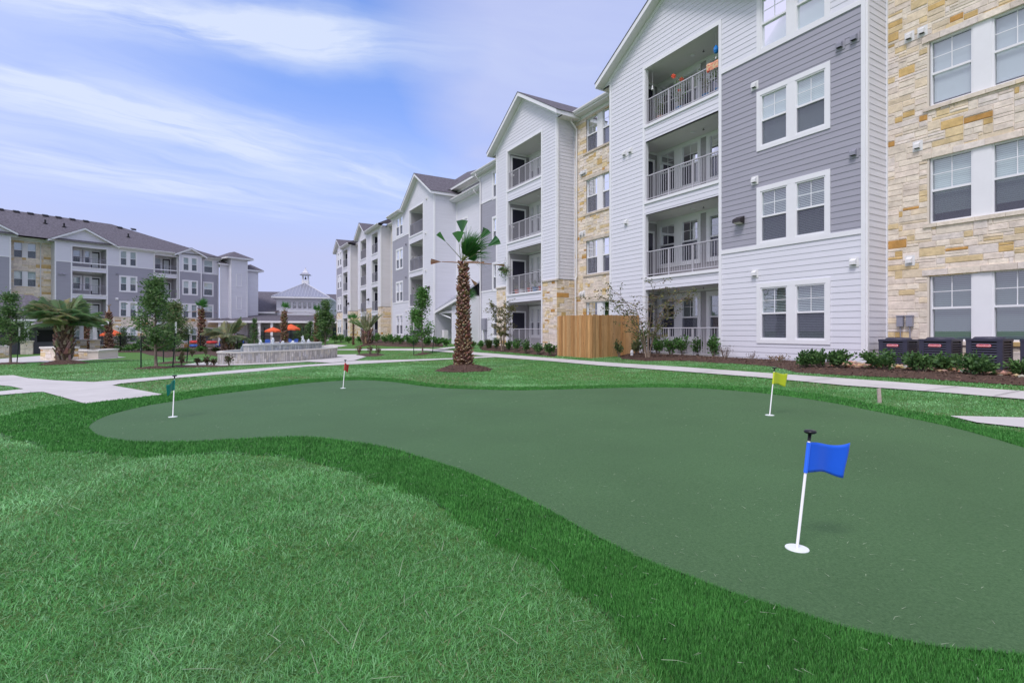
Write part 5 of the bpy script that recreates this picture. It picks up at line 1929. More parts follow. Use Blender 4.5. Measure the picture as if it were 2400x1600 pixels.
# ------------------------------------------------------------------ fountain
def fountain():
    z = -0.30
    T = thing('fountain', 'oval two tier fountain of pale split stone with small water jets', 'fountain', (FC[0], FC[1], z))

    def tier(name, c, a, b, h, th, capn, step=0.09):
        mb, cp, k = MB(), MB(), random.Random(5)
        n = int(2 * math.pi * math.sqrt((a * a + b * b) / 2) / step)
        th_ = np.linspace(0, 2 * math.pi, n + 1)

        def pt(t, gr):
            x, y = (a + gr) * math.cos(t), (b + gr) * math.sin(t)
            return (c[0] + x * math.cos(FROT) - y * math.sin(FROT), c[1] + x * math.sin(FROT) + y * math.cos(FROT))
        pal = [(0.68, 0.65, 0.62), (0.60, 0.57, 0.55), (0.75, 0.71, 0.67), (0.54, 0.51, 0.49), (0.70, 0.65, 0.58), (0.64, 0.62, 0.63)]
        for i in range(n):
            zz = -0.1
            while zz < h - 0.07:
                hh = min(k.uniform(0.12, 0.35), h - 0.06 - zz)
                o = k.uniform(0.0, 0.02)
                p, q = pt(th_[i] + 0.002, o), pt(th_[i + 1] - 0.002, o)
                f = k.uniform(.85, 1.1)
                col = tuple(v * f for v in k.choice(pal))
                mb.quad((*p, zz), (*q, zz), (*q, zz + hh - 0.004), (*p, zz + hh - 0.004), 0, col)
                zz += hh
            p, q = pt(th_[i], -0.015), pt(th_[i + 1], -0.015)
            mb.quad((*p, -0.1), (*q, -0.1), (*q, h - 0.06), (*p, h - 0.06), 0, (0.3, 0.29, 0.28))
            p, q, p2, q2 = pt(th_[i], 0.05), pt(th_[i + 1], 0.05), pt(th_[i], -th), pt(th_[i + 1], -th)
            cp.hexa([(*p, h - 0.06), (*q, h - 0.06), (*q2, h - 0.06), (*p2, h - 0.06), (*p, h), (*q, h), (*q2, h), (*p2, h)], 0)
            mb.quad((*p2, -0.1), (*q2, -0.1), (*q2, h - 0.06), (*p2, h - 0.06), 0, (0.4, 0.42, 0.44))
        wl_ = mb.build(name, 'fountain_stone', T)
        cp.build(capn, 'cap_stone', wl_)
        wt = MB()
        ring_ = [(*pt(t, -th + 0.01), h - 0.09) for t in th_[:-1]]
        wt.add(ring_ + [(c[0], c[1], h - 0.09)], [(i, (i + 1) % n, n) for i in range(n)])
        wt.build('water', 'fountain_water', wl_)
    tier('basin_wall', (0, 0), FA, FB, 0.53, 0.16, 'coping')
    c2 = (-0.10, 0.35)
    tier('upper_basin', c2, 2.55, 0.80, 0.80, 0.14, 'coping')
    # jets: frothy plumes
    k = random.Random(3)
    for i, (u, hh) in enumerate([(-1.7, 0.26), (-0.9, 0.34), (-0.2, 0.16), (0.5, 0.16), (1.25, 0.40), (1.7, 0.22)]):
        x, y = c2[0] + u * math.cos(FROT), c2[1] + u * math.sin(FROT)
        mb = MB()
        for _ in range(70):
            f = k.random()
            r = 0.015 + 0.10 * (1 - f) ** 0.8
            px, py, pz = x + k.gauss(0, r * .6), y + k.gauss(0, r * .6), 0.72 + hh * f
            s = k.uniform(0.012, 0.03)
            mb.add([(px - s, py, pz), (px, py - s, pz), (px + s, py, pz), (px, py + s, pz), (px, py, pz + 2 * s), (px, py, pz - s)], [(0, 1, 4), (1, 2, 4), (2, 3, 4), (3, 0, 4), (1, 0, 5), (2, 1, 5), (3, 2, 5), (0, 3, 5)])
        mb.build('water_jet', 'foam', T)
    # spill lips of the upper tier: thin sheets of falling water on the near side
    for u, sgn in ((-2.25, -1), (1.0, -1)):
        mb = MB()
        for j in range(7):
            t = u + 0.055 * j
            x0_, y0_ = t, -0.80 * math.sqrt(max(0, 1 - (t / 2.55) ** 2)) - 0.05
            x1_, y1_ = x0_, y0_ - 0.14
            f = lambda x, y, z_: (c2[0] + x * math.cos(FROT) - y * math.sin(FROT), c2[1] + x * math.sin(FROT) + y * math.cos(FROT), z_)
            w_ = 0.022
            mb.add([f(x0_ - w_, -y0_, 0.8), f(x0_ + w_, -y0_, 0.8), f(x1_ + w_, -y1_, 0.62), f(x1_ - w_, -y1_, 0.62), f(x1_ + w_, -y1_, 0.46), f(x1_ - w_, -y1_, 0.46)], [(0, 1, 2, 3), (3, 2, 4, 5)])
        mb.build('spillway', 'foam', T)


attr_mat('fountain_stone', 0.75, 0.3, mott=0.18, ms=30, bump=0.3, bs=60)
mat('fountain_water', (0.16, 0.28, 0.36), 0.08, spec=0.8, bump=0.25, bs=12)
mat('foam', (0.86, 0.88, 0.90), 0.35)
fountain()


# ------------------------------------------------------------------ pool, its fence and furniture
def pool_area():
    q = [(at(425, 45.5), 45.5), (at(548, 47.5), 47.5), (at(556, 56), 56), (at(440, 55), 55)]
    dk = [(at(400, 44), 44), (at(560, 46), 46), (at(770, 62), 62), (at(770, 72), 72), (at(500, 70), 70), (at(300, 66), 66), (at(262, 52), 52), (at(330, 47.5), 47.5)]
    struct(sheet('pool_deck', [dk], 0.014, 'concrete', 2.0))
    struct(sheet('pool_water', [q], 0.05, 'pool_blue', 2.0))
    mb = MB()
    for i in range(4):
        a, b = np.array(q[i]), np.array(q[(i + 1) % 4])
        t = (b - a) / np.linalg.norm(b - a)
        nn = np.array([t[1], -t[0]]) * 0.3
        p = [a - t * .3, b + t * .3, b + t * .3 + nn, a - t * .3 + nn]
        zs = [grnd(*a), grnd(*b), grnd(*b), grnd(*a)]
        mb.hexa([(x[0], x[1], z_ - 0.05) for x, z_ in zip(p, zs)] + [(x[0], x[1], z_ + 0.09) for x, z_ in zip(p, zs)])
    struct(mb.build('pool_coping', 'cap_stone'))
    # black iron fence
    path = [(at(232, 49.5), 49.5), (at(335, 46.5), 46.5), (at(405, 43), 43), (at(470, 43.2), 43.2), (at(556, 46), 46), (at(572, 60), 60), (at(660, 62), 62), (at(775, 64), 64)]
    o = np.mean(path, 0)
    T = thing('iron_fence', 'black iron picket fence around the blue swimming pool', 'fence', (o[0], o[1], -0.6))
    for i, (a, b) in enumerate(zip(path[:-1], path[1:])):
        a, b = np.array(a) - o, np.array(b) - o
        L = np.linalg.norm(b - a)
        t = (b - a) / L
        za, zb = grnd(*(a + o)) + 0.6, grnd(*(b + o)) + 0.6
        mb = MB()
        for zz in (0.12, 1.22, 1.38):
            mb.tube([(a[0], a[1], za + zz), (b[0], b[1], zb + zz)], 0.026, 4)
        n = int(L / 0.105)
        for k in range(n):
            p = a + t * L * (k + .5) / n
            z_ = za + (zb - za) * (k + .5) / n
            mb.box(p[0] - 0.011, p[0] + 0.011, p[1] - 0.011, p[1] + 0.011, z_ + 0.1, z_ + 1.42)
        mb.build('picket_panel', 'black_metal', T)
        m = max(1, int(L / 2.4))
        for k in range(m):
            p = a + t * L * k / m
            z_ = za + (zb - za) * k / m
            ps = MB()
            ps.box(p[0] - 0.035, p[0] + 0.035, p[1] - 0.035, p[1] + 0.035, z_ - 0.05, z_ + 1.5)
            ps.box(p[0] - 0.045, p[0] + 0.045, p[1] - 0.045, p[1] + 0.045, z_ + 1.5, z_ + 1.53)
            ps.build('post', 'black_metal', T)
    # umbrellas
    ul = ['orange patio umbrella partly hidden by the leafless palm trunk', 'smaller orange umbrella left of the palm behind the fountain', 'bigger higher orange umbrella right of the palm behind the fountain']
    for i, (px, Y, pw, yap, yrim) in enumerate([(262, 53, 45, 771, 784), (640, 60, 38, 766.5, 775.5), (682, 58, 43, 759, 771)]):
        x, za, zr = at(px, Y), zt(yap, Y), zt(yrim, Y)
        g0 = grnd(x, Y)
        U = thing('patio_umbrella', ul[i], 'umbrella', (x, Y, g0), group='orange umbrellas around the pool')
        rr = pw / 2 * Y / F
        c = MB()
        for k in range(8):
            t0, t1 = 2 * math.pi * k / 8, 2 * math.pi * (k + 1) / 8
            tm = (t0 + t1) / 2
            p0, p1 = (rr * math.cos(t0), rr * math.sin(t0), zr - g0), (rr * math.cos(t1), rr * math.sin(t1), zr - g0)
            pm = (rr * .93 * math.cos(tm), rr * .93 * math.sin(tm), zr - g0 + 0.05)
            q0, q1 = (rr * .5 * math.cos(t0), rr * .5 * math.sin(t0), (zr + za) / 2 - g0 + .06), (rr * .5 * math.cos(t1), rr * .5 * math.sin(t1), (zr + za) / 2 - g0 + .06)
            ap = (0, 0, za - g0)
            c.add([p0, pm, p1, q1, q0, ap], [(0, 1, 4), (1, 2, 3), (1, 3, 4), (4, 3, 5)])
            d0, d1 = (p0[0], p0[1], p0[2] - 0.16), (p1[0], p1[1], p1[2] - 0.16)
            c.add([p0, pm, p1, d1, (pm[0], pm[1], pm[2] - 0.16), d0], [(0, 1, 4, 5), (1, 2, 3, 4)])
        c.build('canopy', 'umbrella_orange', U)
        p = MB()
        p.tube([(0, 0, 0.05), (0, 0, za - g0 - 0.02)], 0.03, 8)
        p.lathe([(0.05, za - g0 - .03), (0.04, za - g0 + .08), (0.01, za - g0 + .1)], 8)
        p.lathe([(0.3, 0), (0.3, 0.06), (0.08, 0.12)], 14)
        p.build('pole', 'black_metal', U)
    # chairs
    def chair(x, y, rz):
        g0 = grnd(x, y)
        c = thing('adirondack_chair', '', 'chair', (x, y, g0), rz, 'blue chairs by the pool')
        s = MB()
        for i in range(5):
            s.box(-0.28, 0.28, -0.35 + i * .13, -0.24 + i * .13, 0.36 - i * .03, 0.385 - i * .03)
        s.build('seat', 'chair_blue', c)
        b = MB()
        for i in range(5):
            xx = -0.27 + i * .11
            b.hexa([(xx, 0.22, 0.26), (xx + .1, 0.22, 0.26), (xx + .1, 0.25, 0.26), (xx, 0.25, 0.26), (xx, 0.5, 1.0 - .03 * abs(i - 2)), (xx + .1, 0.5, 1.0 - .03 * abs(i - 2)), (xx + .1, 0.53, 1.0 - .03 * abs(i - 2)), (xx, 0.53, 1.0 - .03 * abs(i - 2))])
        b.build('backrest', 'chair_blue', c)
        for sx in (-1, 1):
            a = MB()
            a.box(sx * .36 - .07, sx * .36 + .07, -0.42, 0.4, 0.55, 0.575)
            a.build('armrest', 'chair_blue', c)
            l = MB()
            l.box(sx * .34 - .02, sx * .34 + .02, -0.4, -0.32, 0, 0.55)
            l.hexa([(sx * .32 - .02, -0.3, 0.34), (sx * .32 + .02, -0.3, 0.34), (sx * .32 + .02, -0.3, 0.42), (sx * .32 - .02, -0.3, 0.42), (sx * .32 - .02, .55, 0), (sx * .32 + .02, .55, 0), (sx * .32 + .02, .55, .1), (sx * .32 - .02, .55, .1)])
            l.build('leg', 'chair_blue', c)
        return c
    lab = ['blue chair by the pool, first to the right of the tall green topped palm', 'blue chair just right of the feather palm, beside the white hoop', 'leftmost blue chair under the smaller orange umbrella', 'blue chair between the smaller umbrella and the rough palm trunk',
           'blue chair just right of the rough palm trunk', 'rightmost blue chair behind the upper fountain basin']
    for i, (px, Y, rz) in enumerate([(517, 57, .2), (559, 56.5, -.4), (628, 57, 0.5), (651, 57.5, -0.5), (677, 57, .3), (688, 57.3, -.2)]):
        c = chair(at(px, Y), Y, rz)
        c['label'] = lab[i]
    # inflatable rings at the pool edge
    for i, (px, Y, colm, z_, lb) in enumerate([(458, 58, 'float_blue', 0.35, 'blue pool ring stacked under a red ring at the far edge of the pool'), (458, 58, 'float_red', 0.75, 'red pool ring lying on top of a blue ring'), (497, 58, 'float_red', 0.7, 'red pool ring beside the palm trunk at the pool edge'), (549, 55.5, 'vent_white', 0.6, 'white hoop standing beside the feather palm at the pool')]):
        m = MB()
        prof = [(0.42 + 0.17 * math.cos(a), 0.17 * math.sin(a)) for a in np.linspace(0, 2 * math.pi, 10)]
        m.lathe(prof, 18)
        o_ = m.build('pool_ring', colm, smooth=True)
        x = at(px, Y)
        o_.location = (x, Y, grnd(x, Y) + z_)
        if i == 3:
            o_.rotation_euler = (R(85), 0, R(15))
        tag(o_, lb, 'pool ring', 'inflatable rings by the pool')


mat('pool_blue', (0.05, 0.45, 0.62), 0.06, var=0.15, vs=2, bump=0.3, bs=6, spec=0.7)
mat('umbrella_orange', (0.78, 0.13, 0.045), 0.8)
mat('chair_blue', (0.03, 0.10, 0.42), 0.5)
mat('float_red', (0.7, 0.05, 0.04), 0.3)
mat('float_blue', (0.05, 0.15, 0.55), 0.3)
pool_area()


# ------------------------------------------------------------------ plants
def leaf_mesh(name, c, size, tone, parent=None, aspect=0.5, flat=0.5, up=0.0, origin=(0, 0, 0), matname='leaf', dirs=None):
    """a cloud of small diamond leaves at points c (n,3)"""
    n = len(c)
    c = np.asarray(c, float) - np.asarray(origin, float)
    if dirs is None:
        d = nrs.normal(0, 1, (n, 3))
        d[:, 2] = d[:, 2] * (1 - flat) + up
    else:
        d = dirs + nrs.normal(0, 0.35, (n, 3))
    d /= np.linalg.norm(d, axis=1)[:, None]
    r = nrs.normal(0, 1, (n, 3))
    s = np.cross(d, r)
    s /= np.linalg.norm(s, axis=1)[:, None] + 1e-9
    L = (size * nrs.uniform(0.65, 1.3, n))[:, None]
    W = L * aspect
    v = np.stack([c, c + d * L * .55 + s * W * .5, c + d * L, c + d * L * .5 - s * W * .5], 1).reshape(-1, 3)
    i = np.arange(n)[:, None] * 4
    t = np.concatenate([i + [0, 1, 2], i + [0, 2, 3]], 1).reshape(-1, 3)
    o = fast_mesh(name, v, t, np.repeat(tone, 2, 0), matname)
    if parent is not None:
        o.parent = parent
    return o


def tones(n, pal, jit=0.2):
    p = np.array(pal)
    return p[nrs.randint(0, len(p), n)] * nrs.uniform(1 - jit, 1 + jit, (n, 1))


OAK = [(0.072, 0.161, 0.046), (0.102, 0.210, 0.057), (0.138, 0.252, 0.075), (0.065, 0.133, 0.052), (0.174, 0.266, 0.103)]
OLIVE = [(0.131, 0.168, 0.069), (0.174, 0.210, 0.086), (0.102, 0.140, 0.057), (0.232, 0.252, 0.115)]
GLOSS = [(0.043, 0.105, 0.034), (0.065, 0.147, 0.044), (0.094, 0.196, 0.057), (0.123, 0.238, 0.069)]
BRIGHT = [(0.072, 0.210, 0.040), (0.102, 0.280, 0.052), (0.145, 0.336, 0.069), (0.058, 0.154, 0.034)]


def tree(name, label, x, y, h, cw, cb, seed, pal=OAK, leaf=0.09, nl=4200, shape=1.0, stakes=0, group='young oaks in the lawn', tr=0.045, cat='tree', clus=46, lean=0.0):
    """tapered trunk and limbs; leaves gathered round many twig ends with gaps between"""
    g0 = grnd(x, y)
    k = random.Random(seed)
    T = thing(name, label, cat, (x, y, g0), group=group)
    tk = MB()
    pts = [(lean * f * h + 0.02 * math.sin(5 * f + seed), 0.02 * math.cos(4 * f), f * h * 0.93 - 0.05) for f in np.linspace(0, 1, 9)]
    tk.tube(pts, [tr * (1.25 if i == 0 else 1 - 0.85 * i / 8) for i in range(9)], 8)
    ends = []
    for i in range(clus):
        f = k.uniform(0, 1) ** 0.85
        zc = cb + (h - cb) * f
        prof = (math.sin(math.pi * min(1, 0.18 + 0.82 * f) ** 0.8) ** 0.7) * (1 - 0.30 * f) if shape == 1.0 else (1 - f) ** 0.8 + 0.08
        r = cw / 2 * prof * k.uniform(0.45, 1.08)
        a = k.uniform(0, 2 * math.pi)
        e = (r * math.cos(a) + lean * zc, r * math.sin(a), zc + k.uniform(-.1, .1))
        b0 = max(cb * 0.8, zc - r * k.uniform(0.6, 1.1))
        j = min(8, max(0, b0 / (h * 0.93) * 8))
        st = (lean * b0, 0, b0)
        md = ((st[0] + e[0]) / 2, (st[1] + e[1]) / 2, (st[2] + e[2]) / 2 - 0.04)
        tk.tube([st, md, e], [tr * 0.38, tr * 0.25, tr * 0.1], 5, cap=False)
        ends.append((e, md))
    tk.build('trunk', 'bark', T, smooth=True)
    cs = []
    per = nl // len(ends)
    for e, md in ends:
        q = int(per * k.uniform(0.4, 1.6))
        s = cw * 0.085 * k.uniform(0.7, 1.3)
        t = nrs.uniform(0.25, 1.1, (q, 1))
        cs.append(np.array(md) + (np.array(e) - np.array(md)) * t + nrs.normal(0, 1, (q, 3)) * [s, s, s * 0.75])
    c = np.concatenate(cs)
    tn = tones(len(c), pal) * (0.8 + 0.5 * fbm(c[:, 0] + seed, c[:, 1] + c[:, 2], 2.5, seed))[:, None]
    leaf_mesh('crown', c, leaf, tn, T, aspect=0.45)
    for i in range(stakes):
        s = MB()
        sx, sy = (0.55 if i % 2 else -0.42) + k.uniform(-.05, .05), k.uniform(-0.25, 0.1)
        ln = 0.13 if i % 2 else 0.0
        s.tube([(sx, sy, -0.1), (sx + ln, sy, 1.55)], 0.022, 6)
        s.box(sx + ln - .022, sx + ln + .022, sy - .022, sy + .022, 1.3, 1.72, 1)
        s.tube([(sx + ln * .85, sy, 1.35), (0, 0, 1.4)], 0.006, 4)
        s.build('support_stake', ['stake_green', 'vent_white'], T)
    return T


mat('stake_green', (0.012, 0.030, 0.022), 0.5)


def px_tree(px, py, ptop, pw, pcb, **kw):
    x, y = gpt(px, py)
    s = y / F
    kw.setdefault('name', 'oak_tree')
    return tree(x=x, y=y, h=(py - ptop) * s, cw=pw * s, cb=(py - pcb) * s, **kw)


px_tree(365, 862, 656, 105, 806, label='taller staked young oak on the lawn nearer the camera', seed=3, stakes=2, nl=6500, leaf=0.105, tr=0.055)
px_tree(408, 850, 712, 78, 802, label='shorter staked young oak just behind the taller staked oak', seed=8, stakes=2, nl=4800, leaf=0.11, pal=OLIVE + OAK[:2], tr=0.04)
px_tree(24, 851, 690, 88, 800, label='young oak at the left edge in front of the pavilion roof', seed=12, stakes=2, nl=5500, leaf=0.11, tr=0.05)
px_tree(990, 829, 680, 70, 792, label='small bright oak with stakes in front of the long hedge', seed=15, stakes=2, nl=4200, leaf=0.125, pal=BRIGHT + OAK[:3], tr=0.045)
px_tree(762, 809, 706, 52, 792, label='dense dark oak between the fountain and the far end of the long building', seed=19, stakes=1, nl=4600, leaf=0.20, tr=0.07)
tree('conifer_tree', 'small pointed dark evergreen by the clubhouse porch', at(596, 58), 58, 3.2, 1.3, 0.3, 23, GLOSS, 0.14, 1800, shape=2, group=None, tr=0.05)
tree('conifer_tree', 'round topped evergreen behind the iron fence by the stone wall', at(290, 50), 50, 2.4, 1.6, 0.5, 25, GLOSS + OLIVE[:1], 0.14, 1600, group=None, tr=0.05)
tree('conifer_tree', 'dark evergreen beside the porch left of the dense dark oak', at(728, 63), 63, 2.6, 2.0, 0.3, 27, GLOSS, 0.17, 1600, group=None, tr=0.05)
tree('conifer_tree', 'dark broad evergreen shrub tree behind the right orange umbrella', at(700, 66), 66, 2.4, 1.7, 0.3, 28, GLOSS, 0.17, 1300, group=None, tr=0.05)


def crape(label, x, y, h, stems, seed, arch, nl, pal):
    g0 = grnd(x, y) + 0.06
    k = random.Random(seed)
    T = thing('crape_myrtle', label, 'tree', (x, y, g0), group='thin crape myrtles beside the wall')
    tk, c = MB(), []
    for i in range(stems):
        a = 2 * math.pi * i / stems + k.uniform(-.4, .4)
        sp = arch * k.uniform(0.55, 1.2)
        hh = h * k.uniform(0.75, 1.02)
        pts = []
        for f in np.linspace(0, 1, 8):
            r = sp * f ** 1.6
            pts.append((0.06 * math.cos(a) + r * math.cos(a), 0.06 * math.sin(a) + r * math.sin(a), hh * (f - (0.18 * sp / max(arch, .1)) * f ** 4)))
        tk.tube(pts, [0.022 * (1 - 0.85 * j / 7) for j in range(8)], 6)
        for j in range(2, 8):
            for _ in range(3 if j < 7 else 2):
                p = Vector(pts[j])
                b = a + k.uniform(-1.6, 1.6)
                ln = k.uniform(0.25, 0.7) * (0.6 + arch * .6)
                q = p + Vector((math.cos(b) * ln, math.sin(b) * ln, k.uniform(-.05, .35)))
                tk.tube([p, (p + q) / 2 + Vector((0, 0, .05)), q], [0.007, 0.005, 0.003], 4, cap=False)
                m = int(nl / (stems * 17))
                t = nrs.uniform(0.2, 1.05, (m, 1))
                c.append(np.array(p) + (np.array(q) - np.array(p)) * t + nrs.normal(0, 0.035, (m, 3)))
    tk.build('trunk', 'pale_bark', T, smooth=True)
    c = np.concatenate(c)
    leaf_mesh('crown', c, 0.075, tones(len(c), pal, .3), T, aspect=0.6)


mat('pale_bark', (0.22, 0.165, 0.125), 0.8, var=0.25, vs=20)
CR = [(0.102, 0.126, 0.052), (0.160, 0.182, 0.063), (0.246, 0.238, 0.069), (0.145, 0.105, 0.057), (0.072, 0.098, 0.040)]
_x, _y = gpt(1518, 843)
crape('arching thin crape myrtle with sparse leaves right of the wooden fence', _x, _y, 2.85, 7, 4, 1.25, 2000, CR)
_x, _y = gpt(1178, 824)
crape('upright thin crape myrtle against the stone base left of the balconies', _x, _y, 3.1, 6, 9, 0.42, 2800, CR)


def shrub(label, x, y, w, h, seed, pal=GLOSS, leaf=0.066, n=420, group=None, name='shrub', dz=0.05, spiky=False, upright=0.9, stems=8, cat='shrub'):
    g0 = grnd(x, y) + dz
    k = random.Random(seed)
    T = thing(name, label, cat, (x, y, g0), group=group)
    st, cs, ds = MB(), [], []
    if 0.06 < leaf < 0.1:
        n, stems, leaf = int(n * 1.15), stems + 4, 0.085
        w, h = w * 0.80, h * 1.05
    for i in range(stems):
        a, r = k.uniform(0, 2 * math.pi), w / 2 * k.uniform(0.25, 0.9)
        hh = h * k.uniform(0.55, 1.0) * (1 - 0.25 * (r / (w / 2)) ** 2)
        e = np.array([r * math.cos(a), r * math.sin(a), hh * 0.92])
        st.tube([(0.15 * e[0], 0.15 * e[1], -0.05), (0.6 * e[0], 0.6 * e[1], hh * .45), tuple(e)], [0.010, 0.007, 0.003], 5, cap=False)
        m = n // stems
        t = nrs.uniform(0.25, 1.0, (m, 1)) ** 0.7
        p = np.array([0.15 * e[0], 0.15 * e[1], 0]) * (1 - t) + e * t
        p = p + nrs.normal(0, 1, (m, 3)) * [w * .085, w * .085, h * .05]
        p[:, 2] = np.maximum(p[:, 2], 0.02)
        cs.append(p)
        d = np.concatenate([p[:, :2] / (w / 2) * 0.9, np.full((m, 1), upright)], 1)
        ds.append(d)
    st.build('stem', 'bark', T)
    c, d = np.concatenate(cs), np.concatenate(ds)
    leaf_mesh('foliage', c, leaf, tones(len(c), pal, .3), T, aspect=0.55, dirs=d * 0.6 + nrs.normal(0, .3, d.shape))
    return T


def grass_clump(label, x, y, w, h, n, seed, group=None, pal=((0.10, 0.16, 0.05), (0.16, 0.21, 0.08), (0.07, 0.12, 0.04)), dz=0.05):
    T = thing('ornamental_grass', label, 'grass clump', (x, y, grnd(x, y) + dz), group=group)
    a, r = nrs.uniform(0, 2 * math.pi, n), nrs.uniform(0, 0.12, n) * w
    out, hh = w / 2 * nrs.uniform(0.2, 1.1, n), h * nrs.uniform(0.6, 1.05, n)
    b = np.stack([r * np.cos(a), r * np.sin(a), np.zeros(n)], 1)
    s = np.stack([-np.sin(a), np.cos(a), np.zeros(n)], 1) * 0.006 * max(1, y / 15)
    m = b + np.stack([out * .45 * np.cos(a), out * .45 * np.sin(a), hh * .85], 1)
    e = b + np.stack([out * np.cos(a), out * np.sin(a), hh * nrs.uniform(.6, 1, n)], 1)
    v = np.stack([b - s, b + s, m - s * .8, m + s * .8, e], 1).reshape(-1, 3)
    i = np.arange(n)[:, None] * 5
    t = np.concatenate([i + [0, 1, 3], i + [0, 3, 2], i + [2, 3, 4]], 1).reshape(-1, 3)
    o = fast_mesh('foliage', v, t, np.repeat(tones(n, pal), 3, 0), 'leaf')
    o.parent = T
    return T


def px_shrub(px, py, pw, ph, label, **kw):
    x, y = gpt(px, py)
    return shrub(label, x, y, pw * y / F, ph * y / F, int(px), **kw)


GA = 'shrubs in the mulch bed along the near building'
for q in [(1450, 837, 26, 40, 'small wispy shrub against the wooden fence', dict(pal=OLIVE + GLOSS[:2], n=260)),
          (1492, 836, 34, 44, 'low olive shrub right of the white garden light by the fence', dict(pal=OLIVE, n=320)),
          (1507, 834, 34, 70, 'tallest dark shrub tucked behind the crape myrtle trunks', dict(n=520)),
          (1542, 835, 40, 44, 'bright green shrub right of the crape myrtle trunks', dict(pal=BRIGHT + GLOSS, n=520)),
          (1572, 836, 40, 50, 'second bright green shrub right of the crape myrtle trunks', dict(pal=BRIGHT + GLOSS, n=520)),
          (1601, 836, 42, 54, 'third bright green shrub from the crape myrtle, with pale tips', dict(pal=BRIGHT + GLOSS, n=520)),
          (1636, 837, 36, 46, 'darker pointed shrub in front of the ground floor railing', dict(n=480)),
          (1673, 841, 40, 58, 'tall green shrub at the right end of the ground floor railing', dict(pal=BRIGHT + GLOSS, n=560)),
          (1699, 843, 50, 40, 'purple twiggy shrub below the corner of the balcony column', dict(pal=[(0.12, 0.06, 0.07), (0.08, 0.05, 0.05), (0.17, 0.10, 0.09)], n=150, leaf=0.04, stems=14)),
          (1761, 850, 36, 28, 'tiny bare reddish twig shrub below the wide window pair', dict(pal=[(0.16, 0.08, 0.08), (0.10, 0.06, 0.06)], n=80, leaf=0.035, stems=11)),
          (1823, 856, 58, 26, 'low spreading tan and pink leaved shrub under the window pair', dict(pal=[(0.32, 0.19, 0.13), (0.25, 0.16, 0.09), (0.20, 0.16, 0.07)], n=200, leaf=0.05, stems=12)),
          (1888, 868, 56, 42, 'leftmost of the three dark shrubs left of the white corner', dict(n=560)),
          (1920, 869, 56, 54, 'middle and tallest of the three dark shrubs left of the white corner', dict(n=620)),
          (1966, 871, 66, 52, 'rightmost of the three dark shrubs left of the white corner', dict(n=660)),
          (2064, 874, 84, 52, 'dark shrub in front of the first cooling unit', dict(n=760)),
          (2160, 880, 96, 56, 'wide dark shrub between the first and second cooling units', dict(n=900)),
          (2214, 878, 70, 48, 'shrub in front of the second cooling unit', dict(n=640)),
          (2282, 888, 100, 58, 'wide dark shrub in front of the third cooling unit', dict(n=950)),
          (2404, 893, 70, 52, 'dark shrub cut by the right edge of the picture', dict(n=640))]:
    px_shrub(*q[:5], group=GA, **q[5])
GC = 'low plants around the stone based balcony bay'
for q in [(1232, 829, 36, 36, 'shrub right under the ground floor railing of the stone based bay', {}),
          (1260, 832, 34, 30, 'low shrub in front of the stone pier left of the wooden fence', {}),
          (1290, 834, 34, 30, 'low shrub touching the left end of the wooden fence', {}),
          (1210, 826, 26, 34, 'narrow shrub in front of the black patio door', dict(pal=BRIGHT + GLOSS)),
          (1192, 824, 20, 26, 'small shrub right of the upright crape myrtle', {}),
          (1164, 821, 22, 28, 'small shrub left of the upright crape myrtle', {}),
          (1126, 818, 22, 20, 'low shrub at the foot of the metal meter box', dict(pal=BRIGHT)),
          (1110, 816, 18, 18, 'lowest shrub just right of the big rough palm trunk', dict(pal=BRIGHT + OLIVE))]:
    px_shrub(*q[:5], group=GC, **q[5])
_x, _y = gpt(1146, 819)
grass_clump('grassy clump left of the upright crape myrtle', _x, _y, 0.85, 0.55, 420, 3)
GF = 'hedge shrubs under the far gabled bays'
for i, (px, py, pw, ph, lb) in enumerate([(906, 806, 28, 24, 'hedge shrub at the left end of the long hedge'), (922, 808, 28, 26, 'second hedge shrub from the left end of the long hedge'), (938, 809, 30, 27, 'third hedge shrub from the left end of the long hedge'),
        (955, 810, 30, 27, 'hedge shrub left of the small bright oak'), (972, 811, 30, 27, 'hedge shrub directly behind the small bright oak'), (1000, 812, 28, 24, 'low hedge shrub right of the small bright oak'), (1024, 812, 26, 24, 'hedge shrub left of the entrance porch pillar'), (1046, 811, 24, 18, 'low dark shrub in front of the porch wall'),
        (786, 803, 26, 24, 'bright shrub at the far end beside the dense dark oak'), (800, 803, 22, 20, 'bright shrub at the far end under the last balconies'), (846, 805, 22, 20, 'shrub left of the shaggy feather palm by the far wall'), (882, 806, 26, 26, 'bright grassy shrub right of the shaggy feather palm'), (818, 804, 16, 18, 'dark spiky shrub beside the small slender palm')]):
    x, y = gpt(px, py)
    shrub(lb, x, y, pw * y / F, ph * y / F, 900 + i, pal=BRIGHT + GLOSS[1:], leaf=0.15, n=420, group=GF, stems=9)
GR = 'rose bushes in the mulch'
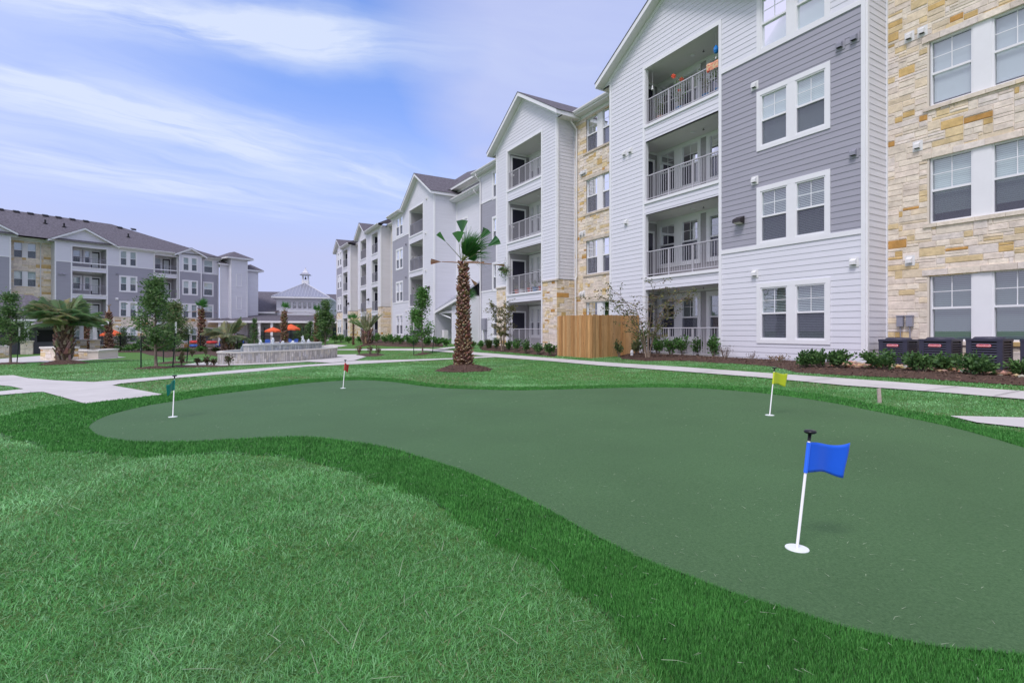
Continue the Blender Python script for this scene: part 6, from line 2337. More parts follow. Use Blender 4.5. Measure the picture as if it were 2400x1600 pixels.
for i, (px, py, pw, ph, lb) in enumerate([(842, 832, 22, 26, 'rose bush with a pinkish top left in the round bed'), (868, 832, 26, 28, 'middle rose bush in the round bed right of the fountain'), (886, 833, 22, 22, 'right rose bush in the round bed right of the fountain'),
        (425, 857, 20, 22, 'rose bush at the left end of the strip before the fountain'), (463, 857, 18, 16, 'thin rose bush, second in the strip before the fountain'), (485, 858, 18, 20, 'third rose bush in the strip before the fountain'), (502, 858, 16, 16, 'pale twiggy rose bush beside the fountain end'), (537, 857, 22, 24, 'rose bush right in front of the fountain wall'),
        (450, 836, 14, 16, 'reddish rose bush behind the strip near the fence'), (482, 834, 14, 16, 'reddish rose bush left of the feather palm'), (428, 838, 12, 14, 'small rose bush behind the paving near the staked oaks')]):
    x, y = gpt(px, py)
    shrub(lb, x, y, pw * y / F, ph * y / F, 950 + i, pal=[(0.07, 0.11, 0.04), (0.11, 0.13, 0.05), (0.14, 0.09, 0.06), (0.20, 0.13, 0.10)] + ([(0.5, 0.12, 0.10)] if i == 0 else []), leaf=0.075, n=130, group=GR, stems=7, name='rose_bush')
GP = 'plants along the iron fence'
for i, (px, Y, w, h, lb) in enumerate([(345, 44.6, 1.1, 0.75, 'low plant along the iron fence left of the staked oaks'), (317, 45, 1.3, 0.85, 'bright low plant in the bed right of the leafless palm'), (300, 45.5, 1.1, 0.6, 'ferny low plant beside the leafless palm foot'), (280, 46, 1.0, 0.5, 'yellowish low plant at the leafless palm foot'),
        (365, 44, 1.0, 0.8, 'low plant behind the taller staked oak trunk'), (388, 43, 1.1, 0.8, 'low plant behind the shorter staked oak'), (424, 41.6, 0.7, 0.3, 'dark plant outside the fence left of the pool water'), (440, 41.6, 0.8, 0.36, 'dark plant outside the fence at the pool corner'), (472, 41.9, 0.8, 0.5, 'dark round plant at the foot of the green topped palm'),
        (505, 42, 0.6, 0.3, 'small plant between the green topped palm and the feather palm'), (335, 49.5, 1.5, 1.5, 'dark red leaved tall plant behind the fence'), (360, 49, 1.4, 1.3, 'dark tall plant behind the fence left of the staked oaks'), (560, 47, 0.8, 0.9, 'plant beside the feather palm trunk on its right'), (588, 61, 1.6, 1.4, 'dark planting behind the fence below the small pointed evergreen'),
        (610, 62.6, 1.6, 1.5, 'dark planting behind the fence left of the smaller umbrella'), (712, 62.8, 2.0, 1.7, 'dark planting behind the fence right of the right umbrella'), (735, 61, 1.8, 1.6, 'dark planting at the foot of the slim far palm'), (756, 58, 1.2, 0.9, 'low plant at the foot of the dense dark oak')]):
    x = at(px, Y)
    shrub(lb, x, Y, w, h, 990 + i, pal=(BRIGHT + GLOSS) if i % 3 else GLOSS + [(0.10, 0.05, 0.04)], leaf=0.16, n=420, group=GP, stems=9, dz=0.0)


# ---- palms
def fan(mb, base, dirv, side, nrm, lp, lf, ns, half, pal, k, petiole=0.016, droop=0.25, wedge=False, ptone=(0.20, 0.24, 0.08)):
    """fan frond: petiole then a folded fan of narrow segments"""
    b, d, s, nn = Vector(base), Vector(dirv).normalized(), Vector(side).normalized(), Vector(nrm).normalized()
    tip = b + d * lp
    mb.tube([b, (b + tip) / 2 - nn * 0.02, tip], [petiole, petiole * .8, petiole * .6], 5, 0, ptone, cap=False)
    for i in range(ns):
        f = (i + 0.5) / ns * 2 - 1
        a0, a1 = half * ((i) / ns * 2 - 1), half * ((i + 1) / ns * 2 - 1)
        am = (a0 + a1) / 2
        L = lf * (1 - (0 if wedge else 0.28) * f * f) * (1 if wedge else k.uniform(0.92, 1.05))

        def dirn(a, fold=0.0):
            return (d * math.cos(a) + s * math.sin(a) + nn * fold)
        col = tuple(c * k.uniform(.8, 1.2) for c in k.choice(pal))
        if wedge:
            e0, e1 = tip + dirn(a0) * L, tip + dirn(a1) * L
            m_ = tip + dirn(am, 0.06) * L
            mb.add([tip, e0, m_, e1], [(0, 1, 2), (0, 2, 3)], 1, col)
        else:
            r1 = 0.36
            p0, p1 = tip + dirn(a0) * L * r1, tip + dirn(a1) * L * r1
            pm = tip + dirn(am, 0.07) * L * r1
            e = tip + dirn(am, 0.0) * L - Vector((0, 0, droop * L * k.uniform(.3, 1) * (0.4 + abs(f))))
            q = pm + (e - pm) * 0.5 + Vector((0, 0, 0.04 * L))
            w = (p1 - p0).length * 0.36
            mb.add([tip, p0, pm, p1, q - s * w, q + s * w, e], [(0, 1, 2), (0, 2, 3), (1, 4, 2), (2, 4, 5), (2, 5, 3), (4, 6, 5)], 1, col)


PALMG = [(0.065, 0.224, 0.052), (0.087, 0.280, 0.063), (0.123, 0.336, 0.086), (0.051, 0.168, 0.046)]
DRY = [(0.34, 0.22, 0.13), (0.42, 0.28, 0.16), (0.26, 0.15, 0.09)]


def boots(mb, h0, h1, rad, rows, per, ln, wd, seed, lift=0.55, tipc=((0.40, 0.28, 0.20), (0.30, 0.19, 0.13), (0.46, 0.34, 0.25)), bodyc=((0.18, 0.095, 0.062), (0.26, 0.15, 0.10), (0.12, 0.060, 0.042), (0.34, 0.22, 0.155))):
    """old leaf bases left on the trunk, in a climbing spiral"""
    k = random.Random(seed)
    for r in range(rows):
        f = (r + .5) / rows
        z = h0 + (h1 - h0) * f
        R0 = rad(f)
        for j in range(per):
            a = 2 * math.pi * (j + (r * 0.382)) / per + k.uniform(-.12, .12)
            out, tg = Vector((math.cos(a), math.sin(a), 0)), Vector((-math.sin(a), math.cos(a), 0))
            zz = z + k.uniform(-.8, .8) * (h1 - h0) / rows
            if k.random() < .08:
                continue
            L, W = ln * k.uniform(.5, 1.45), wd * k.uniform(.7, 1.3)
            up = Vector((0, 0, 1)) * lift + out * (1 - lift * .6) * k.uniform(.7, 1.2)
            up = up.normalized() + tg * k.uniform(-.18, .18)
            b = out * (R0 * 0.93) + Vector((0, 0, zz))
            e = b + up * L
            th = up.cross(tg).normalized() * (0.016 + 0.1 * W)
            t2 = k.uniform(.25, .75)
            P = [b - tg * W / 2 - th, b + tg * W / 2 - th, b + tg * W / 2 + th, b - tg * W / 2 + th, e - tg * W * t2 / 2 - th * .6, e + tg * W * t2 / 2 - th * .6, e + tg * W * t2 / 2 + th * .6, e - tg * W * t2 / 2 + th * .6]
            P = [tuple(p) for p in P]
            o = len(mb.v)
            bc = tuple(c * k.uniform(.75, 1.25) for c in k.choice(bodyc))
            tc = tuple(c * k.uniform(.75, 1.2) for c in k.choice(tipc))
            for fc, cc in (((0, 1, 5, 4), bc), ((1, 2, 6, 5), bc), ((2, 3, 7, 6), bc), ((3, 0, 4, 7), bc), ((4, 5, 6, 7), tc)):
                mb.f.append(tuple(i + o for i in fc))
                mb.m.append(0)
                mb.c.append(cc)
            mb.v += P


def fan_palm(label, x, y, ht, r0, r1, seed, rows, per, nf=10, lf=0.8, lp=0.6, spread=0.9, ns=22, boot=(0.15, 0.085), fancy=False, group='fan palms with rough trunks', dry=3, zoff=0.0, wind=(0, 0)):
    g0 = grnd(x, y) + zoff
    k = random.Random(seed)
    T = thing('fan_palm', label, 'palm', (x, y, g0), group=group)
    tk = MB()
    rad = lambda f: (r0 + (r1 - r0) * f ** 1.15) * (1.0 + 0.22 * math.exp(-((f - 0.06) / 0.10) ** 2)) + 0.008 * math.sin(f * 11)
    tk.tube([(0, 0, f * ht - 0.1) for f in np.linspace(0, 1, 12)], [rad(f) * .95 for f in np.linspace(0, 1, 12)], 14, 0, (0.11, 0.06, 0.042))
    boots(tk, 0.02, ht - 0.08, rad, rows, per, boot[0], boot[1], seed)
    tk.build('trunk', 'palm_boot', T)
    if fancy:
        return T, k
    cr = MB()
    for i in range(nf):
        a = 2 * math.pi * i * 0.618 + seed
        el = R(k.uniform(35, 88)) if spread < 1 else R(k.uniform(10, 85))
        d = Vector((math.cos(a) * math.cos(el) * spread + wind[0], math.sin(a) * math.cos(el) * spread + wind[1], math.sin(el)))
        s = Vector((-math.sin(a), math.cos(a), 0))
        fan(cr, (0, 0, ht - 0.1), d, s, d.cross(s), lp * k.uniform(.7, 1.1), lf * k.uniform(.8, 1.1), ns, R(75), PALMG, k, droop=0.3)
    for i in range(dry):
        a = k.choice([0.1, 3.2]) + k.uniform(-.5, .5)
        d = Vector((math.cos(a), math.sin(a), k.uniform(-0.15, 0.25)))
        s = Vector((-math.sin(a), math.cos(a), 0))
        fan(cr, (0, 0, ht - 0.15), d, s, d.cross(s), lp * 1.6, lf * .5, 5, R(16), DRY if i % 2 else PALMG, k, wedge=True, ptone=(0.30, 0.17, 0.10))
    if nf or dry:
        cr.build('crown', ['palm_boot', 'leaf'], T)
    return T


# the near palm: bundled green fronds, trimmed wedge fronds, long dry stalks
def near_palm():
    x, y = gpt(1086, 866)
    s = y / F
    ht = (866 - 612) * s - 0.05
    T, k = fan_palm('tall rough trunked fan palm on the lawn nearest the camera', x, y, ht, 0.235, 0.115, 5, 62, 10, fancy=True, boot=(0.092, 0.070), zoff=0.08)

    def P(px, py, dy=0.0):
        return Vector((at(px, y + dy) - x, dy, zt(py, y + dy) - grnd(x, y) - 0.08))
    top = P(1084, 612)
    # bundled fans leaning up and to the right
    for (tx, ty, dy, lp, lf, half, ns) in [(1104, 528, 0.05, .18, 1.22, 20, 20), (1122, 532, -0.25, .2, 1.22, 26, 22), (1134, 545, -0.1, .2, 1.20, 32, 24), (1144, 566, 0.15, .2, 1.10, 36, 24), (1124, 545, 0.4, .2, 1.2, 30, 22), (1098, 540, 0.3, .2, 1.05, 22, 20), (1146, 590, 0.0, .18, .92, 38, 22), (1116, 540, -0.45, .2, 1.15, 30, 22), (1090, 535, -.1, .2, .95, 18, 16), (1134, 556, 0.0, .26, 1.15, 36, 26)]:
        mb = MB()
        tip = P(tx, ty, dy)
        d = (tip - top).normalized()
        sv = d.cross(Vector((0.25, -1, 0.1))).normalized()
        fan(mb, top, d, sv, d.cross(sv), lp, lf * k.uniform(.85, 1.0), ns, R(half), PALMG, k, droop=0.42, petiole=0.014)
        mb.build('frond', ['palm_boot', 'leaf'], T)
    # trimmed fans: a bare stalk and a short cut wedge
    for (bx, by, tx, ty, wpx, half) in [(1084, 610, 1046, 568, 30, 13), (1083, 610, 1083, 548, 36, 24), (1080, 612, 1076, 570, 30, 30), (1090, 608, 1126, 560, 30, 24), (1092, 610, 1142, 578, 34, 22)]:
        mb = MB()
        b, t = P(bx, by), P(tx, ty, k.uniform(-.1, .1))
        d = (t - b)
        L = d.length
        d.normalize()
        sv = d.cross(Vector((0, -1, 0.15))).normalized()
        fan(mb, b, d, sv, d.cross(sv), L, wpx * s * 0.95, 2, R(half), [(0.035, 0.13, 0.04), (0.05, 0.17, 0.05)], k, wedge=True, petiole=0.013, ptone=(0.12, 0.15, 0.06))
        mb.build('trimmed_frond', ['palm_boot', 'leaf'], T)
    for pts, wp, half in [([(1080, 616), (1060, 614), (1036, 613.5)], 26, 16), ([(1092, 614), (1110, 613), (1122, 614)], 12, 12), ([(1092, 615), (1130, 617), (1152, 619)], 30, 6), ([(1083, 622), (1088, 637), (1102, 652)], 20, 14), ([(1081, 618), (1084, 640), (1082, 664)], 4, 6)]:
        mb = MB()
        q = [P(a, b, -0.12) for a, b in pts]
        mb.tube(q, [0.02, 0.016, 0.012], 6, 0, (0.36, 0.22, 0.15))
        d = (q[-1] - q[-2]).normalized()
        sv = d.cross(Vector((0.1, -1, 0.2))).normalized()
        fan(mb, q[-1], d, sv, d.cross(sv), 0.01, wp * s, 4, R(half), DRY, k, wedge=True, petiole=0.01, ptone=(0.36, 0.22, 0.15))
        mb.build('dry_stalk', ['palm_boot', 'leaf'], T)
    # a stray sucker frond low on the right of the trunk
    mb = MB()
    b = P(1098, 690)
    for (tx, ty) in [(1112, 676), (1120, 690), (1114, 700)]:
        d = (P(tx, ty) - b).normalized()
        sv = d.cross(Vector((0, -1, 0.1))).normalized()
        fan(mb, b, d, sv, d.cross(sv), 0.05, 0.26, 12, R(45), PALMG + [(0.2, 0.3, 0.2)], k)
    mb.build('frond', ['palm_boot', 'leaf'], T)


near_palm()
W = [('green topped fan palm beside the pool, leaning stalk to its right', 472, 44.5, 724, 826, 0.24, 0.17, 9, 0.75, 4, 31), ('fan palm with a windblown top behind the fountain', 666, 47, 728, 812, 0.27, 0.14, 8, 0.62, 3, 33),
     ('slim fan palm left of the dense dark oak', 742, 54, 733, 812, 0.2, 0.14, 7, 0.75, 3, 35), ('leafless rough palm trunk tapering to a dry tip beside an orange umbrella', 255, 47.2, 732, 822, 0.30, 0.17, 0, 0.5, 0, 37),
     ('fan palm half hidden behind the two far pavilion posts', 202, 52, 752, 806, 0.22, 0.17, 10, 0.8, 2, 39)]
for lb, px, Y, ptop, pbot, r0, r1, nf, lf, dry, sd in W:
    x = at(px, Y)
    h = zt(ptop, Y) - grnd(x, Y)
    t = fan_palm(lb, x, Y, h, r0, r1, sd, int(h / 0.10), 8, nf=nf, lf=lf, lp=0.5, spread=0.7, ns=16, boot=(0.17, 0.13), dry=dry, wind=(0.15, 0))
    if nf == 0:
        mb = MB()
        mb.tube([(0, 0, h - .1), (0.02, 0, h + .25), (0.0, 0, h + .5)], [0.15, 0.08, 0.05], 8, 0, (0.30, 0.20, 0.13))
        for i in range(14):
            a = i * 2.4
            mb.tube([(0, 0, h + .3), (0.08 * math.cos(a), 0.08 * math.sin(a), h + .6), (0.22 * math.cos(a), 0.22 * math.sin(a), h + .75)], [0.02, 0.014, 0.005], 4, 0, (0.36, 0.27, 0.17), cap=False)
        mb.build('dry_tip', 'palm_boot', t)
x, y = at(828, 47), 47.0
fan_palm('small slender palm beside the stone pier of the far bays', x, y, 2.2, 0.08, 0.06, 41, 14, 6, nf=12, lf=0.55, lp=0.5, spread=1.1, ns=12, boot=(0.1, 0.07), dry=2)


def feather_palm(label, x, y, ht, r0, r1, seed, nf, L, ns, pal, els, rows, per, up=0.75, wid=0.03, ll=0.5, zoff=0.06, az=None, boot=(0.26, 0.13)):
    g0 = grnd(x, y) + zoff
    k = random.Random(seed)
    T = thing('feather_palm', label, 'palm', (x, y, g0), group='stout feather palms')
    tk = MB()
    rad = lambda f: r0 + (r1 - r0) * f + 0.04 * math.sin(f * 3.1)
    tk.tube([(0, 0, f * ht - 0.1) for f in np.linspace(0, 1, 8)], [rad(f) * .92 for f in np.linspace(0, 1, 8)], 14, 0, (0.12, 0.08, 0.06))
    boots(tk, 0.02, ht, rad, rows, per, boot[0], boot[1], seed, lift=0.88, tipc=((0.44, 0.35, 0.27), (0.52, 0.43, 0.33), (0.32, 0.24, 0.19)), bodyc=((0.27, 0.19, 0.145), (0.36, 0.27, 0.21), (0.19, 0.13, 0.10)))
    tk.build('trunk', 'palm_boot', T)
    cr = MB()
    for i in range(nf):
        a = (2 * math.pi * i * 0.618 + seed) if az is None else az[i % len(az)] + k.uniform(-.25, .25)
        e0 = R(els[0] + (els[1] - els[0]) * ((i * 0.37) % 1))
        Lf = L * k.uniform(.85, 1.1)
        out, tg = Vector((math.cos(a), math.sin(a), 0)), Vector((-math.sin(a), math.cos(a), 0))
        p, el = Vector((0, 0, ht)) + out * r1 * .5, e0
        pts = [p.copy()]
        bend = R(k.uniform(3.2, 6.5)) * (1.25 - 0.4 * math.sin(e0))
        for j in range(10):
            p = p + (out * math.cos(el) + Vector((0, 0, 1)) * math.sin(el)) * Lf / 10
            el -= bend * (0.45 + j * .11)
            pts.append(p.copy())
        cr.tube(pts, [0.028 * (1 - .085 * j) for j in range(11)], 5, 0, (0.22, 0.26, 0.13), cap=False)
        base = k.choice(pal)
        for j in range(ns):
            f = 0.16 + 0.84 * (j + .5) / ns
            q = f * 10
            i0 = min(9, int(q))
            c = pts[i0].lerp(pts[i0 + 1], q - i0)
            t = (pts[i0 + 1] - pts[i0]).normalized()
            nn = t.cross(tg).normalized()
            for sg in (-1, 1):
                l = ll * (math.sin(math.pi * min(1, 0.12 + f * .86)) ** .6) * k.uniform(.85, 1.1)
                d = (t * 0.75 + tg * sg * 0.75 + nn * -0.35 * up).normalized()
                e = c + d * l - Vector((0, 0, 0.28 * l * k.uniform(.5, 1.4)))
                m = c + d * l * .5
                w = t * wid * .5
                col = tuple(v * k.uniform(.8, 1.2) for v in base)
                cr.add([c, m + w, e, m - w], [(0, 1, 2), (0, 2, 3)], 1, col)
    cr.build('crown', ['palm_boot', 'leaf'], T)
    return T


SAGE = [(0.22, 0.34, 0.16), (0.27, 0.39, 0.20), (0.34, 0.43, 0.26), (0.18, 0.30, 0.13), (0.40, 0.42, 0.22)]
x, y = gpt(150, 850)
feather_palm('big spreading feather palm with a stout boot covered trunk on the left lawn', x, y, 1.62, 0.27, 0.31, 3, 46, 1.50, 30, SAGE, (22, 86), 12, 12, ll=0.74, wid=0.015, boot=(0.24, 0.11), up=0.1)
x, y = at(534, 41.5), 41.5
feather_palm('grey green feather palm between the pool and the fountain', x, y, 1.25, 0.42, 0.45, 7, 26, 1.7, 22, [(0.22, 0.27, 0.14), (0.30, 0.33, 0.20), (0.18, 0.23, 0.12), (0.36, 0.35, 0.20)], (5, 80), 8, 12, ll=0.62, wid=0.06, zoff=0, boot=(0.26, 0.16))
x, y = gpt(861, 808)
feather_palm('shaggy feather palm with tied upright fronds by the far wall', x, y, 1.15, 0.42, 0.30, 11, 16, 1.9, 18, [(0.22, 0.23, 0.12), (0.30, 0.29, 0.16), (0.15, 0.25, 0.09)], (45, 86), 8, 12, ll=0.32, wid=0.06, boot=(0.34, 0.14))


# ------------------------------------------------------------------ putting flags
def cloth(name, colmat, T, hoist0, hoist1, fly, amp, waves, phase, sag, parent_axis=None):
    """a small flag: sleeve round the pole and a rippling field"""
    h0, h1 = Vector(hoist0), Vector(hoist1)
    f = Vector(fly)
    L = f.length
    fd = f.normalized()
    hd = (h1 - h0)
    nn = fd.cross(hd).normalized()
    mb = MB()
    NU, NV = 22, 10
    for i in range(NU + 1):
        for j in range(NV + 1):
            u, v = i / NU, j / NV
            p = h0 + hd * v + fd * (L * u * (1 - 0.05 * math.cos(3 * v)))
            w = amp * (u ** 1.2) * math.sin(waves * u * 2 * math.pi + phase + 0.8 * v)
            p += nn * w + Vector((0, 0, -sag * u * u * (0.6 + 0.6 * v) + 0.018 * math.sin(5 * u + 2 * v) * u))
            mb.v.append(tuple(p))
    for i in range(NU):
        for j in range(NV):
            a = i * (NV + 1) + j
            mb.f.append((a, a + NV + 1, a + NV + 2, a + 1))
            mb.m.append(0)
            mb.c.append(None)
    o = mb.build(name, colmat, T, smooth=True)
    sd = o.modifiers.new('thickness', 'SOLIDIFY')
    sd.thickness = 0.0016
    # stitched sleeve
    sl_ = MB()
    sl_.tube([h0, h1], 0.0095, 10, 0)
    s2 = sl_.build('sleeve', colmat, o, smooth=True)
    return o


def fabric(name, col):
    m = bpy.data.materials.new(name)
    m.use_nodes = True
    nt = m.node_tree
    b = nt.nodes['Principled BSDF']
    b.inputs['Base Color'].default_value = (*col, 1)
    b.inputs['Roughness'].default_value = 0.55
    b.inputs['Sheen Weight'].default_value = 0.3
    t = nt.nodes.new('ShaderNodeBsdfTranslucent')
    t.inputs[0].default_value = (*col, 1)
    mx = nt.nodes.new('ShaderNodeMixShader')
    mx.inputs[0].default_value = 0.3
    nt.links.new(b.outputs[0], mx.inputs[1])
    nt.links.new(t.outputs[0], mx.inputs[2])
    nt.links.new(mx.outputs[0], nt.nodes['Material Output'].inputs[0])
    MATS[name] = m


fabric('flag_blue', (0.008, 0.17, 0.95))
fabric('flag_yellow', (0.66, 0.76, 0.025))
fabric('flag_green', (0.0, 0.34, 0.25))
fabric('flag_red', (0.68, 0.03, 0.03))
mat('pole_white', (0.80, 0.80, 0.80), 0.3)
mat('cup_white', (0.78, 0.82, 0.80), 0.4)
mat('knob_black', (0.012, 0.012, 0.016), 0.35)


def putting_flag(label, px, py, h, lean, colmat, fly, amp, waves, phase, fh=0.15, sag=0.02):
    x, y = gpt(px, py)
    T = thing('putting_flag', label, 'golf flag', (x, y, grnd(x, y) + 0.014), group='flags on the putting green')
    ax = Vector((lean, 0.0, 1)).normalized()
    p = MB()
    p.tube([Vector((0, 0, 0.004)), ax * (h - 0.055)], [0.0068, 0.0062], 12)
    p.build('pole', 'pole_white', T, smooth=True)
    c = MB()
    c.lathe([(0.0, 0.004), (0.049, 0.004), (0.0535, 0.003), (0.0545, 0.0), (0.0545, -0.06)], 32)
    c.build('cup', 'cup_white', T, smooth=False)
    k = MB()
    tp = ax * (h - 0.055)
    k.tube([tp, ax * (h - 0.02)], [0.0075, 0.0085], 10)
    prof = [(0.004, -0.019), (0.022, -0.017), (0.0285, -0.012), (0.029, -0.007), (0.024, -0.001), (0.006, 0.001)]
    b = ax * h
    k.lathe(prof, 20, c=tuple(b))
    k.build('knob', 'knob_black', T, smooth=True)
    top, bot = ax * (h - 0.062), ax * (h - 0.062 - fh)
    cloth('flag', colmat, T, bot, top, fly, amp, waves, phase, sag)
    return T


putting_flag('large blue flag with white pole nearest the camera', 1868, 1291, 0.595, 0.112, 'flag_blue', (0.205, 0.03, -0.012), 0.017, 1.1, 0.6, fh=0.152, sag=0.004)
putting_flag('yellow flag on a white pole at the far right of the green', 1804, 975, 0.62, 0.10, 'flag_yellow', (0.19, 0.06, -0.02), 0.016, 1.0, 1.4, fh=0.155, sag=0.01)
putting_flag('green flag with black knob near the left end of the green', 405, 979, 0.565, 0.045, 'flag_green', (0.02, -0.17, -0.03), 0.014, 1.0, 0.3, fh=0.14, sag=0.03)
putting_flag('small red flag, farthest of the four, at the top of the green', 804, 911, 0.59, 0.08, 'flag_red', (0.012, 0.17, -0.03), 0.012, 1.0, 0.8, fh=0.16, sag=0.02)


# ------------------------------------------------------------------ wooden fence screen
def wood_fence():
    c = np.array([at(1389, 19.3), 19.3])
    z = grnd(*c) - 0.02
    T = thing('wooden_fence', 'new cedar plank fence screen in front of the stone bay', 'fence', (c[0], c[1], z))
    k = random.Random(4)
    for t, nn, L in ((uR, nR, 2.25), (-nR, -uR, 2.35)):
        nn = np.array(nn)
        mb = MB()
        x, i = 0.0, 0
        while x < L - 0.02:
            w = 0.137 + k.uniform(-.006, .006)
            w = min(w, L - x)
            h = 1.655 + k.uniform(-.014, .014)
            o = 0.02 + k.uniform(-.003, .004)
            f = k.uniform(0.78, 1.18)
            base = k.choice([(0.52, 0.29, 0.12), (0.56, 0.33, 0.15), (0.48, 0.25, 0.10), (0.60, 0.37, 0.18)])
            col = tuple(v * f for v in base)
            pts = []
            e = 0.024
            for (a, b) in [(x + .002, 0.02), (x + w - .002, 0.02), (x + w - .002, h - e), (x + w - e, h), (x + e, h), (x + .002, h - e)]:
                pts.append((a, b))
            fr = [(t[0] * a + nn[0] * o, t[1] * a + nn[1] * o, b) for a, b in pts]
            bk = [(t[0] * a + nn[0] * (o - .018), t[1] * a + nn[1] * (o - .018), b) for a, b in pts]
            n = 6
            mb.add(fr + bk, [tuple(range(n)), tuple(range(n, 2 * n))] + [(q, (q + 1) % n, n + (q + 1) % n, n + q) for q in range(n)], 0, col)
            x += w
            i += 1
        pan = mb.build('plank_panel', 'cedar', T)
        rl = MB()
        for zz in (0.3, 0.85, 1.4):
            q = [(t[0] * a + nn[0] * b, t[1] * a + nn[1] * b) for a, b in ((0.05, -.002), (L, -.002), (L, -.04), (0.05, -.04))]
            rl.hexa([(p[0], p[1], zz) for p in q] + [(p[0], p[1], zz + .085) for p in q], 0, (0.5, 0.28, 0.12))
        rl.build('rail', 'cedar', T)
        for a in ((0.06, L * .5, L - .06) if t is uR else (L * .5, L - .06)):
            ps = MB()
            cc = np.array(t) * a - nn * 0.09
            ps.box(cc[0] - .045, cc[0] + .045, cc[1] - .045, cc[1] + .045, -0.1, 1.6, 0, (0.45, 0.26, 0.12))
            ps.build('post', 'cedar', T)


def cedar():
    m = attr_mat('cedar', 0.75, 0.2, mott=0.0)
    nt = m.node_tree
    b = nt.nodes['Principled BSDF']
    at_ = [n for n in nt.nodes if n.type == 'ATTRIBUTE'][0]
    tc = [n for n in nt.nodes if n.type == 'TEX_COORD'][0]
    mp = nt.nodes.new('ShaderNodeMapping')
    mp.inputs['Scale'].default_value = (30, 30, 1.6)
    n = nt.nodes.new('ShaderNodeTexNoise')
    n.inputs['Scale'].default_value, n.inputs['Detail'].default_value, n.inputs['Distortion'].default_value = 1.3, 6, 0.6
    nt.links.new(tc.outputs['Object'], mp.inputs[0])
    nt.links.new(mp.outputs[0], n.inputs['Vector'])
    vor = nt.nodes.new('ShaderNodeTexVoronoi')
    vor.inputs['Scale'].default_value = 3.4
    mp2 = nt.nodes.new('ShaderNodeMapping')
    mp2.inputs['Scale'].default_value = (1.6, 1.6, 0.8)
    nt.links.new(tc.outputs['Object'], mp2.inputs[0])
    nt.links.new(mp2.outputs[0], vor.inputs['Vector'])
    kn = nt.nodes.new('ShaderNodeMapRange')
    kn.inputs[1].default_value, kn.inputs[2].default_value, kn.inputs[3].default_value, kn.inputs[4].default_value = 0.03, 0.10, 0.35, 1.0
    nt.links.new(vor.outputs['Distance'], kn.inputs[0])
    mr = nt.nodes.new('ShaderNodeMapRange')
    mr.inputs[1].default_value, mr.inputs[2].default_value, mr.inputs[3].default_value, mr.inputs[4].default_value = 0.3, 0.7, 0.72, 1.2
    nt.links.new(n.outputs['Fac'], mr.inputs[0])
    mu = nt.nodes.new('ShaderNodeMath')
    mu.operation = 'MULTIPLY'
    nt.links.new(mr.outputs[0], mu.inputs[0])
    nt.links.new(kn.outputs[0], mu.inputs[1])
    sc = nt.nodes.new('ShaderNodeVectorMath')
    sc.operation = 'SCALE'
    nt.links.new(at_.outputs['Color'], sc.inputs[0])
    nt.links.new(mu.outputs[0], sc.inputs['Scale'])
    nt.links.new(sc.outputs[0], b.inputs['Base Color'])


cedar()
wood_fence()


# ------------------------------------------------------------------ cooling units
def s_at(px, d):
    r = np.array([(px - 1200.0) / F, 1.0])
    M = np.array([[r[0], -uR[0]], [r[1], -uR[1]]])
    Y, s = np.linalg.solve(M, A0 + d * nR)
    return s


mat('unit_dark', (0.045, 0.045, 0.075), 0.45)
mat('unit_louver', (0.085, 0.085, 0.13), 0.4)
mat('unit_black', (0.008, 0.008, 0.010), 0.6)
mat('badge_red', (0.72, 0.06, 0.09), 0.35)
mat('badge_white', (0.85, 0.80, 0.80), 0.4)


def text_mesh(body, size):
    cu = bpy.data.curves.new('badge_text', 'FONT')
    cu.body, cu.size, cu.extrude, cu.align_x, cu.align_y = body, size, 0.001, 'CENTER', 'CENTER'
    tmp = bpy.data.objects.new('badge_text', cu)
    COL.objects.link(tmp)
    me = bpy.data.meshes.new_from_object(tmp.evaluated_get(bpy.context.evaluated_depsgraph_get()))
    bpy.data.objects.remove(tmp)
    me.materials.clear()
    me.materials.append(MATS['badge_white'])
    return me


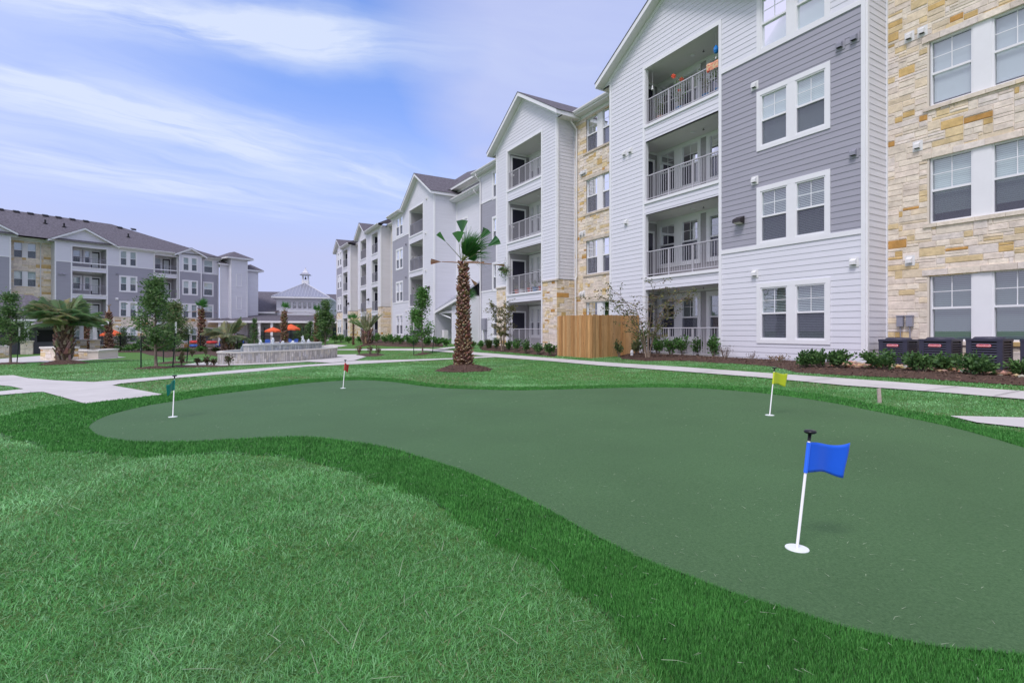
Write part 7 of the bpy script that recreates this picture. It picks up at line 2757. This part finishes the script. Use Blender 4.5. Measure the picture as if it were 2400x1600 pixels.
def ac_units():
    fd = -0.02
    units = []
    labs = ['first cooling unit beside the white corner wall', 'second cooling unit, between the first and the third', 'third cooling unit, whole and right of the other two', 'cooling unit cut by the right edge of the picture']
    hs = [0.74, 0.76, 0.78, 0.78]
    z0 = 0.15
    tm = text_mesh('Goodman', 0.062)
    th = math.atan2(uR[1], uR[0])
    for i, (pa, pb) in enumerate([(2061, 2124), (2157, 2226), (2266, 2347), (2391, 2490)]):
        sa, sb = s_at(pb, fd), s_at(pa, fd)
        wd = 0.655
        sc = (sa + sb) / 2
        p = A0 + sc * uR + (fd - wd / 2) * nR
        T = thing('cooling_unit', 'dark louvred ' + labs[i], 'air conditioner', (p[0], p[1], z0), th, 'cooling units on the concrete pad')
        h, e = hs[i], wd / 2
        b = MB()
        b.box(-e + .03, e - .03, -e + .03, e - .03, 0.03, h - .06, 2)
        for sx in (-1, 1):
            for sy in (-1, 1):
                b.box(sx * (e - .05) - .05, sx * (e - .05) + .05, sy * (e - .05) - .05, sy * (e - .05) + .05, 0.02, h - 0.06, 0)
        # louvres all round
        n = 10
        for j in range(n):
            z = 0.09 + (h - 0.19) * (j + .5) / n
            for (x0, x1, y0, y1) in [(-e + .1, e - .1, e - .03, e - .004), (-e + .1, e - .1, -e + .004, -e + .03), (-e + .004, -e + .03, -e + .1, e - .1), (e - .03, e - .004, -e + .1, e - .1)]:
                b.box(x0, x1, y0, y1, z - .013, z + .013, 1)
        b.box(-e, e, -e, e, 0.0, 0.06, 0)
        b.build('cabinet', ['unit_dark', 'unit_louver', 'unit_black'], T)
        t = MB()
        t.box(-e - .008, e + .008, -e - .008, e + .008, h - .07, h - .015, 0)
        t.lathe([(e - .03, h - .015), (e - .05, h + .012), (0.25, h + .03), (0.09, h + .035)], 28)
        t.build('top_cover', 'unit_dark', T)
        g = MB()
        bw, bh, yz = 0.135, 0.034, h - 0.175
        ring_ = []
        for q in range(24):
            a = 2 * math.pi * q / 24
            cx = (bw - bh) * (1 if math.cos(a) >= 0 else -1)
            ring_.append((cx + bh * math.cos(a), bh * math.sin(a)))
        def plate(sc_, y, mi):
            g.add([(px_ * sc_, y, yz + pz_ * sc_) for px_, pz_ in ring_] + [(px_ * sc_, e - .004, yz + pz_ * sc_) for px_, pz_ in ring_], [tuple(range(24))] + [(q, (q + 1) % 24, 24 + (q + 1) % 24, 24 + q) for q in range(24)], mi)
        plate(1.0, e + .010, 0)
        plate(0.92, e + .013, 1)
        plate(0.86, e + .016, 0)
        bd = g.build('badge', ['badge_red', 'badge_white'], T)
        tx = bpy.data.objects.new('lettering', tm)
        COL.objects.link(tx)
        tx.parent = bd
        tx.location = (0, e + .018, yz)
        tx.rotation_euler = (R(90), 0, R(180))
        units.append(T)
    # concrete pad
    q = [A0 + s * uR + d * nR for s, d in [(s_at(2045, -0.1), -1.1), (-6.0, -1.1), (-6.0, 0.2), (s_at(2045, .2), 0.2)]]
    mb = MB()
    mb.hexa([(p[0], p[1], 0.0) for p in q] + [(p[0], p[1], 0.15) for p in q])
    struct(mb.build('equipment_pad', 'concrete'))
    pw = MB()
    s = s_at(2146, -0.9)
    p = A0 + s * uR - 1.0 * nR
    T = thing('shutoff_valve', 'small black capped pipe standing between the first two cooling units', 'pipe', (p[0], p[1], 0.15))
    pw.tube([(0, 0, 0), (0, 0, 0.42)], 0.03, 8)
    pw.tube([(0, 0, 0.36), (0.02, -0.16, 0.42)], 0.035, 8)
    pw.lathe([(0.05, 0.42), (0.055, 0.5), (0.02, 0.53)], 10)
    pw.build('pipe', 'black_metal', T)


ac_units()


# ------------------------------------------------------------------ stones beside the pad
def stones():
    poly = gp([(1948, 866), (1985, 857), (2030, 863), (2100, 866), (2180, 871), (2300, 881), (2400, 889), (2460, 893), (2460, 900), (2400, 896), (2300, 888), (2180, 878), (2080, 873), (1990, 872)])
    x0, y0 = poly.min(0)
    x1, y1 = poly.max(0)
    mb = MB()
    k = random.Random(6)
    n = 0
    while n < 330:
        x, y = k.uniform(x0, x1), k.uniform(y0, y1)
        if not inpoly(np.array([x]), np.array([y]), poly)[0]:
            continue
        n += 1
        r = k.uniform(0.035, 0.085)
        a = k.uniform(0, 6.28)
        sx, sy, sz = r * k.uniform(.9, 1.5), r * k.uniform(.7, 1.0), r * k.uniform(.45, .7)
        col = tuple(v * k.uniform(.75, 1.2) for v in k.choice([(0.42, 0.28, 0.18), (0.50, 0.36, 0.25), (0.34, 0.20, 0.12), (0.48, 0.40, 0.32), (0.38, 0.24, 0.17)]))
        vs = []
        o = len(mb.v)
        zc = grnd(x, y) + 0.10 + k.uniform(0, .03)
        for (u, v, w) in [(0, 0, 1), (1, 0, .25), (.5, .86, .3), (-.5, .86, .2), (-1, 0, .3), (-.5, -.86, .25), (.5, -.86, .2), (.8, .3, -.5), (-.2, .9, -.6), (-.9, -.2, -.5), (0, -.9, -.6), (0, 0, -1)]:
            j = k.uniform(.82, 1.15)
            px_, py_ = u * sx * j, v * sy * j
            vs.append((x + px_ * math.cos(a) - py_ * math.sin(a), y + px_ * math.sin(a) + py_ * math.cos(a), zc + w * sz * j))
        fs = [(0, 1, 2), (0, 2, 3), (0, 3, 4), (0, 4, 5), (0, 5, 6), (0, 6, 1), (1, 7, 2), (2, 7, 8), (2, 8, 3), (3, 8, 9), (3, 9, 4), (4, 9, 5), (5, 9, 10), (5, 10, 6), (6, 10, 7), (6, 7, 1), (7, 11, 8), (8, 11, 9), (9, 11, 10), (10, 11, 7)]
        mb.add(vs, fs, 0, col)
    stuff(mb.build('river_stones', 'chip', smooth=False))


stones()


# ------------------------------------------------------------------ small things
def small_things():
    x, y = gpt(2062, 944)
    T = thing('survey_stake', 'short pale wooden stake standing in the lawn edge', 'stake', (x, y, grnd(x, y)))
    m = MB()
    m.hexa([(-.024, -.012, -.05), (.024, -.012, -.05), (.024, .012, -.05), (-.024, .012, -.05), (-.038, -.012, .215), (.008, -.012, .225), (.008, .012, .225), (-.038, .012, .215)])
    m.build('stake_post', 'stake_wood', T)
    x, y = gpt(1481, 838)
    T = thing('garden_light', 'small white capped garden light at the foot of the wooden fence', 'light', (x, y, grnd(x, y) + .06))
    m = MB()
    m.lathe([(.05, 0), (.05, .1), (.062, .11), (.062, .14), (.05, .15), (.05, .2), (.02, .225)], 14)
    m.build('housing', 'vent_white', T, smooth=False)
    x, y = gpt(2005, 853)
    T = thing('marker_stake', 'thin black stake in the stones left of the white corner', 'stake', (x, y, grnd(x, y) + .08))
    m = MB()
    m.tube([(0, 0, -.05), (0, 0, .36)], 0.008, 6)
    m.box(-.018, .018, -.01, .01, .3, .38)
    m.build('stake_rod', 'black_metal', T)
    # things on the balconies, in the right building's own frame
    th = math.atan2(uR[1], uR[0])

    def put(s, d, z):
        p = A0 + s * uR + d * nR
        return (p[0], p[1], z)
    z4 = FR[3]
    GPOT = 'potted plants on the balconies'
    def pot(label, s, d, z, h, w, flowers, pc, n=160, pal=BRIGHT, lf=0.07, ph=0.28):
        T = thing('potted_plant', label, 'potted plant', put(s, d, z), group=GPOT)
        m = MB()
        m.lathe([(.10, 0), (.15, ph - .03), (.165, ph - .03), (.165, ph), (.14, ph), (.13, ph - .04)], 16)
        m.build('pot', pc, T)
        st, c = MB(), []
        k = random.Random(int(s * 100))
        for i in range(7):
            e = Vector((k.uniform(-w / 2, w / 2), k.uniform(-w / 3, w / 3), ph + h * k.uniform(.45, 1)))
            st.tube([(0, 0, ph - .05), tuple(e)], [.008, .004], 4, cap=False)
            t = nrs.uniform(.3, 1, (n // 7, 1))
            c.append(np.array([0, 0, ph]) * (1 - t) + np.array(e) * t + nrs.normal(0, .05, (n // 7, 3)))
        st.build('stem', 'bark', T)
        c = np.concatenate(c)
        leaf_mesh('foliage', c, lf, tones(len(c), pal, .25), T, aspect=.5)
        if flowers:
            f = MB()
            for (fx, fz, r) in flowers:
                for q in range(6):
                    a = q * 1.047
                    f.add([(fx, 0.1, fz), (fx + r * math.cos(a), 0.13, fz + r * math.sin(a)), (fx + r * 1.1 * math.cos(a + .5), 0.09, fz + r * 1.1 * math.sin(a + .5)), (fx + r * math.cos(a + 1), 0.13, fz + r * math.sin(a + 1))], [(0, 1, 2, 3)], 0)
            f.build('blossom', 'coral_flower', T)
    pot('bushy potted plant at the left end of the top balcony', 7.75, -.35, z4, .85, .55, None, 'pot_pink', n=220, pal=BRIGHT + OLIVE)
    pot('tall potted hibiscus with orange blooms behind the top balcony railing', 6.75, -.35, z4, 1.25, .6, [(0.1, 1.42, .085), (-.22, 1.55, .09), (.0, 1.0, .06)], 'pot_blue', n=190, pal=OLIVE + BRIGHT)
    pot('potted plant with one red bloom right of the top balcony middle', 5.5, -.35, z4, 1.1, .5, [(.1, 1.2, .06)], 'pot_blue', n=150, pal=OLIVE)
    pot('dark leafy potted plant at the right end of the top balcony', 4.95, -.35, z4, 1.15, .45, [(-.05, 1.35, .06)], 'pot_blue', n=260, pal=GLOSS)
    z2 = FR[1]
    pot('red potted plant at the left of the second floor balcony over the stone base', 19.1, -.35, z2, .35, .35, None, 'pot_red', n=80, pal=OLIVE)
    pot('white tub with a sprig on the second floor balcony over the stone base', 18.55, -.35, z2, .6, .35, None, 'vent_white', n=70, pal=OLIVE)
    pot('terracotta pot in the middle of the second floor balcony over the stone base', 17.7, -.35, z2, .6, .35, None, 'pot_red', n=90, pal=OLIVE)
    pot('blue pot with green leaves on the second floor balcony over the stone base', 17.1, -.35, z2, .5, .35, None, 'pot_blue', n=90, pal=BRIGHT)
    pot('leafy pot with tall stems right on the second floor balcony over the stone base', 16.5, -.35, z2, 1.0, .5, None, 'pot_red', n=170, pal=BRIGHT + OLIVE)
    # hanging basket of ivy on the corner of that balcony
    T = thing('hanging_basket', 'hanging basket of trailing leaves at the corner of the second floor balcony', 'hanging plant', put(19.72, .1, z2 + 1.55))
    m = MB()
    m.lathe([(.02, -.22), (.12, -.18), (.17, 0), (.15, 0), (.1, -.14)], 14)
    for a in (0, 2.1, 4.2):
        m.tube([(.16 * math.cos(a), .16 * math.sin(a), 0), (0, 0, .7)], .004, 4)
    m.build('basket', 'bark', T)
    c = nrs.normal(0, 1, (330, 3)) * [.16, .14, .2] + [0, 0, -.12]
    leaf_mesh('foliage', c, .09, tones(330, OLIVE + BRIGHT, .3), T, aspect=.6)
    # blue fish ornament and towel on the top balcony
    T = thing('hanging_ornament', 'blue glass ornament hanging at the right end of the top balcony', 'ornament', put(5.02, -.25, OT[3] - .62), th)
    m = MB()
    m.tube([(0, 0, .6), (0, 0, .13)], .006, 4, 1)
    m.lathe([(.01, .14), (.05, .10), (.085, .02), (.09, -.06), (.06, -.14), (.02, -.17)], 14, 0)
    m.tube([(0, 0, -.16), (0, 0, -.3)], .004, 4, 1)
    m.lathe([(.01, -.28), (.03, -.30), (.035, -.36), (.005, -.38)], 8, 1)
    m.build('glass_body', ['ornament_blue', 'vent_white'], T, smooth=False)
    T = thing('towel', 'red flowered towel hung over the top balcony railing', 'towel', put(4.98, -.04, z4 + 1.10), th)
    m = MB()
    NU = 10
    for i in range(NU + 1):
        for j in range(5):
            u, v = i / NU, j / 4
            m.v.append((-.24 + .5 * u, .02 * math.sin(u * 9) + (.03 if j else -.01), .06 - .28 * v + .04 * u))
    for i in range(NU):
        for j in range(4):
            a = i * 5 + j
            m.f.append((a, a + 5, a + 6, a + 1))
            m.m.append(0)
            m.c.append(None)
    m.build('cloth', 'towel_red', T)
    T = thing('wind_chime', 'white bell chime hanging by the left end of the top balcony', 'wind chime', put(8.05, -.2, OT[3] - .75), th)
    m = MB()
    m.tube([(0, 0, .7), (0, 0, -.05)], .004, 4)
    m.lathe([(.015, .05), (.03, .0), (.035, -.08), (.055, -.12)], 10)
    m.build('bell', 'vent_white', T)
    # metal chair on the ground floor patio of the stone based bay
    T = thing('patio_chair', 'light metal chair on the ground floor patio beside the stone pier', 'chair', put(16.35, -.5, FR[0]), th)
    s = MB(); s.box(-.24, .24, -.22, .24, .42, .45); s.build('seat', 'rail_paint', T)
    b = MB()
    for i in range(6):
        b.box(-.23 + i * .088, -.21 + i * .088, -.25, -.235, .45, .88)
    b.box(-.25, .25, -.255, -.23, .86, .9)
    b.build('backrest', 'rail_paint', T)
    for sx in (-.22, .22):
        for sy in (-.22, .22):
            l = MB(); l.tube([(sx, sy, 0), (sx, sy, .42)], .012, 6); l.build('leg', 'rail_paint', T)
        a = MB(); a.box(sx - .02, sx + .02, -.22, .22, .62, .645); a.build('armrest', 'rail_paint', T)


mat('stake_wood', (0.52, 0.42, 0.38), 0.85, var=0.2, vs=20)
mat('coral_flower', (0.80, 0.12, 0.06), 0.6)
mat('pot_pink', (0.55, 0.32, 0.26), 0.7)
mat('pot_blue', (0.05, 0.20, 0.42), 0.35)
mat('pot_red', (0.50, 0.10, 0.05), 0.5)
mat('ornament_blue', (0.02, 0.22, 0.65), 0.1, spec=0.8)
mat('towel_red', (0.62, 0.05, 0.07), 0.8, col2=(0.75, 0.62, 0.35), vs=14, det=2)
small_things()


# ------------------------------------------------------------------ grass
def blades(name, x, y, z, L, Wd, lean, az, tone, curl=0.35, matname='blade', two=True):
    n = len(x)
    b = np.stack([x, y, z], 1)
    up = np.stack([np.sin(lean) * np.cos(az), np.sin(lean) * np.sin(az), np.cos(lean)], 1)
    s = np.stack([-np.sin(az), np.cos(az), np.zeros(n)], 1)
    tw = nrs.uniform(-.9, .9, n)[:, None]
    s = s * np.cos(tw) + np.stack([np.cos(az), np.sin(az), np.zeros(n)], 1) * np.sin(tw)
    s = s * Wd[:, None] / 2
    L = L[:, None]
    if not two:
        v = np.stack([b - s, b + s, b + up * L], 1).reshape(-1, 3)
        t = np.arange(n * 3).reshape(-1, 3)
        return fast_mesh(name, v, t, tone, matname)
    m = b + up * L * .55
    l2 = np.clip(lean + curl * nrs.uniform(.3, 1.7, n), 0, 1.75)
    up2 = np.stack([np.sin(l2) * np.cos(az), np.sin(l2) * np.sin(az), np.cos(l2)], 1)
    e = m + up2 * L * .5
    v = np.stack([b - s, b + s, m - s * .8, m + s * .8, e], 1).reshape(-1, 3)
    i = np.arange(n)[:, None] * 5
    t = np.concatenate([i + [0, 1, 3], i + [0, 3, 2], i + [2, 3, 4]], 1).reshape(-1, 3)
    return fast_mesh(name, v, t, np.repeat(tone, 3, 0), matname)


def scatter(r0, r1, dens, ang=(-50, 50)):
    """points in a sector of the lawn round the standpoint, metres"""
    a0, a1 = R(ang[0]), R(ang[1])
    area = (a1 - a0) / 2 * (r1 * r1 - r0 * r0)
    n = int(area * dens)
    r = np.sqrt(nrs.uniform(r0 * r0, r1 * r1, n))
    a = nrs.uniform(a0, a1, n)
    return r * np.sin(a), r * np.cos(a)


LAWN_OUT = [APRON, WALK, SPUR, POOLWALK, PATIO, CORNER, PLAZA, PLAZA_LINK, BED_A, BED_C, BED_F, POOLBED] + ROSES + list(RINGS.values())


def ragged(x, y):
    """the seam where lawn creeps over the laid turf"""
    return x + (fbm(x, y, 3.0, 51, 4) - .5) * 0.30 + nrs.normal(0, .022, len(x)), y + (fbm(x, y, 3.0, 77, 4) - .5) * 0.30 + nrs.normal(0, .022, len(x))


def lawn_grass():
    parts = []
    for r0, r1, dens, wd, ln in [(1.1, 2.6, 38000, .0026, .034), (2.6, 4.2, 19000, .0036, .036), (4.2, 7.0, 9500, .0046, .038), (7.0, 12, 4600, .0064, .038), (12, 20, 1500, .0105, .040), (20, 34, 420, .017, .042)]:
        x, y = scatter(r0, r1, dens, (-52, 52))
        jx, jy = ragged(x, y)
        k = ~inpoly(jx, jy, FRINGE)
        for p in LAWN_OUT:
            k &= ~inpoly(x, y, p)
        d = (x - A0[0]) * nR[0] + (y - A0[1]) * nR[1]
        k &= d > 0.0
        x, y = x[k], y[k]
        n = len(x)
        patch = fbm(x, y, 0.55, 3, 4)
        tuft = fbm(x, y, 3.5, 9, 3)
        dry = np.clip((fbm(x, y * 1.6, 0.5, 21, 5) - 0.53) * 5, 0, 1) * (y > 6.5)
        pale = np.clip((0.6 * patch + 0.4 * fbm(x, y, 1.3, 88, 4) - 0.47) * 5.0, 0, 1)
        lean = np.clip(nrs.normal(1.0, 0.36, n), 0.05, 1.5)
        az = nrs.uniform(0, 2 * math.pi, n)
        L = ln * nrs.uniform(.45, 1.35, n) * (0.75 + .5 * tuft)
        W = wd * nrs.uniform(.7, 1.25, n)
        pal = np.array([(0.092, 0.305, 0.072), (0.125, 0.375, 0.10), (0.165, 0.43, 0.14), (0.075, 0.245, 0.058), (0.23, 0.48, 0.21)])
        tone = pal[nrs.randint(0, 5, n)] * (0.72 + 0.56 * tuft)[:, None]
        tone = tone * (1 + 0.35 * pale[:, None]) + pale[:, None] * np.array([0.10, 0.075, 0.10])
        st = nrs.rand(n) < (0.020 + 0.35 * dry)
        tone[st] = np.array([0.30, 0.30, 0.17]) * nrs.uniform(.6, 1.2, (st.sum(), 1))
        parts.append((x, y, gz(x, y) - 0.004, L, W, lean, az, tone))
    c = [np.concatenate([p[i] for p in parts]) for i in range(8)]
    o = blades('lawn_grass', *c)
    stuff(o)
    # long pale runners lying over the near lawn
    x, y = scatter(1.2, 5.5, 26, (-52, 30))
    k = ~inpoly(x, y, FRINGE)
    x, y = x[k], y[k]
    n = len(x)
    o = blades('grass_runners', x, y, gz(x, y) + nrs.uniform(.022, .04, n), nrs.uniform(.05, .16, n), nrs.uniform(.0028, .0042, n), nrs.uniform(1.2, 1.5, n), nrs.uniform(0, 6.28, n),
               np.array([0.32, 0.42, 0.25]) * nrs.uniform(.6, 1.15, (n, 1)), curl=0.15)
    stuff(o)
    print('lawn blades', len(c[0]))


def fringe_grass():
    parts = []
    for r0, r1, dens, wd, ln in [(1.1, 2.6, 48000, .0027, .026), (2.6, 4.5, 22000, .0039, .027), (4.5, 8, 6500, .0070, .034), (8, 14, 2200, .012, .036), (14, 22, 800, .02, .036)]:
        x, y = scatter(r0, r1, dens, (-52, 58))
        jx, jy = ragged(x, y)
        k = inpoly(jx, jy, FRINGE) & ~inpoly(x, y, GREEN) & ~inpoly(x, y, APRON)
        x, y = x[k], y[k]
        n = len(x)
        t2 = fbm(x, y, 5, 2, 3)
        L = ln * nrs.uniform(.75, 1.12, n)
        W = wd * nrs.uniform(.8, 1.2, n)
        lean = np.abs(nrs.normal(0.18, 0.16, n))
        az = nrs.uniform(0, 2 * math.pi, n)
        pal = np.array([(0.068, 0.27, 0.050), (0.092, 0.325, 0.064), (0.125, 0.375, 0.088), (0.054, 0.21, 0.042)])
        tone = pal[nrs.randint(0, 4, n)] * (0.8 + .4 * t2)[:, None]
        parts.append((x, y, gz(x, y) + 0.005, L, W, lean, az, tone))
    c = [np.concatenate([p[i] for p in parts]) for i in range(8)]
    stuff(blades('fringe_blades', *c, curl=0.25, two=True))
    print('fringe blades', len(c[0]))
    # clippings dropped on the fringe and the green
    x, y = np.concatenate([scatter(1.4, 4.0, 60, (-52, 58)), scatter(4.0, 9.0, 22, (-52, 58)), scatter(9, 13, 7, (-30, 40))], 1)
    k = inpoly(x, y, FRINGE)
    x, y = x[k], y[k]
    n = len(x)
    g = inpoly(x, y, GREEN)
    r = np.hypot(x, y)
    stuff(blades('grass_clippings', x, y, gz(x, y) + np.where(g, 0.0165, 0.038), nrs.uniform(.012, .045, n), .0022 * np.clip(r / 3, 1, 4) * nrs.uniform(.7, 1.2, n), nrs.uniform(1.42, 1.56, n), nrs.uniform(0, 6.28, n),
                 np.array([0.52, 0.58, 0.42]) * nrs.uniform(.5, 1.15, (n, 1)), curl=0.05, two=False))


lawn_grass()
fringe_grass()
